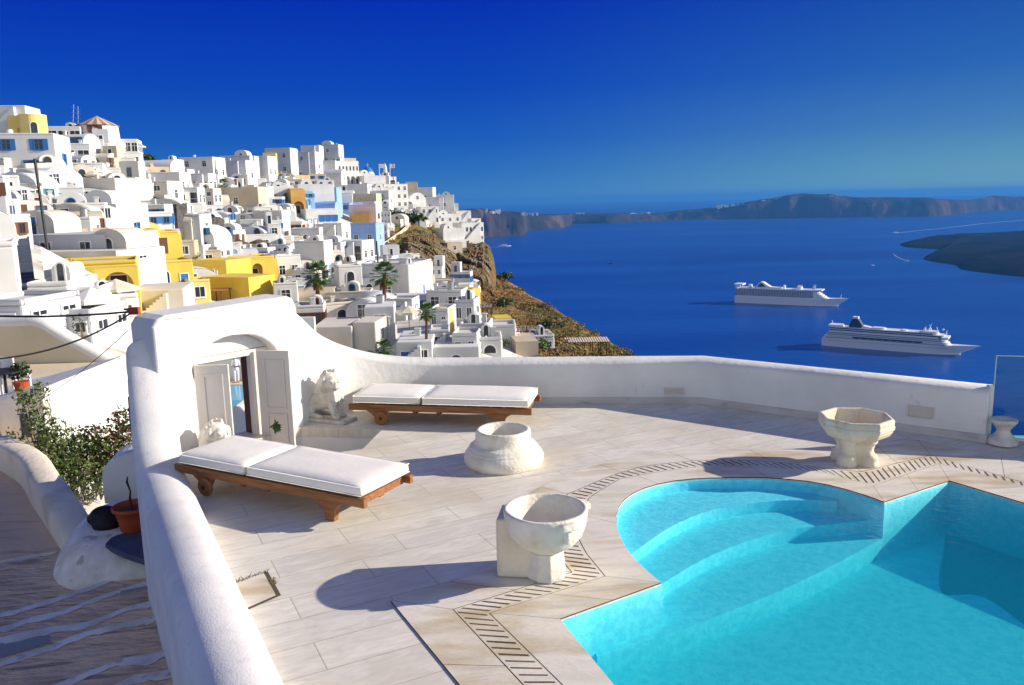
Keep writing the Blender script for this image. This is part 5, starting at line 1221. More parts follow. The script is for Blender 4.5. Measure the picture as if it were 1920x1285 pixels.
(576,634,392,426,26,'flat','lime_white','d2,w3','', 'white house with a bright blue arcade and blue shutters',dict(fm='b',gm='deep_blue_paint')),
(582,628,378,398,-10,'vaultx','blue_plaster','','', 'lavender-blue vaulted roof above the blue arcade',dict()),
(632,706,420,468,-6,'flat','blue_plaster','w1,-,w2','w1','large lavender-blue house with a white terrace edge',dict(fm='w')),
(656,706,384,424,-4,'flat','pink_plaster','d1','w1','pink house with an orange stair above the large lavender-blue house',dict(fm='n')),
(660,694,400,424,6,'plain','ochre_plaster','','', 'orange stair block in front of the pink house',dict(dep=2)),
(654,676,438,466,-4,'flat','lime_white','w2','', 'white porch with blue shutters in front of the lavender-blue house',dict(fm='b',gm='deep_blue_paint')),
(680,712,452,474,8,'flat','lime_white','','', 'white terrace block at the corner of the lavender-blue house',dict()),
(660,706,364,392,-6,'plain','cream_plaster','','', 'low cream terrace house with columns above the pink house',dict()),
(620,662,362,394,10,'flat','lime_white','d1','w1','white house with sky-blue shade left of the pink house',dict(fm='b')),
(478,530,396,440,-4,'plain','lime_warm','','', 'tall warm blank wall house in the centre of the town',dict()),
(452,492,412,442,12,'flat','lime_white','-','w1','white block with a flower tub left of the tall blank wall',dict()),
(506,530,420,478,22,'step','lime_white','w1/w1','', 'tall narrow white house with twin windows above the loggia parasols',dict()),
(590,642,420,462,-10,'flat','lime_white','','w1','white block with roof shrubs left of the large lavender-blue house',dict()),
(548,600,428,464,4,'flat','lime_grey_shade','','', 'low grey terrace house with potted trees in the town centre',dict()),
(556,610,452,520,-8,'flat','lime_white','a1','', 'white house with a bare white block end and arched niche',dict()),
(586,640,455,494,-8,'flat','lime_grey_shade','d2','', 'white porch house with square pillars in the shade',dict()),
(616,680,452,500,-14,'plain','lime_grey_shade','g2','', 'white glazed porch under the long sloping white roof',dict()),
(520,566,478,532,30,'flat','lime_white','','', 'bright white wall house right of the yellow loggia',dict()),
(516,560,530,580,16,'flat','lime_white','w1','', 'white house with a small square window behind the gate roof',dict(terr=(1,2,.2))),
(552,592,506,560,-4,'flat','lime_white','w2/w2','', 'white apartment house with dark furnished balconies left of the first palm',dict()),
(604,650,524,560,-4,'flat','lime_grey_shade','d2','', 'white house with dark doorway behind the first palm',dict()),
(638,682,498,570,22,'flat','lime_white','d2/a1','', 'white tower house with a jutting balcony and little belfry arch',dict(terr=(1,2,1.8))),
(680,776,494,566,-12,'flat','lime_grey_shade','-,w1,-/-','', 'largest plain white block with a black pole in front',dict(dep=9)),  # grey carries the front's shade in its colour; the lit end is white
(768,792,496,580,40,'plain','lime_white','','', 'sunlit narrow end wall of the largest plain white block',dict(dep=4)),
(728,774,560,600,-8,'flat','lime_grey_shade','-,d1','', 'lower grey wing with a blue door right of the second palm',dict(fm='b')),
(650,712,562,612,-4,'vault','lime_grey_shade','w1','', 'barrel-vaulted white house with one small square window',dict(dep=8)),
(686,742,574,640,6,'plain','lime_white','','', 'white terrace house with a straw canopy and white railings',dict(dep=4)),
(664,706,604,660,-6,'plain','lime_warm','','', 'plain warm white wall house with a green shutter',dict(dep=4)),
(590,662,612,668,2,'plain','lime_warm','','', 'wide blank terrace house just behind the swooping sea wall',dict(dep=6)),
(560,610,572,626,10,'flat','lime_white','w2','', 'white house with balcony furniture at the foot of the first palm',dict(fm='n')),
(786,812,500,560,20,'flat','blue_plaster','w1','', 'bright blue house half hidden behind the largest plain block',dict(fm='w')),
(800,866,544,590,-10,'flat','lime_white','','', 'white terrace house with pergola above the bougainvillea',dict()),
(852,890,562,612,-8,'flat','lime_grey_shade','','w1','grey cube with a yellow sunlit end on the seaward side',dict()),
(888,902,540,592,40,'plain','yellow_plaster','','', 'narrow bright yellow end wall facing the sea',dict(dep=3)),
(806,842,578,632,-8,'flat','lime_white','','', 'white wall house with a yellow edge behind the third palm',dict()),
(840,850,578,628,40,'plain','pale_yellow_plaster','','', 'thin yellow wall strip right of the third palm',dict(dep=2)),
(862,918,606,640,-4,'flat','lime_white','w1','w1','white house with rooftop drums near the seaward pergola',dict(terr=(1,3,.1))),
(920,968,608,646,2,'flat','lime_white','','', 'plain white cube with yellow parapet near the sea slope',dict()),
(806,844,618,650,4,'flat','lime_grey_shade','','', 'shaded white box under the third palm',dict()),
(848,896,624,664,-4,'flat','lime_white','','', 'long white roof terrace house in front of the rooftop drums',dict()),
(896,942,632,668,2,'flat','lime_white','','', 'low white walled court nearest the sea wall',dict()),
(744,812,640,684,2,'plain','lime_white','','', 'low white roof just above the sea wall by the palm bushes',dict(dep=6)),
(812,900,650,690,0,'plain','lime_white','','', 'long low white parapet house right above the sea wall',dict(dep=6)),
(968,1010,640,672,8,'plain','cream_plaster','','', 'cream terrace with stacked beams above the sea wall',dict(dep=5)),
(1000,1040,628,660,6,'flat','lime_white','','', 'last small white cube before the open brown slope',dict(dep=4)),
(930,960,596,622,10,'plain','yellow_plaster','','', 'small yellow terrace wall on the seaward edge',dict(dep=3)),
]
for (x0, x1, yt, yb, yaw, kd, m_, F, Rr, lab, kw) in HS:
    if m_.startswith('lime') and F in ('', '-') and 'blank' not in lab and 'plain' not in lab:
        F = rng.choice(['w1', 'd1,w1', 'w2', 'a1', '-,w1'])
    if not Rr and m_.startswith('lime') and 'blank' not in lab: Rr = rng.choice(['w1', 'd1', 'w2', '-'])
    house(x0, x1, yt, yb, yaw, kd, m_, F, Rr, label=lab, group=None, **kw)

# yellow round-cornered house at the top left
def round_house(px, yt, yb, wpx):
    d = depth(px, yb); s = d / FPX; p = D(px, yb, d); t = thing('round_house', 'pale yellow house with a rounded corner and loggia at the top left', 'house', p)
    r = wpx * s / 2; h = (yb - yt) * s; m = MB(); m.lathe([(r, -4), (r, h), (r - .2, h), (r - .2, h - .3), (0, h - .3)], 32); m.box(-r * 2.0, -.1, -.2, r, -4, h - .01); m.build('wall', 'pale_yellow_plaster', t)
    put_opening(t, Matrix.Rotation(R(30), 4, 'Z') @ Matrix.Translation((0, -r * .99, 0)), 0, h * .25, r * .45, h * .5, 'arch'); put_opening(t, Matrix.Translation((-r * .9, -.2, 0)), 0, h * .3, r * .9, h * .32, 'win', 'pale_yellow_plaster', 'ochre_plaster')
round_house(68, 218, 278, 46)

# windmill
d = depth(186, 290); s = d / FPX; p = D(186, 268, d)
t = thing('windmill', 'round white windmill with a striped conical thatched roof on the ridge', 'windmill', p)
r = 36 * s; m = MB(); m.lathe([(r * 1.06, -4), (r * 1.03, 0), (r * .97, 31 * s), (0, 31 * s)], 28); m.build('tower', 'lime_white', t, smooth=False)
m = MB(); k = 28; vs = [(0, 0, 49 * s)]; m.mi = []
for i in range(k):
    a0, a1 = 2 * math.pi * i / k, 2 * math.pi * (i + 1) / k; m.cur = i % 2; z0 = 30.5 * s; R1 = r * 1.06
    m.add([(0, 0, 49 * s), (R1 * math.cos(a0), R1 * math.sin(a0), z0), (R1 * math.cos(a1), R1 * math.sin(a1), z0)], [(0, 1, 2)])
    m.add([(R1 * math.cos(a0), R1 * math.sin(a0), z0), (R1 * math.cos(a1), R1 * math.sin(a1), z0), (r * .95 * math.cos(a1), r * .95 * math.sin(a1), z0 - .15), (r * .95 * math.cos(a0), r * .95 * math.sin(a0), z0 - .15)], [(0, 3, 2, 1)])
m.build('roof', ['weathered_thatch', 'cream_plaster'], t)
put_opening(t, Matrix.Rotation(R(18), 4, 'Z') @ Matrix.Translation((0, -r * .97, 0)), 0, 16 * s, 13 * s, 13 * s, 'win', 'frame_brown')
put_opening(t, Matrix.Rotation(R(-12), 4, 'Z') @ Matrix.Translation((0, -r * .98, 0)), 0, 18 * s, 4 * s, 5 * s, 'win', 'lime_white')
# glazed pavilion beside it
t = house(188, 258, 262, 306, 16, 'plain', 'lime_white', '-/g6', '-/g3', label='glazed white pavilion with a projecting roof right of the windmill', cat='pavilion', name='pavilion', dep=6)
parasol(262, 292, 26, 22, 'pale parasol at the end of the glazed pavilion', 'beige_canvas', None)
# masts by the windmill
for px, yt in ((136, 196), (147, 200)):
    dd = depth(px, 265); a, b = D(px, 262, dd), D(px + (2 if px < 140 else -1), yt, dd); m = MB(); m.tube([a - Vector((0, 0, 4)), a, b], .05, 5)
    for q in range(5): z = a.lerp(b, .35 + .14 * q); m.box(z.x - .5, z.x + .5, z.y - .02, z.y + .02, z.z - .02, z.z + .02)
    tag(m.build('antenna_mast', 'grey_metal'), ('left' if px < 140 else 'right') + ' one of the two thin antenna masts beside the windmill', 'antenna', 'antenna masts beside the windmill')
# church dome and bell tower
d = depth(690, 330); s = d / FPX; p = D(690, 328, d); t = thing('church', 'small church with a bright blue dome on the ridge', 'church', p)
m = MB(); m.lathe([(10.5 * s, -3), (10.5 * s, 5 * s), (0, 5 * s)], 16); m.build('drum', 'lime_white', t)
m = MB(); m.lathe([(10 * s * math.cos(q * math.pi / 16), 5.02 * s + 9.5 * s * math.sin(q * math.pi / 16)) for q in range(9)], 20); m.build('dome', 'deep_blue_paint', t, smooth=True)
m = MB(); m.box(-.12, .12, -.12, .12, 14 * s, 21 * s); m.box(-.8, .8, -.1, .1, 18 * s, 18.6 * s); m.build('cross', 'lime_white', t)
d = depth(722, 340); s = d / FPX; p = D(722, 338, d); t = thing('bell_tower', 'slender white bell tower right of the blue dome', 'bell tower', p)
m = MB(); m.box(-8 * s, 8 * s, 0, 16 * s, -4, 8 * s); m.box(-6 * s, 6 * s, 2 * s, 14 * s, 8 * s, 14 * s); m.lathe([(3.6 * s, 14 * s), (3.2 * s, 24 * s), (0, 32 * s)], 10, c=(0, 8 * s, 0)); m.build('wall', 'lime_white', t)
put_opening(t, Matrix.Translation((0, 2 * s, 0)), 0, 8.6 * s, 4 * s, 4.6 * s, 'arch')
for px in (711, 731):
    d = depth(px, 345); a, b = D(px, 340, d), D(px, 308, d); t = thing('flagpole', ('left' if px < 720 else 'right') + ' flagpole flanking the white bell tower', 'flagpole', a)
    m = MB(); m.tube([(0, 0, -3), b - a], .12, 5); m.build('pole', 'frame_white', t); m = MB(); e = b - a; m.box(e.x, e.x + 2.4, -.03, .03, e.z - 1.8, e.z); m.build('flag', 'frame_white' , t)

# retaining walls that read as walls of their own
def wall_line(pts, label, m_, hpx, th=.5, name='retaining_wall', drop=2.5):
    P_ = [T(x, y) for x, y in pts]; mb_ = MB(); vs = []
    for i, p in enumerate(P_):
        hh = hpx[i] if isinstance(hpx, (list, tuple)) else hpx; h = hh * p.length / FPX; w = Vector((p.x, p.y, 0)).normalized() * th
        vs += [p + Vector((0, 0, -drop)), p + Vector((0, 0, h)), p + w + Vector((0, 0, h)), p + w + Vector((0, 0, -drop))]
    fs = [(4 * i + j, 4 * i + (j + 1) % 4, 4 * i + 4 + (j + 1) % 4, 4 * i + 4 + j) for i in range(len(P_) - 1) for j in range(4)] + [(0, 3, 2, 1), tuple(4 * (len(P_) - 1) + j for j in range(4))]
    mb_.add(vs, fs); return tag(mb_.build(name, m_), label, 'wall')
wall_line([(400,356),(440,352),(500,346),(560,342),(612,344)], 'long tan stone retaining wall along the street under the ridge houses', 'tan_stone', [9,10,12,13,13])
wall_line([(124,386),(150,386),(205,386)], 'rubble stone wall with dark joints under the long warm white building', 'rubble_stone', [26,22,6])
wall_line([(690,482),(720,462),(752,440),(770,424)], 'low pale wall of the path climbing above the scrub slope', 'cream_plaster', 7)
wall_line([(240,392),(262,392),(292,392)], 'black stone wedge wall right of the chapel-like gable', 'dark_stone', [46,26,8])
wall_line([(88,560),(160,556),(246,556)], 'long white wall sloping down under the lower yellow hotel', 'lime_white', [84,46,4], th=.4)
wall_line([(690,468),(640,462),(600,450)], 'white parapet descending left of the scrub slope', 'lime_white', 6)

# stairs
def stairs(px0, py0, px1, py1, wpx, n, label, m_):
    a, b = T(px0, py0), T(px1, py1); t = MB(); d = (b - a); hd = Vector((d.x, d.y, 0)); L = hd.length; u = hd.normalized(); sd = Vector((-u.y, u.x, 0)); w = wpx * a.length / FPX / 2
    for i in range(n):
        o0 = a + u * (L * i / n); zt = a.z + d.z * (i + 1) / n + .25; M_ = Matrix(((u.x, sd.x, 0, o0.x), (u.y, sd.y, 0, o0.y), (0, 0, 1, 0), (0, 0, 0, 1))); t.box(0, L / n, -w, w, a.z - 3, zt, M=M_)
    tag(t.build('stairway', m_), label, 'stairs')
stairs(352, 580, 350, 534, 20, 12, 'brown red steps climbing between the cream wall and the yellow stair tower', 'rust_red')
stairs(40, 560, 32, 392, 44, 40, 'long dark slate stairway at the left edge under the agave', 'slate_blue_paint')
stairs(84, 386, 112, 346, 14, 12, 'dark red steps rising right of the black pole', 'rust_red')

# utility poles
def pole(px0, y0, px1, y1, rpx, label, m_='black_metal', bars=0):
    d = depth(px0, y0); a, b = D(px0, y0, d), D(px1, y1, d); m = MB(); m.tube([a - Vector((0, 0, 2)), a, b], rpx * d / FPX, 7)
    t = tag(m.build('utility_pole', m_), label, 'pole')
    if bars:
        k = MB(); z = b - Vector((0, 0, .3)); k.box(z.x - bars, z.x + bars, z.y - .05, z.y + .05, z.z - .05, z.z + .05); k.build('crossarm', m_, t)
pole(90, 474, 65, 298, 2.6, 'thick black leaning pole beside the dark stairway', bars=.9)
pole(478, 352, 475, 292, .9, 'thin dark pole in front of the tall ridge house')
pole(510, 345, 509, 292, .8, 'thin dark pole at the narrow pale yellow house')
pole(406, 366, 403, 300, 1.0, 'thin dark pole left of the square grey-shaded ridge house')
pole(713, 560, 706, 452, 1.6, 'dark slanting pole in front of the largest plain white block')
pole(738, 372, 737, 306, .7, 'thin mast right of the bell tower')
pole(270, 432, 267, 382, 1.0, 'short pole in front of the blank white block')

# parasols
for (px, pb, w, h) in ((236,488,46,40),(281,482,36,30),(330,492,30,26),(417,492,34,36),(449,482,38,34),(486,478,36,32),(431,524,38,36),(392,482,26,24)):
    parasol(px, pb, w, h, {236:'widest brown parasol before the wide dark window of the upper yellow hotel',281:'brown parasol above the plants by the green arched door',330:'brown half-seen parasol at the right end of the upper yellow terrace',417:'left of the three brown parasols above the loggia',449:'middle of the three brown parasols above the loggia',486:'right of the three brown parasols above the loggia',431:'brown parasol over the sunbeds in front of the loggia arches',392:'small brown parasol behind the shaded ochre wall'}[px])
for (px, pb, w, h, lab) in ((420,398,26,16,'beige parasol below the long cream wall'),(598,338,30,14,'wide white parasol at the café under the summit block'),(738,500,34,14,'straw parasol behind the largest plain block'),(722,498,24,13,'smaller straw parasol left of the other one behind the largest plain block'),(812,512,26,14,'white parasol by the bright blue house'),(822,522,22,12,'lower white parasol by the bright blue house'),(310,322,24,14,'pale parasol near the low ridge vault')):
    parasol(px, pb, w, h, lab, 'white_canvas' if 'white' in lab else 'beige_canvas', 'pale parasols in the town')

# pergolas
def pergola(x0, x1, yt, yb, label, m_='frame_brown', roof='tan_stone', yaw=0, dep=3.0, n=4):
    d = depth((x0 + x1) / 2, yb); s = d / FPX; p = D((x0 + x1) / 2, yb, d); t = thing('pergola', label, 'pergola', p, R(yaw)); w = (x1 - x0) * s; h = (yb - yt) * s
    for i in range(n):
        x = -w / 2 + w * i / (n - 1)
        for y in (0, dep): m = MB(); m.box(x - .06, x + .06, y - .06, y + .06, -1.5, h); m.build('post', m_, t)
    m = MB(); k = int(w / .3)
    for i in range(k): m.box(-w / 2 - .2 + (w + .4) * i / k, -w / 2 - .2 + (w + .4) * (i + .62) / k, -.4, dep + .4, h + .1, h + .15)
    m.build('slats', roof, t); m = MB(); m.box(-w / 2 - .2, w / 2 + .2, -.06, .06, h, h + .098); m.box(-w / 2 - .2, w / 2 + .2, dep - .06, dep + .06, h, h + .098); m.build('beam', m_, t)
pergola(1064, 1142, 642, 664, 'long dark pergola with pale panels at the end of the terrace above the sea', roof='beige_canvas', n=6)
pergola(966, 1000, 622, 646, 'dark pergola on the yellow seaward terrace', roof='rubble_stone')
pergola(896, 922, 578, 602, 'slatted pergola behind the bright yellow end wall', roof='rubble_stone')
pergola(692, 742, 574, 600, 'white straw-roofed canopy beside the barrel-vaulted house', 'frame_white', 'beige_canvas')
pergola(560, 612, 508, 530, 'white canopy over the balcony left of the first palm', 'frame_white', 'beige_canvas')
pergola(474, 514, 534, 566, 'flat brown canopy on two posts right of the shaded yellow block', roof='rust_red', n=2)
pergola(362, 416, 548, 566, 'low brown timber canopy in front of the shaded yellow block', roof='orange_wood', n=3)
pergola(862, 892, 534, 560, 'white frame pergola on the roof by the narrow yellow wall', 'frame_white', 'frame_white', n=2)
pergola(664, 700, 624, 650, 'white lattice canopy near the green shutter', 'frame_white', 'frame_white', n=2)
pergola(694, 730, 596, 640, 'second white lattice canopy with chairs on the terrace house', 'frame_white', 'lime_white', n=3)

# palms and shrubs
palm(598, 604, 516, 66, 'first palm, left one of the two full green fan palms', lean=2)
palm(722, 604, 516, 62, 'second palm in front of the largest plain white block', lean=3)
palm(800, 676, 584, 44, 'slim palm with a shaggy brown skirt just above the sea wall', lean=4)
palm(716, 404, 372, 18, 'distant single palm in front of the headland hotels')
palm(722, 690, 652, 44, 'short palm bush right behind the swooping sea wall', skirt=False)
palm(422, 372, 346, 26, 'small ridge palm at the square grey-shaded house', skirt=False)
SHR = [(770,420,70,22,'dark hedge under the headland hotels','leaf_dark'),(742,412,36,20,'dark hedge left part near the distant palm','leaf_dark'),(756,470,26,20,'green bush beside the path wall','leaf_green'),(280,304,30,16,'round dark shrub on the skyline right of the pavilion','leaf_dark'),
(945,580,36,24,'dark green bush in the middle of the brown slope','leaf_dark'),(1024,622,34,22,'dark green bush low on the brown slope','leaf_dark'),(912,530,30,26,'green bush at the foot of the cliff','leaf_green'),(946,528,36,22,'dark bush on the edge of the slope below the cliff','leaf_dark'),
(818,586,44,30,'red and green bougainvillea beside the white terrace','leaf_red'),(850,590,24,34,'trailing reddish bougainvillea over the grey cube','leaf_red'),(948,656,24,24,'potted spiky shrub on the white court','leaf_dark'),(1018,664,40,34,'mixed flowering shrub by the seaward terrace','leaf_green'),
(806,676,30,16,'low shrub left of the slim palm foot','leaf_dark'),(700,676,30,20,'low green shrub by the sea wall','leaf_green'),(430,432,40,14,'round green shrub in a white planter','leaf_green'),(500,402,14,12,'small tub shrub on the white terrace','leaf_dark'),(512,414,14,13,'second tub shrub by the tall blank wall','leaf_dark'),(527,426,20,16,'third, larger tub shrub right of the tall blank wall','leaf_dark'),
(547,456,16,14,'round potted tree on the grey terrace','leaf_dark'),(563,454,14,12,'smaller round potted tree beside the other on the grey terrace','leaf_dark'),(368,505,22,34,'vine on the yellow hotel stair wall','leaf_green'),(300,500,20,22,'leafy vine on the yellow hotel terrace','leaf_green'),(276,484,26,22,'leafy plants under the brown parasol at the green door','leaf_green'),
(466,486,36,10,'row of plants behind the green balustrade','leaf_dark'),(494,480,24,16,'bushy plant at the right end of the loggia','leaf_dark'),(356,374,24,16,'ivy clump between the ridge houses','leaf_green'),(398,368,30,10,'dark shrubs at the start of the stone retaining wall','leaf_dark'),(560,332,14,10,'dark bush on the ridge right of the pale yellow house','leaf_dark'),(608,308,16,14,'dark trees beside the summit block','leaf_dark'),
(650,488,16,14,'potted bush under the sloping white roof','leaf_dark'),(596,556,28,12,'dark bush on the canopy behind the first palm','leaf_dark'),(636,598,16,20,'dark shrub at the foot of the tower house','leaf_dark'),(790,528,20,16,'palm-like bush by the bright blue house','leaf_dark'),(150,336,26,12,'dark plants on the arcaded terrace','leaf_dark'),(120,566,30,18,'reed-like pot plants before the rounded window','leaf_olive')]
for (px, py, w, h, lab, lm) in SHR: bush(px, py, w, h, lab, lm, n=200 if w < 30 else 320)
k_ = 0
while k_ < 26:
    px, py = rng.uniform(700, 1180), rng.uniform(430, 680)
    if py < ysil(px) + 6 or not inpoly(px, py, scrub_poly): continue
    k_ += 1; u_ = rng.random(); w_ = rng.uniform(9, 20) * (1 if px < 950 else 1.3)
    side = 'on the upper headland slope' if px < 860 and py < 520 else ('below the cliff' if px < 960 else 'on the lower seaward slope')
    bush(px, py, w_, w_ * rng.uniform(.5, .8), f'low rounded wild shrub {side}', rng.choice(['leaf_green', 'leaf_dark', 'leaf_olive']), group=f'wild shrubs {side}', n=120)
# agave by the dark stairway
p = T(56, 440); s = depth(56, 440) / FPX; m = MB()
for q in range(34):
    az = q * 2.4; el = R(rng.uniform(15, 75)); L = rng.uniform(20, 34) * s; d_ = Vector((math.cos(az) * math.cos(el), math.sin(az) * math.cos(el), math.sin(el))); sd = Vector((-math.sin(az), math.cos(az), 0)) * L * .07
    m.add([-sd, d_ * L * .5 - sd * 1.1 + Vector((0, 0, .02)), d_ * L, d_ * L * .5 + sd * 1.1, sd], [(0, 1, 2, 3, 4)])
tag(m.build('agave', 'agave_leaf', loc=p + Vector((0, 0, .4))), 'spiky agave beside the dark slate stairway', 'plant')
# satellite dish
p = T(292, 356); s = depth(292, 356) / FPX; t = thing('satellite_dish', 'round satellite dish on the terrace of the white house', 'satellite dish', p + Vector((0, 0, 12 * s)), R(15))
m = MB(); m.lathe([(0, .12 * 9 * s), (4 * s, .06 * 9 * s), (8 * s, -.12 * 9 * s), (8.2 * s, -.10 * 9 * s), (4 * s, .09 * 9 * s), (0, .15 * 9 * s)], 20, M=Matrix.Rotation(R(72), 4, 'X')); m.build('dish', 'cream_plaster', t, smooth=True)
m = MB(); m.tube([(0, .2, 0), (0, .3, -16 * s)], .05, 6); m.build('mount', 'grey_metal', t)
# small pool on the arched terrace
p = T(516, 388); s = p.length / FPX; m = MB(); m.box(-25 * s, 25 * s, -2.5, 2.5, -.6, .15); tag(m.build('terrace_pool', 'hotel_blue_water', loc=p + Vector((0, 0, .6))), 'small bright blue pool in front of the two-arched white house', 'pool')

# ---------------- the other houses of the town, each on its own plot
LAND = [(186,270,'the windmill'),(68,245,'the yellow round-cornered house'),(225,360,'the chapel-like gable'),(250,460,'the upper yellow hotel block'),(190,520,'the lower yellow hotel block'),(465,500,'the yellow loggia'),(425,545,'the shaded yellow retaining block'),(445,375,'the long cream wall house'),(500,345,'the tan stone retaining wall'),(655,325,'the arcaded hall'),(690,320,'the blue dome'),(745,370,'the ranked-window hotel'),(668,445,'the lavender-blue house'),(605,410,'the blue arcade'),(680,402,'the pink house'),(525,365,'the small blue pool'),(505,420,'the tall blank wall'),(730,530,'the largest plain white block'),(598,555,'the first palm'),(722,555,'the second palm'),(680,585,'the barrel-vaulted house'),(845,430,'the broad headland hotel'),(616,290,'the summit block'),(800,630,'the slim palm'),(320,405,'the black lava-stone house'),(430,320,'the square ridge house'),(560,475,'the white block end'),(130,400,'the long plain white wall'),(370,320,'the row-windowed ridge house'),(660,530,'the white tower house')]
used_lab = {}
cands = []
y = 296.0
while y < 650:
    x = -30.0
    while x < 900:
        px, py = x + rng.uniform(-9, 9), y + rng.uniform(-5, 5); cands.append((px, py)); d = max(60, depth(px, max(py, ysil(px) + 4))); x += FPX * 4.2 / d
    d = depth(400, y); y += max(6.5, FPX * 1.5 / d)
npl = 0; boxes = list(PLACED); CNT = {}
for (px, py) in cands:
    if py < ysil(px) + 6 or py > 648 or inpoly(px, py, scrub_poly) or inpoly(px, py - 4, scrub_poly): continue
    if px < 120 and py > 470: continue
    if 225 < px < 560 and py > 560: continue
    d = depth(px, py); k = FPX / d; w = rng.uniform(3.2, 6.4) * k; h = rng.choice([2.3, 2.6, 2.9, 3.2, 4.2]) * k
    x0, x1, yt, yb = px - w / 2, px + w / 2, py - h, py
    bad = False
    for (a0, b0, a1, b1) in [(186,426,340,496),(130,488,256,556),(290,484,520,570),(416,478,518,530),(575,388,640,428),(632,414,708,470),(656,382,708,426),(204,322,245,388),(636,298,676,348),(84,478,200,560)]:
        ox = min(x1, a1) - max(x0, a0); oy = min(yb, b1) - max(yt, b0)
        if ox > 0 and oy > 0 and yb > b1 - 22 and ox * oy / (w * h) > .06: bad = True; break
    for (a0, b0, a1, b1) in boxes:
        ox = min(x1, a1) - max(x0, a0); oy = min(yb, b1) - max(yt, b0)
        if ox > 0 and oy > 0:
            fr = ox * oy / ((a1 - a0) * (b1 - b0)); fr2 = ox * oy / (w * h)
            if fr > (.80 if px < 640 else .62) or fr2 > .84: bad = True; break
    if bad or npl >= 172: continue
    if yt < ysil(px) - 22: continue
    boxes.append((x0, yt, x1, yb)); npl += 1
    kd = rng.choices(['flat', 'vault', 'vaultx', 'step', 'plain'], [4, 3.4, 2.4, 1.4, 1.0])[0]
    m_ = rng.choices(['lime_white', 'lime_grey_shade', 'lime_warm', 'cream_plaster'], [5, 2.6, 3, 1.6])[0]
    if 560 < px < 720 and 380 < py < 470 and rng.random() < .25: m_ = 'blue_plaster'
    yaw = rng.choice([-10, -4, 2, 6, 22, 28, 34]) + rng.uniform(-3, 3)
    fmk = rng.choices('wbnt', [5, 3, 1.5, 1])[0]
    Fs = rng.choice(['w1,d1', 'w2', 'd1,w1', 'a2', 'w1,d1,w1', 'w3', 'l2', 'a1', 'w1', 'd1', '-']) if kd != 'vault' else rng.choice(['a1', 'w1,d1', 'd1', 'a1', 'w1'])
    if h / k > 4: Fs = Fs + '/' + rng.choice(['w2', 'w3', 'a2'])
    Rs = rng.choice(['', 'w1', 'w2', 'w1,d1'])
    terr = (rng.uniform(.8, 1.1), rng.uniform(2, 3.4), rng.uniform(.1, .8)) if rng.random() < .35 else None
    ch = 1 if rng.random() < .3 else 0
    # a label from its looks and from what it stands beside
    shape = {'flat': 'flat-roofed', 'vault': 'barrel-vaulted', 'vaultx': 'round-roofed', 'step': 'stepped two-level', 'plain': 'plain box-shaped'}[kd]
    colr = {'lime_white': 'white', 'lime_grey_shade': 'shaded grey', 'lime_warm': 'warm white', 'cream_plaster': 'cream', 'blue_plaster': 'lavender-blue'}[m_]
    feat = []
    nw = sum(int(q[1:]) for q in Fs.replace('/', ',').split(',') if q[0] == 'w'); na = sum(int(q[1:]) for q in Fs.replace('/', ',').split(',') if q[0] in 'al')
    num = {1: 'one', 2: 'two', 3: 'three', 4: 'four', 5: 'five', 6: 'six'}
    if na: feat.append(num[na] + (' arch' if na == 1 else ' arches'))
    elif nw: feat.append(num[nw] + (' window' if nw == 1 else ' windows'))
    else: feat.append('a door' if 'd' in Fs else 'a blank front')
    if terr: feat.append('a walled terrace')
    elif ch: feat.append('a chimney')
    ln = sorted(LAND, key=lambda l: (l[0] - px) ** 2 + ((l[1] - py) * 1.4) ** 2)
    def rel_(l):
        dx, dy = px - l[0], py - h / 2 - l[1]
        v = 'above' if dy < -14 else ('below' if dy > 14 else ''); hh = 'left' if dx < -18 else ('right' if dx > 18 else '')
        far = 'well ' if math.hypot(dx, dy) > 62 else ''
        if v and hh: return f'{far}{v} and {hh} of {l[2]}'
        if v: return f'{far}{v} {l[2]}'
        if hh: return f'{far}{hh} of {l[2]}'
        return f'right beside {l[2]}'
    base = f'{colr} {shape} house with ' + ' and '.join(feat[:2])
    lab = f'{base}, {rel_(ln[0])}'
    if lab in used_lab: lab = f'{colr} {shape} house, {rel_(ln[0])} and {rel_(ln[1])}'
    if lab in used_lab: lab = f'{colr} {shape} house with {feat[0]}, {rel_(ln[1])}'
    if lab in used_lab: lab = f'{colr} house, {rel_(ln[2])} and {rel_(ln[1])}'
    if len(lab.split()) > 16: lab = f'{colr} {shape} house with {feat[0]}, {rel_(ln[0])}'
    if len(lab.split()) > 16 or lab in used_lab: lab = f'{shape} {colr} house, {rel_(ln[1])}'
    for l_ in ln[1:9]:
        if lab in used_lab: lab = f'{colr} {shape} house with {feat[0]}, {rel_(l_)}'
    if lab in used_lab or len(lab.split()) > 16: continue
    used_lab[lab] = 1
    CNT[lab] = CNT.get(lab, 0) + 1
    house(x0, x1, yt, yb, yaw, kd, m_, Fs, Rs, label=lab, fm=fmk, terr=terr, chim=ch, group='whitewashed houses on the hillside', reserve=False)

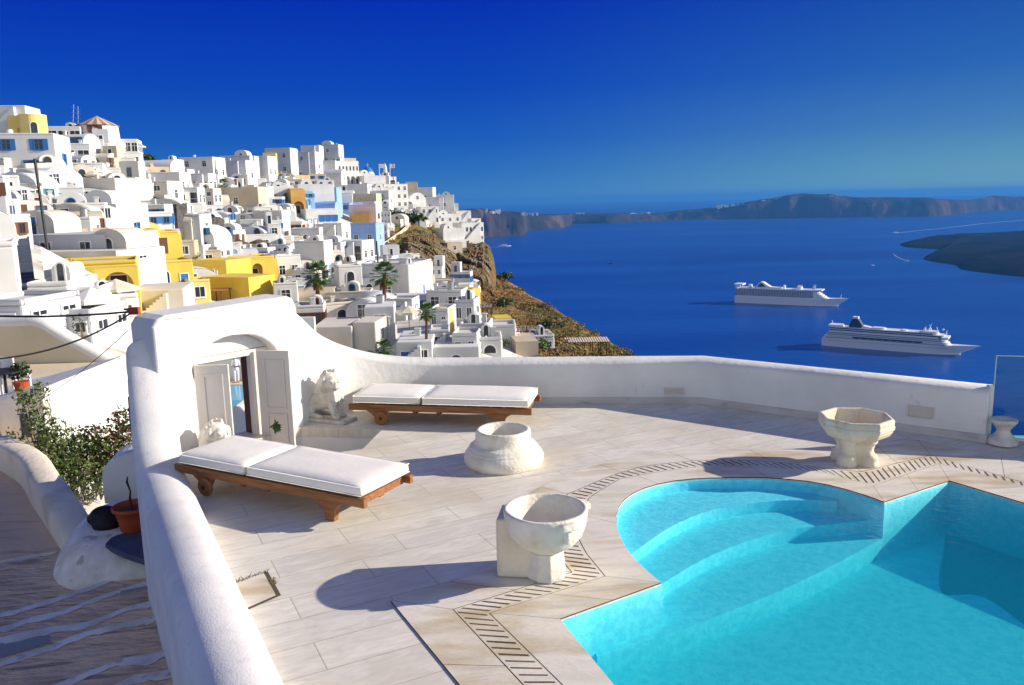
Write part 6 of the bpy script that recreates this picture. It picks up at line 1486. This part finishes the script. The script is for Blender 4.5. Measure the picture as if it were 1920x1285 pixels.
# potted shrubs and small trees on the terraces, parasols and canopies between the houses
used2 = {}
def place_label(px, py, base):
    ln = sorted(LAND, key=lambda l: (l[0] - px) ** 2 + ((l[1] - py) * 1.4) ** 2)
    def rel2(l):
        dx, dy = px - l[0], py - l[1]; v = 'above' if dy < -12 else ('below' if dy > 12 else ''); hh = 'left' if dx < -14 else ('right' if dx > 14 else '')
        return (f'{v} and {hh} of {l[2]}' if v and hh else (f'{v} {l[2]}' if v else (f'{hh} of {l[2]}' if hh else f'right beside {l[2]}')))
    for lab in (f'{base}, {rel2(ln[0])}', f'{base}, {rel2(ln[1])}', f'{base}, {rel2(ln[2])}', f'{base}, {rel2(ln[3])}'):
        if lab not in used2 and len(lab.split()) <= 16: used2[lab] = 1; return lab
    return None
tries = 0; ns = 0
while ns < 70 and tries < 2000:
    tries += 1; px = rng.uniform(60, 880); py = rng.uniform(ysil(px) + 14, 648)
    if inpoly(px, py, scrub_poly) or (225 < px < 560 and py > 570) or (px < 130 and py > 470): continue
    sc_ = FPX / depth(px, py); w = rng.uniform(.8, 1.8) * sc_; h = rng.uniform(.8, 1.7) * sc_
    lab = place_label(px, py, rng.choice(['small dark green shrub', 'round leafy tub shrub', 'low green terrace bush', 'small pot tree', 'dark flowering bush']))
    if not lab: continue
    bush(px, py, w, h, lab, rng.choice(['leaf_dark', 'leaf_dark', 'leaf_green', 'leaf_red']), group='shrubs on the town terraces', n=90, d=depth(px, py) * .985 - 1.0); ns += 1
ns = 0; tries = 0
while ns < 16 and tries < 500:
    tries += 1; px = rng.uniform(100, 860); py = rng.uniform(ysil(px) + 20, 640)
    if inpoly(px, py, scrub_poly) or (225 < px < 560 and py > 540) or (px < 130 and py > 470): continue
    sc_ = FPX / depth(px, py); bg_ = rng.random() < .5; lab = place_label(px, py, 'beige terrace parasol' if bg_ else 'white terrace parasol')
    if not lab: continue
    parasol(px, py, 2.8 * sc_, 2.5 * sc_, lab, 'beige_canvas' if bg_ else 'white_canvas', 'pale parasols in the town', d=depth(px, py) * .98 - 1.5); ns += 1

# ================================================================== BETWEEN THE GATE AND THE TOWN: the neighbours' walls and terraces
def V(px, py, Y):
    r = ray(px, py); return EYE + r * (Y / r.y)
def upright(poly_px, Y, th, m_, name, label, cat, parent=None, bev=.05):
    pl = [V(x, y, Y) for x, y in poly_px]; m = MB(); m.prism([(p.x, p.z) for p in pl], Y, Y + th, M=MX); o = m.build(name, m_, parent)
    if bev: bevel(o, bev, 3, 40)
    return tag(o, label, cat) if label else o
t = thing('curved_wall', 'tall beige plaster wall with white rounded coping sloping down behind the gate', 'wall')
top = [(-120,610),(-30,609),(40,607),(64,606),(84,611),(106,624),(150,650),(200,677),(226,690),(262,706)]
upright(top + [(300,722),(300,790),(-120,790)], 24.0, .5, 'beige_plaster', 'wall', None, None, t, 0)
m = MB(); m.tube([V(x, y, 24.2) + Vector((0, 0, .03)) for x, y in smooth_pts(top, 4)], .22, 12); m.build('coping', 'white_stucco', t, smooth=True)
def wall_seg(A, B, h, th, m_, name, label, cat='wall'):
    A, B = Vector(A), Vector(B); d = Vector((B.x - A.x, B.y - A.y, 0)).normalized(); n = Vector((-d.y, d.x, 0)) * th; dz = Vector((0, 0, h))
    m = MB(); m.add([A - dz, B - dz, B - dz + n, A - dz + n, A, B, B + n, A + n], [(0, 3, 2, 1), (4, 5, 6, 7), (0, 1, 5, 4), (1, 2, 6, 5), (2, 3, 7, 6), (3, 0, 4, 7)])
    o = m.build(name, m_); bevel(o, .03, 2); return tag(o, label, cat)
A1, B1 = V(84, 752, 18.6), V(262, 708, 22.0); B1.z = A1.z; A2, B2 = V(96, 797, 16.6), V(262, 742, 19.6); B2.z = A2.z
wall_seg(A1, B1, .62, .25, 'white_stucco', 'terrace_parapet', 'upper sunlit white terrace parapet left of the gate')
wall_seg(A2, B2, 3.5, .25, 'white_stucco', 'terrace_parapet', 'lower white terrace wall above the leafy bush left of the gate')
m = MB(); m.prism([(A1.x, A1.y + .25), (B1.x, B1.y + .25), (B1.x + .3, 24.0), (-18, 24.0), (-18, A1.y + 1.5)], A1.z - .9, A1.z - .12); tag(m.build('neighbour_terrace', 'beige_plaster'), kind='structure')
m = MB(); m.prism([(A2.x, A2.y + .25), (B2.x, B2.y + .25), (B1.x, B1.y), (A1.x, A1.y)], A2.z - 2.5, A2.z - .10); tag(m.build('neighbour_terrace_floor', 'beige_plaster'), kind='structure')
c = V(200, 772, 18.9); m = MB(); m.box(-.19, .19, -.15, .15, 0, .17); o = m.build('yellow_block', 'ochre_plaster', loc=(c.x, c.y, A2.z - .10)); bevel(o, .02, 2); tag(o, 'small ochre block lying on the lower white terrace', 'block')
# white house with a roof terrace at the lower left
t = thing('terrace_house', 'white house with narrow blue-grey windows and a furnished roof terrace at the lower left', 'house', (0, 0, 0))
upright([(-160,790),(-80,772),(80,728),(88,800),(96,960),(-160,960)], 15.6, 3.5, 'white_stucco', 'wall', None, None, t, .04)
for (x0, x1, y0, y1) in ((43, 58, 776, 820), (74, 92, 806, 846), (-30, -8, 800, 850)):
    a, b = V(x0, y1, 15.6), V(x1, y0, 15.6); m = MB(); f = .02
    m.box(a.x - f, a.x, -.04, .02, a.z, b.z); m.box(b.x, b.x + f, -.04, .02, a.z, b.z); m.box(a.x - f, b.x + f, -.04, .02, b.z, b.z + f)
    o = m.build('window', 'white_stucco', t, loc=(0, 15.6, 0)); k = MB(); k.box(a.x, b.x, -.015, .012, a.z, b.z); k.build('pane', 'slate_blue_paint', o)
zt_ = V(78, 729, 15.6).z
def plastic_chair(x, y, z, rz, label):
    t = thing('terrace_chair', label, 'chair', (x, y, z), rz, 'white chairs on the neighbour roof terrace')
    m = MB(); m.box(-.24, .24, -.24, .22, .38, .43); m.build('seat', 'frame_white', t); m = MB(); m.box(-.24, .24, .18, .23, .432, .85); o = m.build('backrest', 'frame_white', t); bevel(o, .05, 3)
    for a in (-.21, .21):
        for b in (-.2, .19): m = MB(); m.box(a - .02, a + .02, b - .02, b + .02, 0, .379); m.build('leg', 'frame_white', t)
for px, lab in ((2, 'white terrace chair nearer the left edge of the picture'), (30, 'white terrace chair beside the potted plant')):
    q = V(px, 742, 17.2); plastic_chair(q.x, q.y, zt_ - .45, R(170), lab)
q = V(14, 748, 16.6); t2 = thing('terrace_table', 'low dark table in front of the two white terrace chairs', 'table', (q.x, q.y, zt_ - .3)); m = MB(); m.lathe([(0, .45), (.38, .45), (.38, .48), (0, .48)], 20); m.build('table_top', 'black_metal', t2); m = MB(); m.tube([(0, 0, 0), (0, 0, .449)], .03, 8); m.build('leg', 'black_metal', t2)
q = V(42, 735, 16.8); t2 = thing('potted_plant', 'round green plant in a terracotta pot on the neighbour roof terrace', 'plant', (q.x, q.y, zt_ - .3)); m = MB(); m.lathe([(0, 0), (.12, 0), (.16, .2), (.14, .2), (0, .18)], 16); m.build('pot', 'terracotta', t2); m = MB(); leafcloud(m, (0, 0, .42), (.24, .22, .2), 260, .05); m.build('foliage', 'leaf_dark', t2)
# the leafy bush below the parapet
t = thing('garden_bush', 'loose leafy bush with reddish tips between the street wall and the white parapet', 'bush', V(150, 915, 12.6))
o_ = t.location; g1, g2, tw = MB(), MB(), MB()
for (px, py, d_, rx, rz_, n, red) in ((62,770,9.6,.22,.30,210,0),(84,806,9.4,.30,.26,300,0),(120,836,9.3,.42,.32,620,0),(150,864,9.2,.48,.34,760,0),(186,828,9.5,.34,.28,420,.25),(205,862,9.4,.40,.32,600,.35),(232,800,9.6,.22,.34,340,.55),(228,850,9.4,.34,.34,460,.45),(112,880,9.0,.42,.30,620,0),(170,900,9.0,.5,.28,700,.15),(14,828,9.6,.26,.20,200,.1),(45,744,9.8,.15,.16,90,0),(76,730,9.7,.12,.14,70,0)):
    c = V(px, py, d_ + 3.6) - o_; rx *= 1.22; rz_ *= 1.15
    for q in range(n):
        pass
    leafcloud(g1, c, (rx, rx * .8, rz_), int(n * (1 - red) * 1.2), .036, up=.2); leafcloud(g2, c, (rx, rx * .8, rz_), int(n * red * 1.2), .038, up=.2)
    for q in range(5):
        e = c + Vector((rng.gauss(0, rx * .5), rng.gauss(0, rx * .4), rng.gauss(0, rz_ * .5))); b = Vector((c.x * .6, c.y * .6, -.3)); mid = b.lerp(e, .6) + Vector((rng.gauss(0, .06), 0, .05)); tw.tube([b, mid, e], [.012, .008, .004], 5)
g1.build('foliage', 'leaf_green', t); g2.build('red_foliage', 'leaf_red', t); tw.build('branches', 'twig', t)

# the hotel pool seen through the open gate, with a man on its edge
dz = 52.0; pp = D(443, 718, dz); zf = pp.z
wat = thing('hotel_pool', 'narrow turquoise pool seen through the open gate doors', 'pool', (pp.x, pp.y, zf))
m = MB(); m.box(-5, 5, -4.6, -.5, -.5, -.04); m.build('water', 'hotel_blue_water', wat)
m = MB(); m.box(-5, 5, -.5, .9, -3, 0); m.build('edge', 'beige_plaster', wat)
m = MB(); m.box(-5, 5, .9, 1.3, -3, 4.0); m.build('back_wall', 'lime_white', wat)
t = thing('person', 'man in pale clothes and a red cap standing on the pool edge beyond the gate', 'person', (pp.x, pp.y + .1, zf), R(-60))
m = MB()
for sy in (-1, 1): m.cap((0, sy * .10, .86), (.02, sy * .10, .48), .095, .07, 7); m.cap((.02, sy * .10, .48), (-.01, sy * .10, .10), .068, .045, 7); m.ell((.06, sy * .10, .045), (.13, .05, .05))
m.cap((0, 0, .90), (0, 0, 1.15), .15, .15, 5); m.cap((0, 0, 1.15), (0, 0, 1.40), .16, .13, 6); m.cap((0, -.13, 1.40), (0, .13, 1.40), .075, .075, 6)
for sy in (-1, 1): m.cap((0, sy * .20, 1.40), (.03, sy * .24, 1.12), .055, .045, 6); m.cap((.03, sy * .24, 1.12), (.26, sy * .16, 1.10), .042, .032, 6); m.ell((.31, sy * .15, 1.10), (.05, .035, .04))
m.cap((0, 0, 1.42), (.01, 0, 1.54), .055, .05, 4); m.ell((.02, 0, 1.64), (.10, .078, .125)); m.ell((.12, 0, 1.625), (.02, .014, .022))
for sy in (-1, 1): m.ell((.01, sy * .08, 1.64), (.022, .012, .034))
o = m.build('body', 'skin', t, smooth=True); rm = o.modifiers.new('one', 'REMESH'); rm.mode = 'VOXEL'; rm.voxel_size = .016; rm.use_smooth_shade = True
m = MB()
for sy in (-1, 1): m.cap((0, sy * .10, .88), (.02, sy * .10, .48), .112, .088, 7); m.cap((.02, sy * .10, .48), (-.01, sy * .10, .12), .086, .07, 7)
m.cap((0, 0, .92), (0, 0, 1.15), .168, .166, 5); m.cap((0, 0, 1.15), (0, 0, 1.40), .174, .142, 6); m.cap((0, -.14, 1.40), (0, .14, 1.40), .09, .09, 6)
for sy in (-1, 1): m.cap((0, sy * .20, 1.40), (.03, sy * .24, 1.14), .07, .062, 6)
o = m.build('clothes', 'cloth_white', t, smooth=True); rm = o.modifiers.new('one', 'REMESH'); rm.mode = 'VOXEL'; rm.voxel_size = .02; rm.use_smooth_shade = True
m = MB(); m.ell((.01, 0, 1.70), (.115, .092, .085)); m.ell((.12, 0, 1.685), (.07, .06, .015)); m.build('cap', 'cap_red', t, smooth=True)
m = MB(); m.tube([(.34, -.14, 1.1), (.40, .16, 1.08)], .03, 8); tag(m.build('pole_in_hands', 'black_metal', t))
# round white wall just past the doors
upright([(432,830),(432,770),(440,760),(452,762),(462,772),(468,800),(470,830)], 12.2, .4, 'white_stucco', 'garden_wall', 'low rounded white wall just beyond the open gate doors', 'wall', None, .03)

# ================================================================== SEA, FAR LAND, SHIPS
mb = MB(); n_ = 96
rings = [0, 900, 3000, 9000, 20000, 44000]; vs = []; fs = []
for r_ in rings[1:]:
    for i in range(n_): a = 2 * math.pi * i / n_; vs.append((r_ * math.sin(a), r_ * math.cos(a), SEA))
fs.append(tuple(reversed(range(n_))))
for q in range(len(rings) - 2):
    for i in range(n_): a, b = q * n_ + i, q * n_ + (i + 1) % n_; fs.append((a, a + n_, b + n_, b))
mb.add(vs, fs); tag(mb.build('sea', 'sea_water'), kind='structure')

def sea_pt(px, py): return P(px, py, SEA)
def elev(px, py, base):     # height above sea of the silhouette point (px, py) standing over the same distance as base
    r = ray(px, py); t = math.hypot(base.x, base.y) / math.hypot(r.x, r.y); return CAMH + r.z * t - SEA
def ridge(name, pts, rows, back, seed, m_, rough, sub=8):
    """pts: (px, py of the shore, py of the crest); a cliff rising from the shore to the crest and a long slope behind"""
    xs = [p[0] for p in pts]; N_ = (len(pts) - 1) * sub + 1; U = np.linspace(0, len(pts) - 1, N_)
    f = lambda k_: np.interp(U, range(len(pts)), [p[k_] for p in pts])
    X, YS, YC = f(0), f(1), f(2); vs = []; fs = []
    prof = [(0, 0, 0), (.12, .06, .6), (.35, .14, 1), (.62, .22, 1), (.84, .34, .8), (.95, .55, .5), (1, .85, .25), (.97, 1.3, .3), (.6, 2.2, .2), (-.02, 3.2, 0)]
    for i in range(N_):
        b = sea_pt(X[i], YS[i]); d = Vector((b.x, b.y)).normalized(); dist = math.hypot(b.x, b.y)
        h = elev(X[i], YC[i], Vector((d.x * (dist + back * .9), d.y * (dist + back * .9), 0)))
        for (hf, of, w) in prof:
            g = mnoise.fractal(Vector((i * .35 + seed, of * 2.1, hf)), 1.0, 2.1, 5)
            g2 = mnoise.noise(Vector((i * .11 * 8 / sub + seed, 3.1, hf * .5)))
            o = dist + back * of + w * back * (.16 * g + .25 * g2)
            vs.append((d.x * o, d.y * o, SEA + max(-3, h * hf * (1 + rough * w * g * .5))))
    k_ = len(prof)
    for i in range(N_ - 1):
        for j in range(k_ - 1): a = i * k_ + j; fs.append((a, a + k_, a + k_ + 1, a + 1))
    m = MB(); m.add(vs, fs); o = m.build(name, m_, smooth=True); return tag(o, kind='structure')
far_pts = [(780,470,395),(860,458,393),(905,446,391),(925,444,394),(982,441,399),(990,432,401),(1050,428,402),(1068,424,400),(1072,420,400),(1140,419,400),(1240,414,399),(1290,413,393),(1350,412,389),(1410,411,377),(1450,410,371),(1480,410,365),(1500,409,363),(1560,409,365),(1600,408,370),(1660,407,370),(1740,406,371),(1800,402,376),(1830,397,374),(1860,395,367),(1895,394,369),(1960,392,368),(2060,390,366),(2200,386,362)]
ridge('far_island', far_pts, 0, 420, 3.0, 'far_rock', .25)
# white villages along the far crest: nobody could count them
vm = MB()
for (x0, x1, y0, y1, n) in ((905,940,392,402,14),(978,1008,400,402,14),(1080,1098,399,401,8),(1180,1206,400,403,18),(1212,1225,399,400,5),(1284,1330,396,399,26),(1345,1420,383,392,46),(1425,1452,376,382,14),(1455,1490,371,377,20),(1555,1562,368,371,4),(1695,1712,401,403,8),(1780,1812,398,400,9)):
    for q in range(n):
        u = rng.random(); px = x0 + (x1 - x0) * u; py = rng.uniform(y0, y1)
        ys = np.interp(px, [p[0] for p in far_pts], [p[1] for p in far_pts]); b = sea_pt(px, ys); dist = math.hypot(b.x, b.y) + 190
        r = ray(px, py); t_ = dist / math.hypot(r.x, r.y); c = EYE + r * t_; w = rng.uniform(5, 12)
        vm.box(c.x - w, c.x + w, c.y - w, c.y + w, c.z - 16, c.z + rng.uniform(3, 7))
tag(vm.build('far_village', 'far_house_white'), 'scattered tiny white villages along the crest of the far island', 'village', kind='stuff')
# dark lava islet on the right
shore = [(1686,459),(1700,464),(1740,467),(1772,470),(1758,480),(1730,486),(1752,492),(1790,498),(1802,506),(1850,513),(1920,520),(2050,530),(2300,545)]
back_ = [(1690,456),(1730,451),(1760,446),(1800,443),(1840,441),(1880,438),(1930,436),(2000,434),(2080,432),(2150,430),(2220,430),(2300,430),(2400,430)]
tops = [0, 16, 22, 26, 26, 22, 30, 34, 40, 46, 60, 70, 70]; vs = []; fs = []; sub = 6
S_ = smooth_pts(shore, sub); B_ = smooth_pts(back_, sub); T_ = np.interp(np.linspace(0, 1, len(S_)), np.linspace(0, 1, len(tops)), tops)
prof = [(0, 0), (.03, .35), (.10, .6), (.2, .72), (.35, .85), (.5, .95), (.65, 1), (.8, .95), (.93, .6), (1, 0)]
for i in range(len(S_)):
    a, b = sea_pt(*S_[i]), sea_pt(*B_[i])
    for (u, hf) in prof:
        p = a.lerp(b, u); g = mnoise.fractal(Vector((p.x * .006, p.y * .006, 2)), 1, 2, 5)
        vs.append((p.x, p.y, SEA - 1 + T_[i] * hf * (1 + .35 * g)))
k_ = len(prof)
for i in range(len(S_) - 1):
    for j in range(k_ - 1): a = i * k_ + j; fs.append((a, a + k_, a + k_ + 1, a + 1))
m = MB(); m.add(vs, fs); tag(m.build('lava_islet', 'lava_rock', smooth=True), kind='structure')

def ship_frame(pa, pb):
    a, b = sea_pt(*pa), sea_pt(*pb); d = b - a; return a, d.length, math.atan2(d.y, d.x)
def hull(L, B, H, bow, m_name='ship_white', parent=None, stern=.93):
    m = MB(); secs = []; n = 22
    for i in range(n + 1):
        u = i / n; x = u * L
        wt = stern + (1 - stern) * min(1, u / .12) if u < .12 else (1 if u < .70 else max(0.0, 1 - ((u - .70) / .30) ** 2.0))
        wb_ = wt * .92 if u < .7 else max(0.0, 1 - ((u - .70) / .24) ** 1.7) * .92
        xt = x + bow * max(0, (u - .8) / .2) ** 1.5; h = H * (1 + .22 * max(0, (u - .74) / .26))
        xb = min(x, L * .965 + 0) if u > .9 else x
        secs.append([(xb, -B / 2 * wb_, -2), (xb, -B / 2 * wb_, H * .25), (xt, -B / 2 * wt, h), (xt, B / 2 * wt, h), (xb, B / 2 * wb_, H * .25), (xb, B / 2 * wb_, -2)])
    vs = [p for s_ in secs for p in s_]; fs = []
    for i in range(n):
        for j in range(5): a = i * 6 + j; fs.append((a, a + 6, a + 7, a + 1))
    fs.append((0, 1, 2, 3, 4, 5)); m.add(vs, fs); return m.build('hull', m_name, parent)
def deckhouse(mb_, x0, x1, B, z0, z1, rake=0.0, rnd=.3):
    h = B / 2; pl = [(x0, -h), (x1 - h * rnd * 2, -h)] + [(x1 - h * rnd * 2 + h * rnd * 2 * math.sin(math.pi * q / 8), -h * math.cos(math.pi * q / 8)) for q in range(1, 8)] + [(x1 - h * rnd * 2, h), (x0, h)]
    mb_.prism(pl, z0, z1)
# --- the farther ship
a, L, an = ship_frame((1380, 566), (1580, 575)); L1 = L
t = thing('cruise_ship', 'farther cruise ship with tall dark balcony decks and a raised stern lounge', 'cruise ship', a, an, 'cruise ships at anchor in the bay')
f = L / 290.0; q_ = lambda v: v * f
hull(L, q_(40), q_(19), q_(16), parent=t)
m = MB(); deckhouse(m, q_(3), q_(228), q_(38), q_(19), q_(22)); m.build('promenade_deck', 'ship_white', t)
m = MB()
for i in range(6):
    z = q_(22 + i * 3.2); m.cur = 0; deckhouse(m, q_(4), q_(226 - i * 1.5), q_(36), z, z + q_(2.5)); m.cur = 1; deckhouse(m, q_(3.5), q_(228 - i * 1.5), q_(38), z + q_(2.5), z + q_(3.2))
for i in range(48):
    x = q_(8 + i * 4.4); m.box(x, x + q_(.5), -q_(18.8), -q_(18.0), q_(22), q_(41))
m.build('balcony_decks', ['ship_shade_deck', 'ship_white'], t)
m = MB(); deckhouse(m, q_(14), q_(236), q_(37), q_(41.4), q_(43.5)); 
for i in range(5): deckhouse(m, q_(200), q_(254 - i * 6), q_(36 - i), q_(19 + i * 4), q_(22.8 + i * 4))
m.box(q_(218), q_(238), -q_(22), q_(22), q_(41.5), q_(44.5)); m.build('bridge', 'ship_white', t)
m = MB(); m.box(-q_(2), q_(22), -q_(19), q_(19), q_(50), q_(54)); m.box(q_(2), q_(8), -q_(17), -q_(13), q_(42), q_(50)); m.box(q_(2), q_(8), q_(13), q_(17), q_(42), q_(50)); m.build('stern_lounge', 'ship_white', t)
m = MB(); pr = [(52, 43), (60, 50), (66, 58), (71, 61), (78, 60), (88, 53), (98, 47.5), (128, 46), (128, 43)]
m.prism([(q_(x), q_(z)) for x, z in pr], -q_(11), q_(11), M=MX); m.build('funnel', 'ship_white', t)
m = MB(); m.prism([(q_(x), q_(z)) for x, z in [(62, 47), (70, 57), (76, 57), (84, 47)]], -q_(11.6), -q_(11.1), M=MX); m.build('funnel_panel', 'ship_shade_deck', t)
m = MB(); deckhouse(m, q_(170), q_(184), q_(20), q_(43.6), q_(50)); deckhouse(m, q_(132), q_(138), q_(10), q_(43.6), q_(53)); deckhouse(m, q_(36), q_(46), q_(16), q_(43.6), q_(52)); m.build('upper_deckhouse', 'ship_white', t)
m = MB()
for x in (212, 216): m.tube([(q_(x), 0, q_(44)), (q_(x + 2), 0, q_(58))], [q_(2.2), q_(.6)], 6)
for x in (172, 176, 181): m.ell((q_(x), q_(-3), q_(53)), (q_(2),) * 3)
m.tube([(q_(284), 0, q_(22)), (q_(285), 0, q_(33))], q_(.7), 5); m.build('mast', 'ship_white', t)
m = MB()
for i in range(10): m.box(q_(50 + i * 14), q_(59 + i * 14), -q_(20.6), -q_(19.1), q_(19.4), q_(22)); 
m.build('lifeboats', 'ship_white', t)
# --- the nearer ship
a, L, an = ship_frame((1543, 646), (1812, 667))
t = thing('cruise_ship', 'nearer cruise ship with dark funnel and rows of small cabin windows', 'cruise ship', a, an, 'cruise ships at anchor in the bay')
f = L / 265.0
hull(L, q_(32), q_(17), q_(24), parent=t, stern=.9)
m = MB(); tops_ = [238, 236, 232, 226, 220]; xs0 = [3, 5, 9, 12, 14]
for i in range(5):
    z = q_(17 + i * 3.4); m.cur = 0; deckhouse(m, q_(xs0[i]), q_(tops_[i]), q_(31.6 - .3 * i), z, z + q_(3.4) - .02)
m.build('superstructure', 'ship_white', t)
m = MB()                                                     # cabin windows and the dark open promenades
for i, (xa, xb, stp) in enumerate(((8, 226, 3.4), (60, 190, 0), (12, 222, 3.4), (14, 220, 3.4))):
    z = q_(18.2 + i * 3.4)
    if stp == 0:
        m.box(q_(xa), q_(xb), -q_(15.95), -q_(15.4), z - q_(.8), z + q_(2.0)); 
        for x in range(14, 56, 4): m.box(q_(x), q_(x + 1.6), -q_(15.85), -q_(15.4), z, z + q_(1.5))
        for x in range(194, 226, 4): m.box(q_(x), q_(x + 1.6), -q_(15.85), -q_(15.4), z, z + q_(1.5))
    else:
        x = xa
        while x < xb: m.box(q_(x), q_(x + 2.1), -q_(16.0), -q_(15.0), z, z + q_(2.0)); x += stp
x = 14
while x < 235: m.box(q_(x), q_(x + 1.1), -q_(16.2), -q_(15.2), q_(12.5), q_(13.6)); x += 4
m.build('cabin_windows', 'ship_shade_deck', t)
m = MB()
for i in range(2): deckhouse(m, q_(16), q_(224 - i * 14), q_(29 - i * 2), q_(34 + i * 3.6), q_(36.4 + i * 3.6), rnd=.3)
m.build('shaded_deck', 'ship_shade_deck', t)
m = MB()
for i in range(2): deckhouse(m, q_(14 + i * 2), q_(228 - i * 15), q_(31 - i), q_(36.4 + i * 3.6), q_(37.6 + i * 3.6))
deckhouse(m, q_(12), q_(40), q_(26), q_(41.3), q_(45)); deckhouse(m, q_(96), q_(120), q_(18), q_(41.3), q_(44)); deckhouse(m, q_(150), q_(160), q_(16), q_(41.3), q_(43)); deckhouse(m, q_(186), q_(216), q_(24), q_(38), q_(43.5)); m.box(q_(222), q_(234), -q_(19), q_(19), q_(30.8), q_(34.5))
m.build('upper_deck', 'ship_white', t)
m = MB()
for x, y in ((50, 58), (56, 62), (62, 66)): pass
m.prism([(q_(x), q_(z)) for x, z in [(50, 41), (54, 52), (57, 59), (68, 59), (74, 50), (80, 41)]], -q_(7), q_(7), M=MX); fn = m.build('funnel', 'ship_navy', t)
m = MB(); m.box(q_(57), q_(61.5), -q_(6), q_(6), q_(59), q_(63)); m.box(q_(63), q_(68), -q_(6), q_(6), q_(59), q_(63)); m.build('funnel_cap', 'ship_white', fn)
m = MB(); m.prism([(q_(x), q_(z)) for x, z in [(74, 41.5), (78, 46), (96, 42.5), (96, 41.5)]], -q_(8), q_(8), M=MX); m.build('funnel_fairing', 'ship_white', t)
m = MB()
for x, h_, dx in ((188, 52, 4), (194, 58, 8), (204, 55, -6), (214, 52, -3), (228, 47, 1)): m.tube([(q_(x), 0, q_(38)), (q_(x + dx), 0, q_(h_))], [q_(1.4), q_(.5)], 5)
for x in (190, 199, 222): m.ell((q_(x), q_(4), q_(47)), (q_(2.2),) * 3)
m.tube([(q_(18), 0, q_(45)), (q_(16), 0, q_(52))], q_(.6), 5); m.build('mast', 'ship_white', t)
m = MB()
for i in range(9): m.box(q_(64 + i * 14), q_(73 + i * 14), -q_(17.0), -q_(15.97), q_(20.2), q_(22.4))
m.build('lifeboats', 'ship_navy', t)

def boat(px, py, Lm, rz, label, dark=False):
    a = sea_pt(px, py); t = thing('motor_boat' if not dark else 'wooden_boat', label, 'boat', a, rz)
    m = MB(); prof = [(-.5, -.13), (.2, -.15), (.42, -.08), (.56, 0), (.42, .08), (.2, .15), (-.5, .13)]
    m.prism([(x * Lm, y * Lm) for x, y in prof], -1, Lm * .075); m.build('hull', 'ship_navy' if dark else 'ship_white', t)
    m = MB(); m.box(-.25 * Lm, .18 * Lm, -.09 * Lm, .09 * Lm, Lm * .075, Lm * .17); m.build('cabin', 'dark_wood' if dark else 'ship_white', t)
    if dark:
        m = MB()
        for x in (-.2, .2): m.tube([(x * Lm, 0, 0), (x * Lm, 0, Lm * .5)], Lm * .01, 5)
        m.build('mast', 'dark_wood', t)
    return t
def wake(pxs, w0, w1, label):
    pts = [sea_pt(*p) for p in pxs]; n = len(pts); vs = []; fs = []
    for i, p in enumerate(pts):
        d = (pts[min(i + 1, n - 1)] - pts[max(0, i - 1)]).normalized(); s_ = Vector((-d.y, d.x, 0)); w = w0 + (w1 - w0) * i / (n - 1)
        vs += [p + s_ * w + Vector((0, 0, .4)), p - s_ * w + Vector((0, 0, .4))]
    fs = [(2 * i, 2 * i + 2, 2 * i + 3, 2 * i + 1) for i in range(n - 1)]
    m = MB(); m.add(vs, fs); tag(m.build('wake', 'foam'), label, 'wake', kind='stuff')
boat(946, 462, 62, R(-2), 'white ferry leaving past the tip of the cliff on the left')
wake([(936,463),(928,464),(915,465)], 3, 2, 'short white wake behind the ferry by the cliff')
boat(1144, 495, 22, R(175), 'small dark two-masted boat alone in the middle of the bay', True)
boat(1679, 437, 40, R(186), 'white fast boat at the head of a long wake near the lava islet')
wake([(1684,437),(1720,433),(1780,427),(1840,420),(1930,412)], 2.6, 4, 'long straight white wake trailing from the fast boat')
boat(1635, 498, 15, R(120), 'tiny white boat in open water left of the lava islet')
boat(1702, 490, 14, R(-60), 'tiny white boat ending a curved wake beside the lava islet')
wake([(1700,489),(1690,486),(1680,481),(1675,476)], 1.1, .6, 'short curved wake beside the lava islet')

HAZE = bpy.data.materials.new('air'); HAZE.use_nodes = True; nt = HAZE.node_tree; nt.nodes.clear()
o_ = nt.nodes.new('ShaderNodeOutputMaterial'); pv = nt.nodes.new('ShaderNodeVolumePrincipled'); pv.inputs['Density'].default_value = 6e-5
pv.inputs['Color'].default_value = (.06, .28, .74, 1); pv.inputs['Anisotropy'].default_value = .1
nt.links.new(pv.outputs[0], o_.inputs['Volume']); MATS['air'] = HAZE
m = MB(); m.box(-46000, 46000, -46000, 46000, SEA - 1.5, 75); tag(m.build('haze', 'air'), kind='stuff')
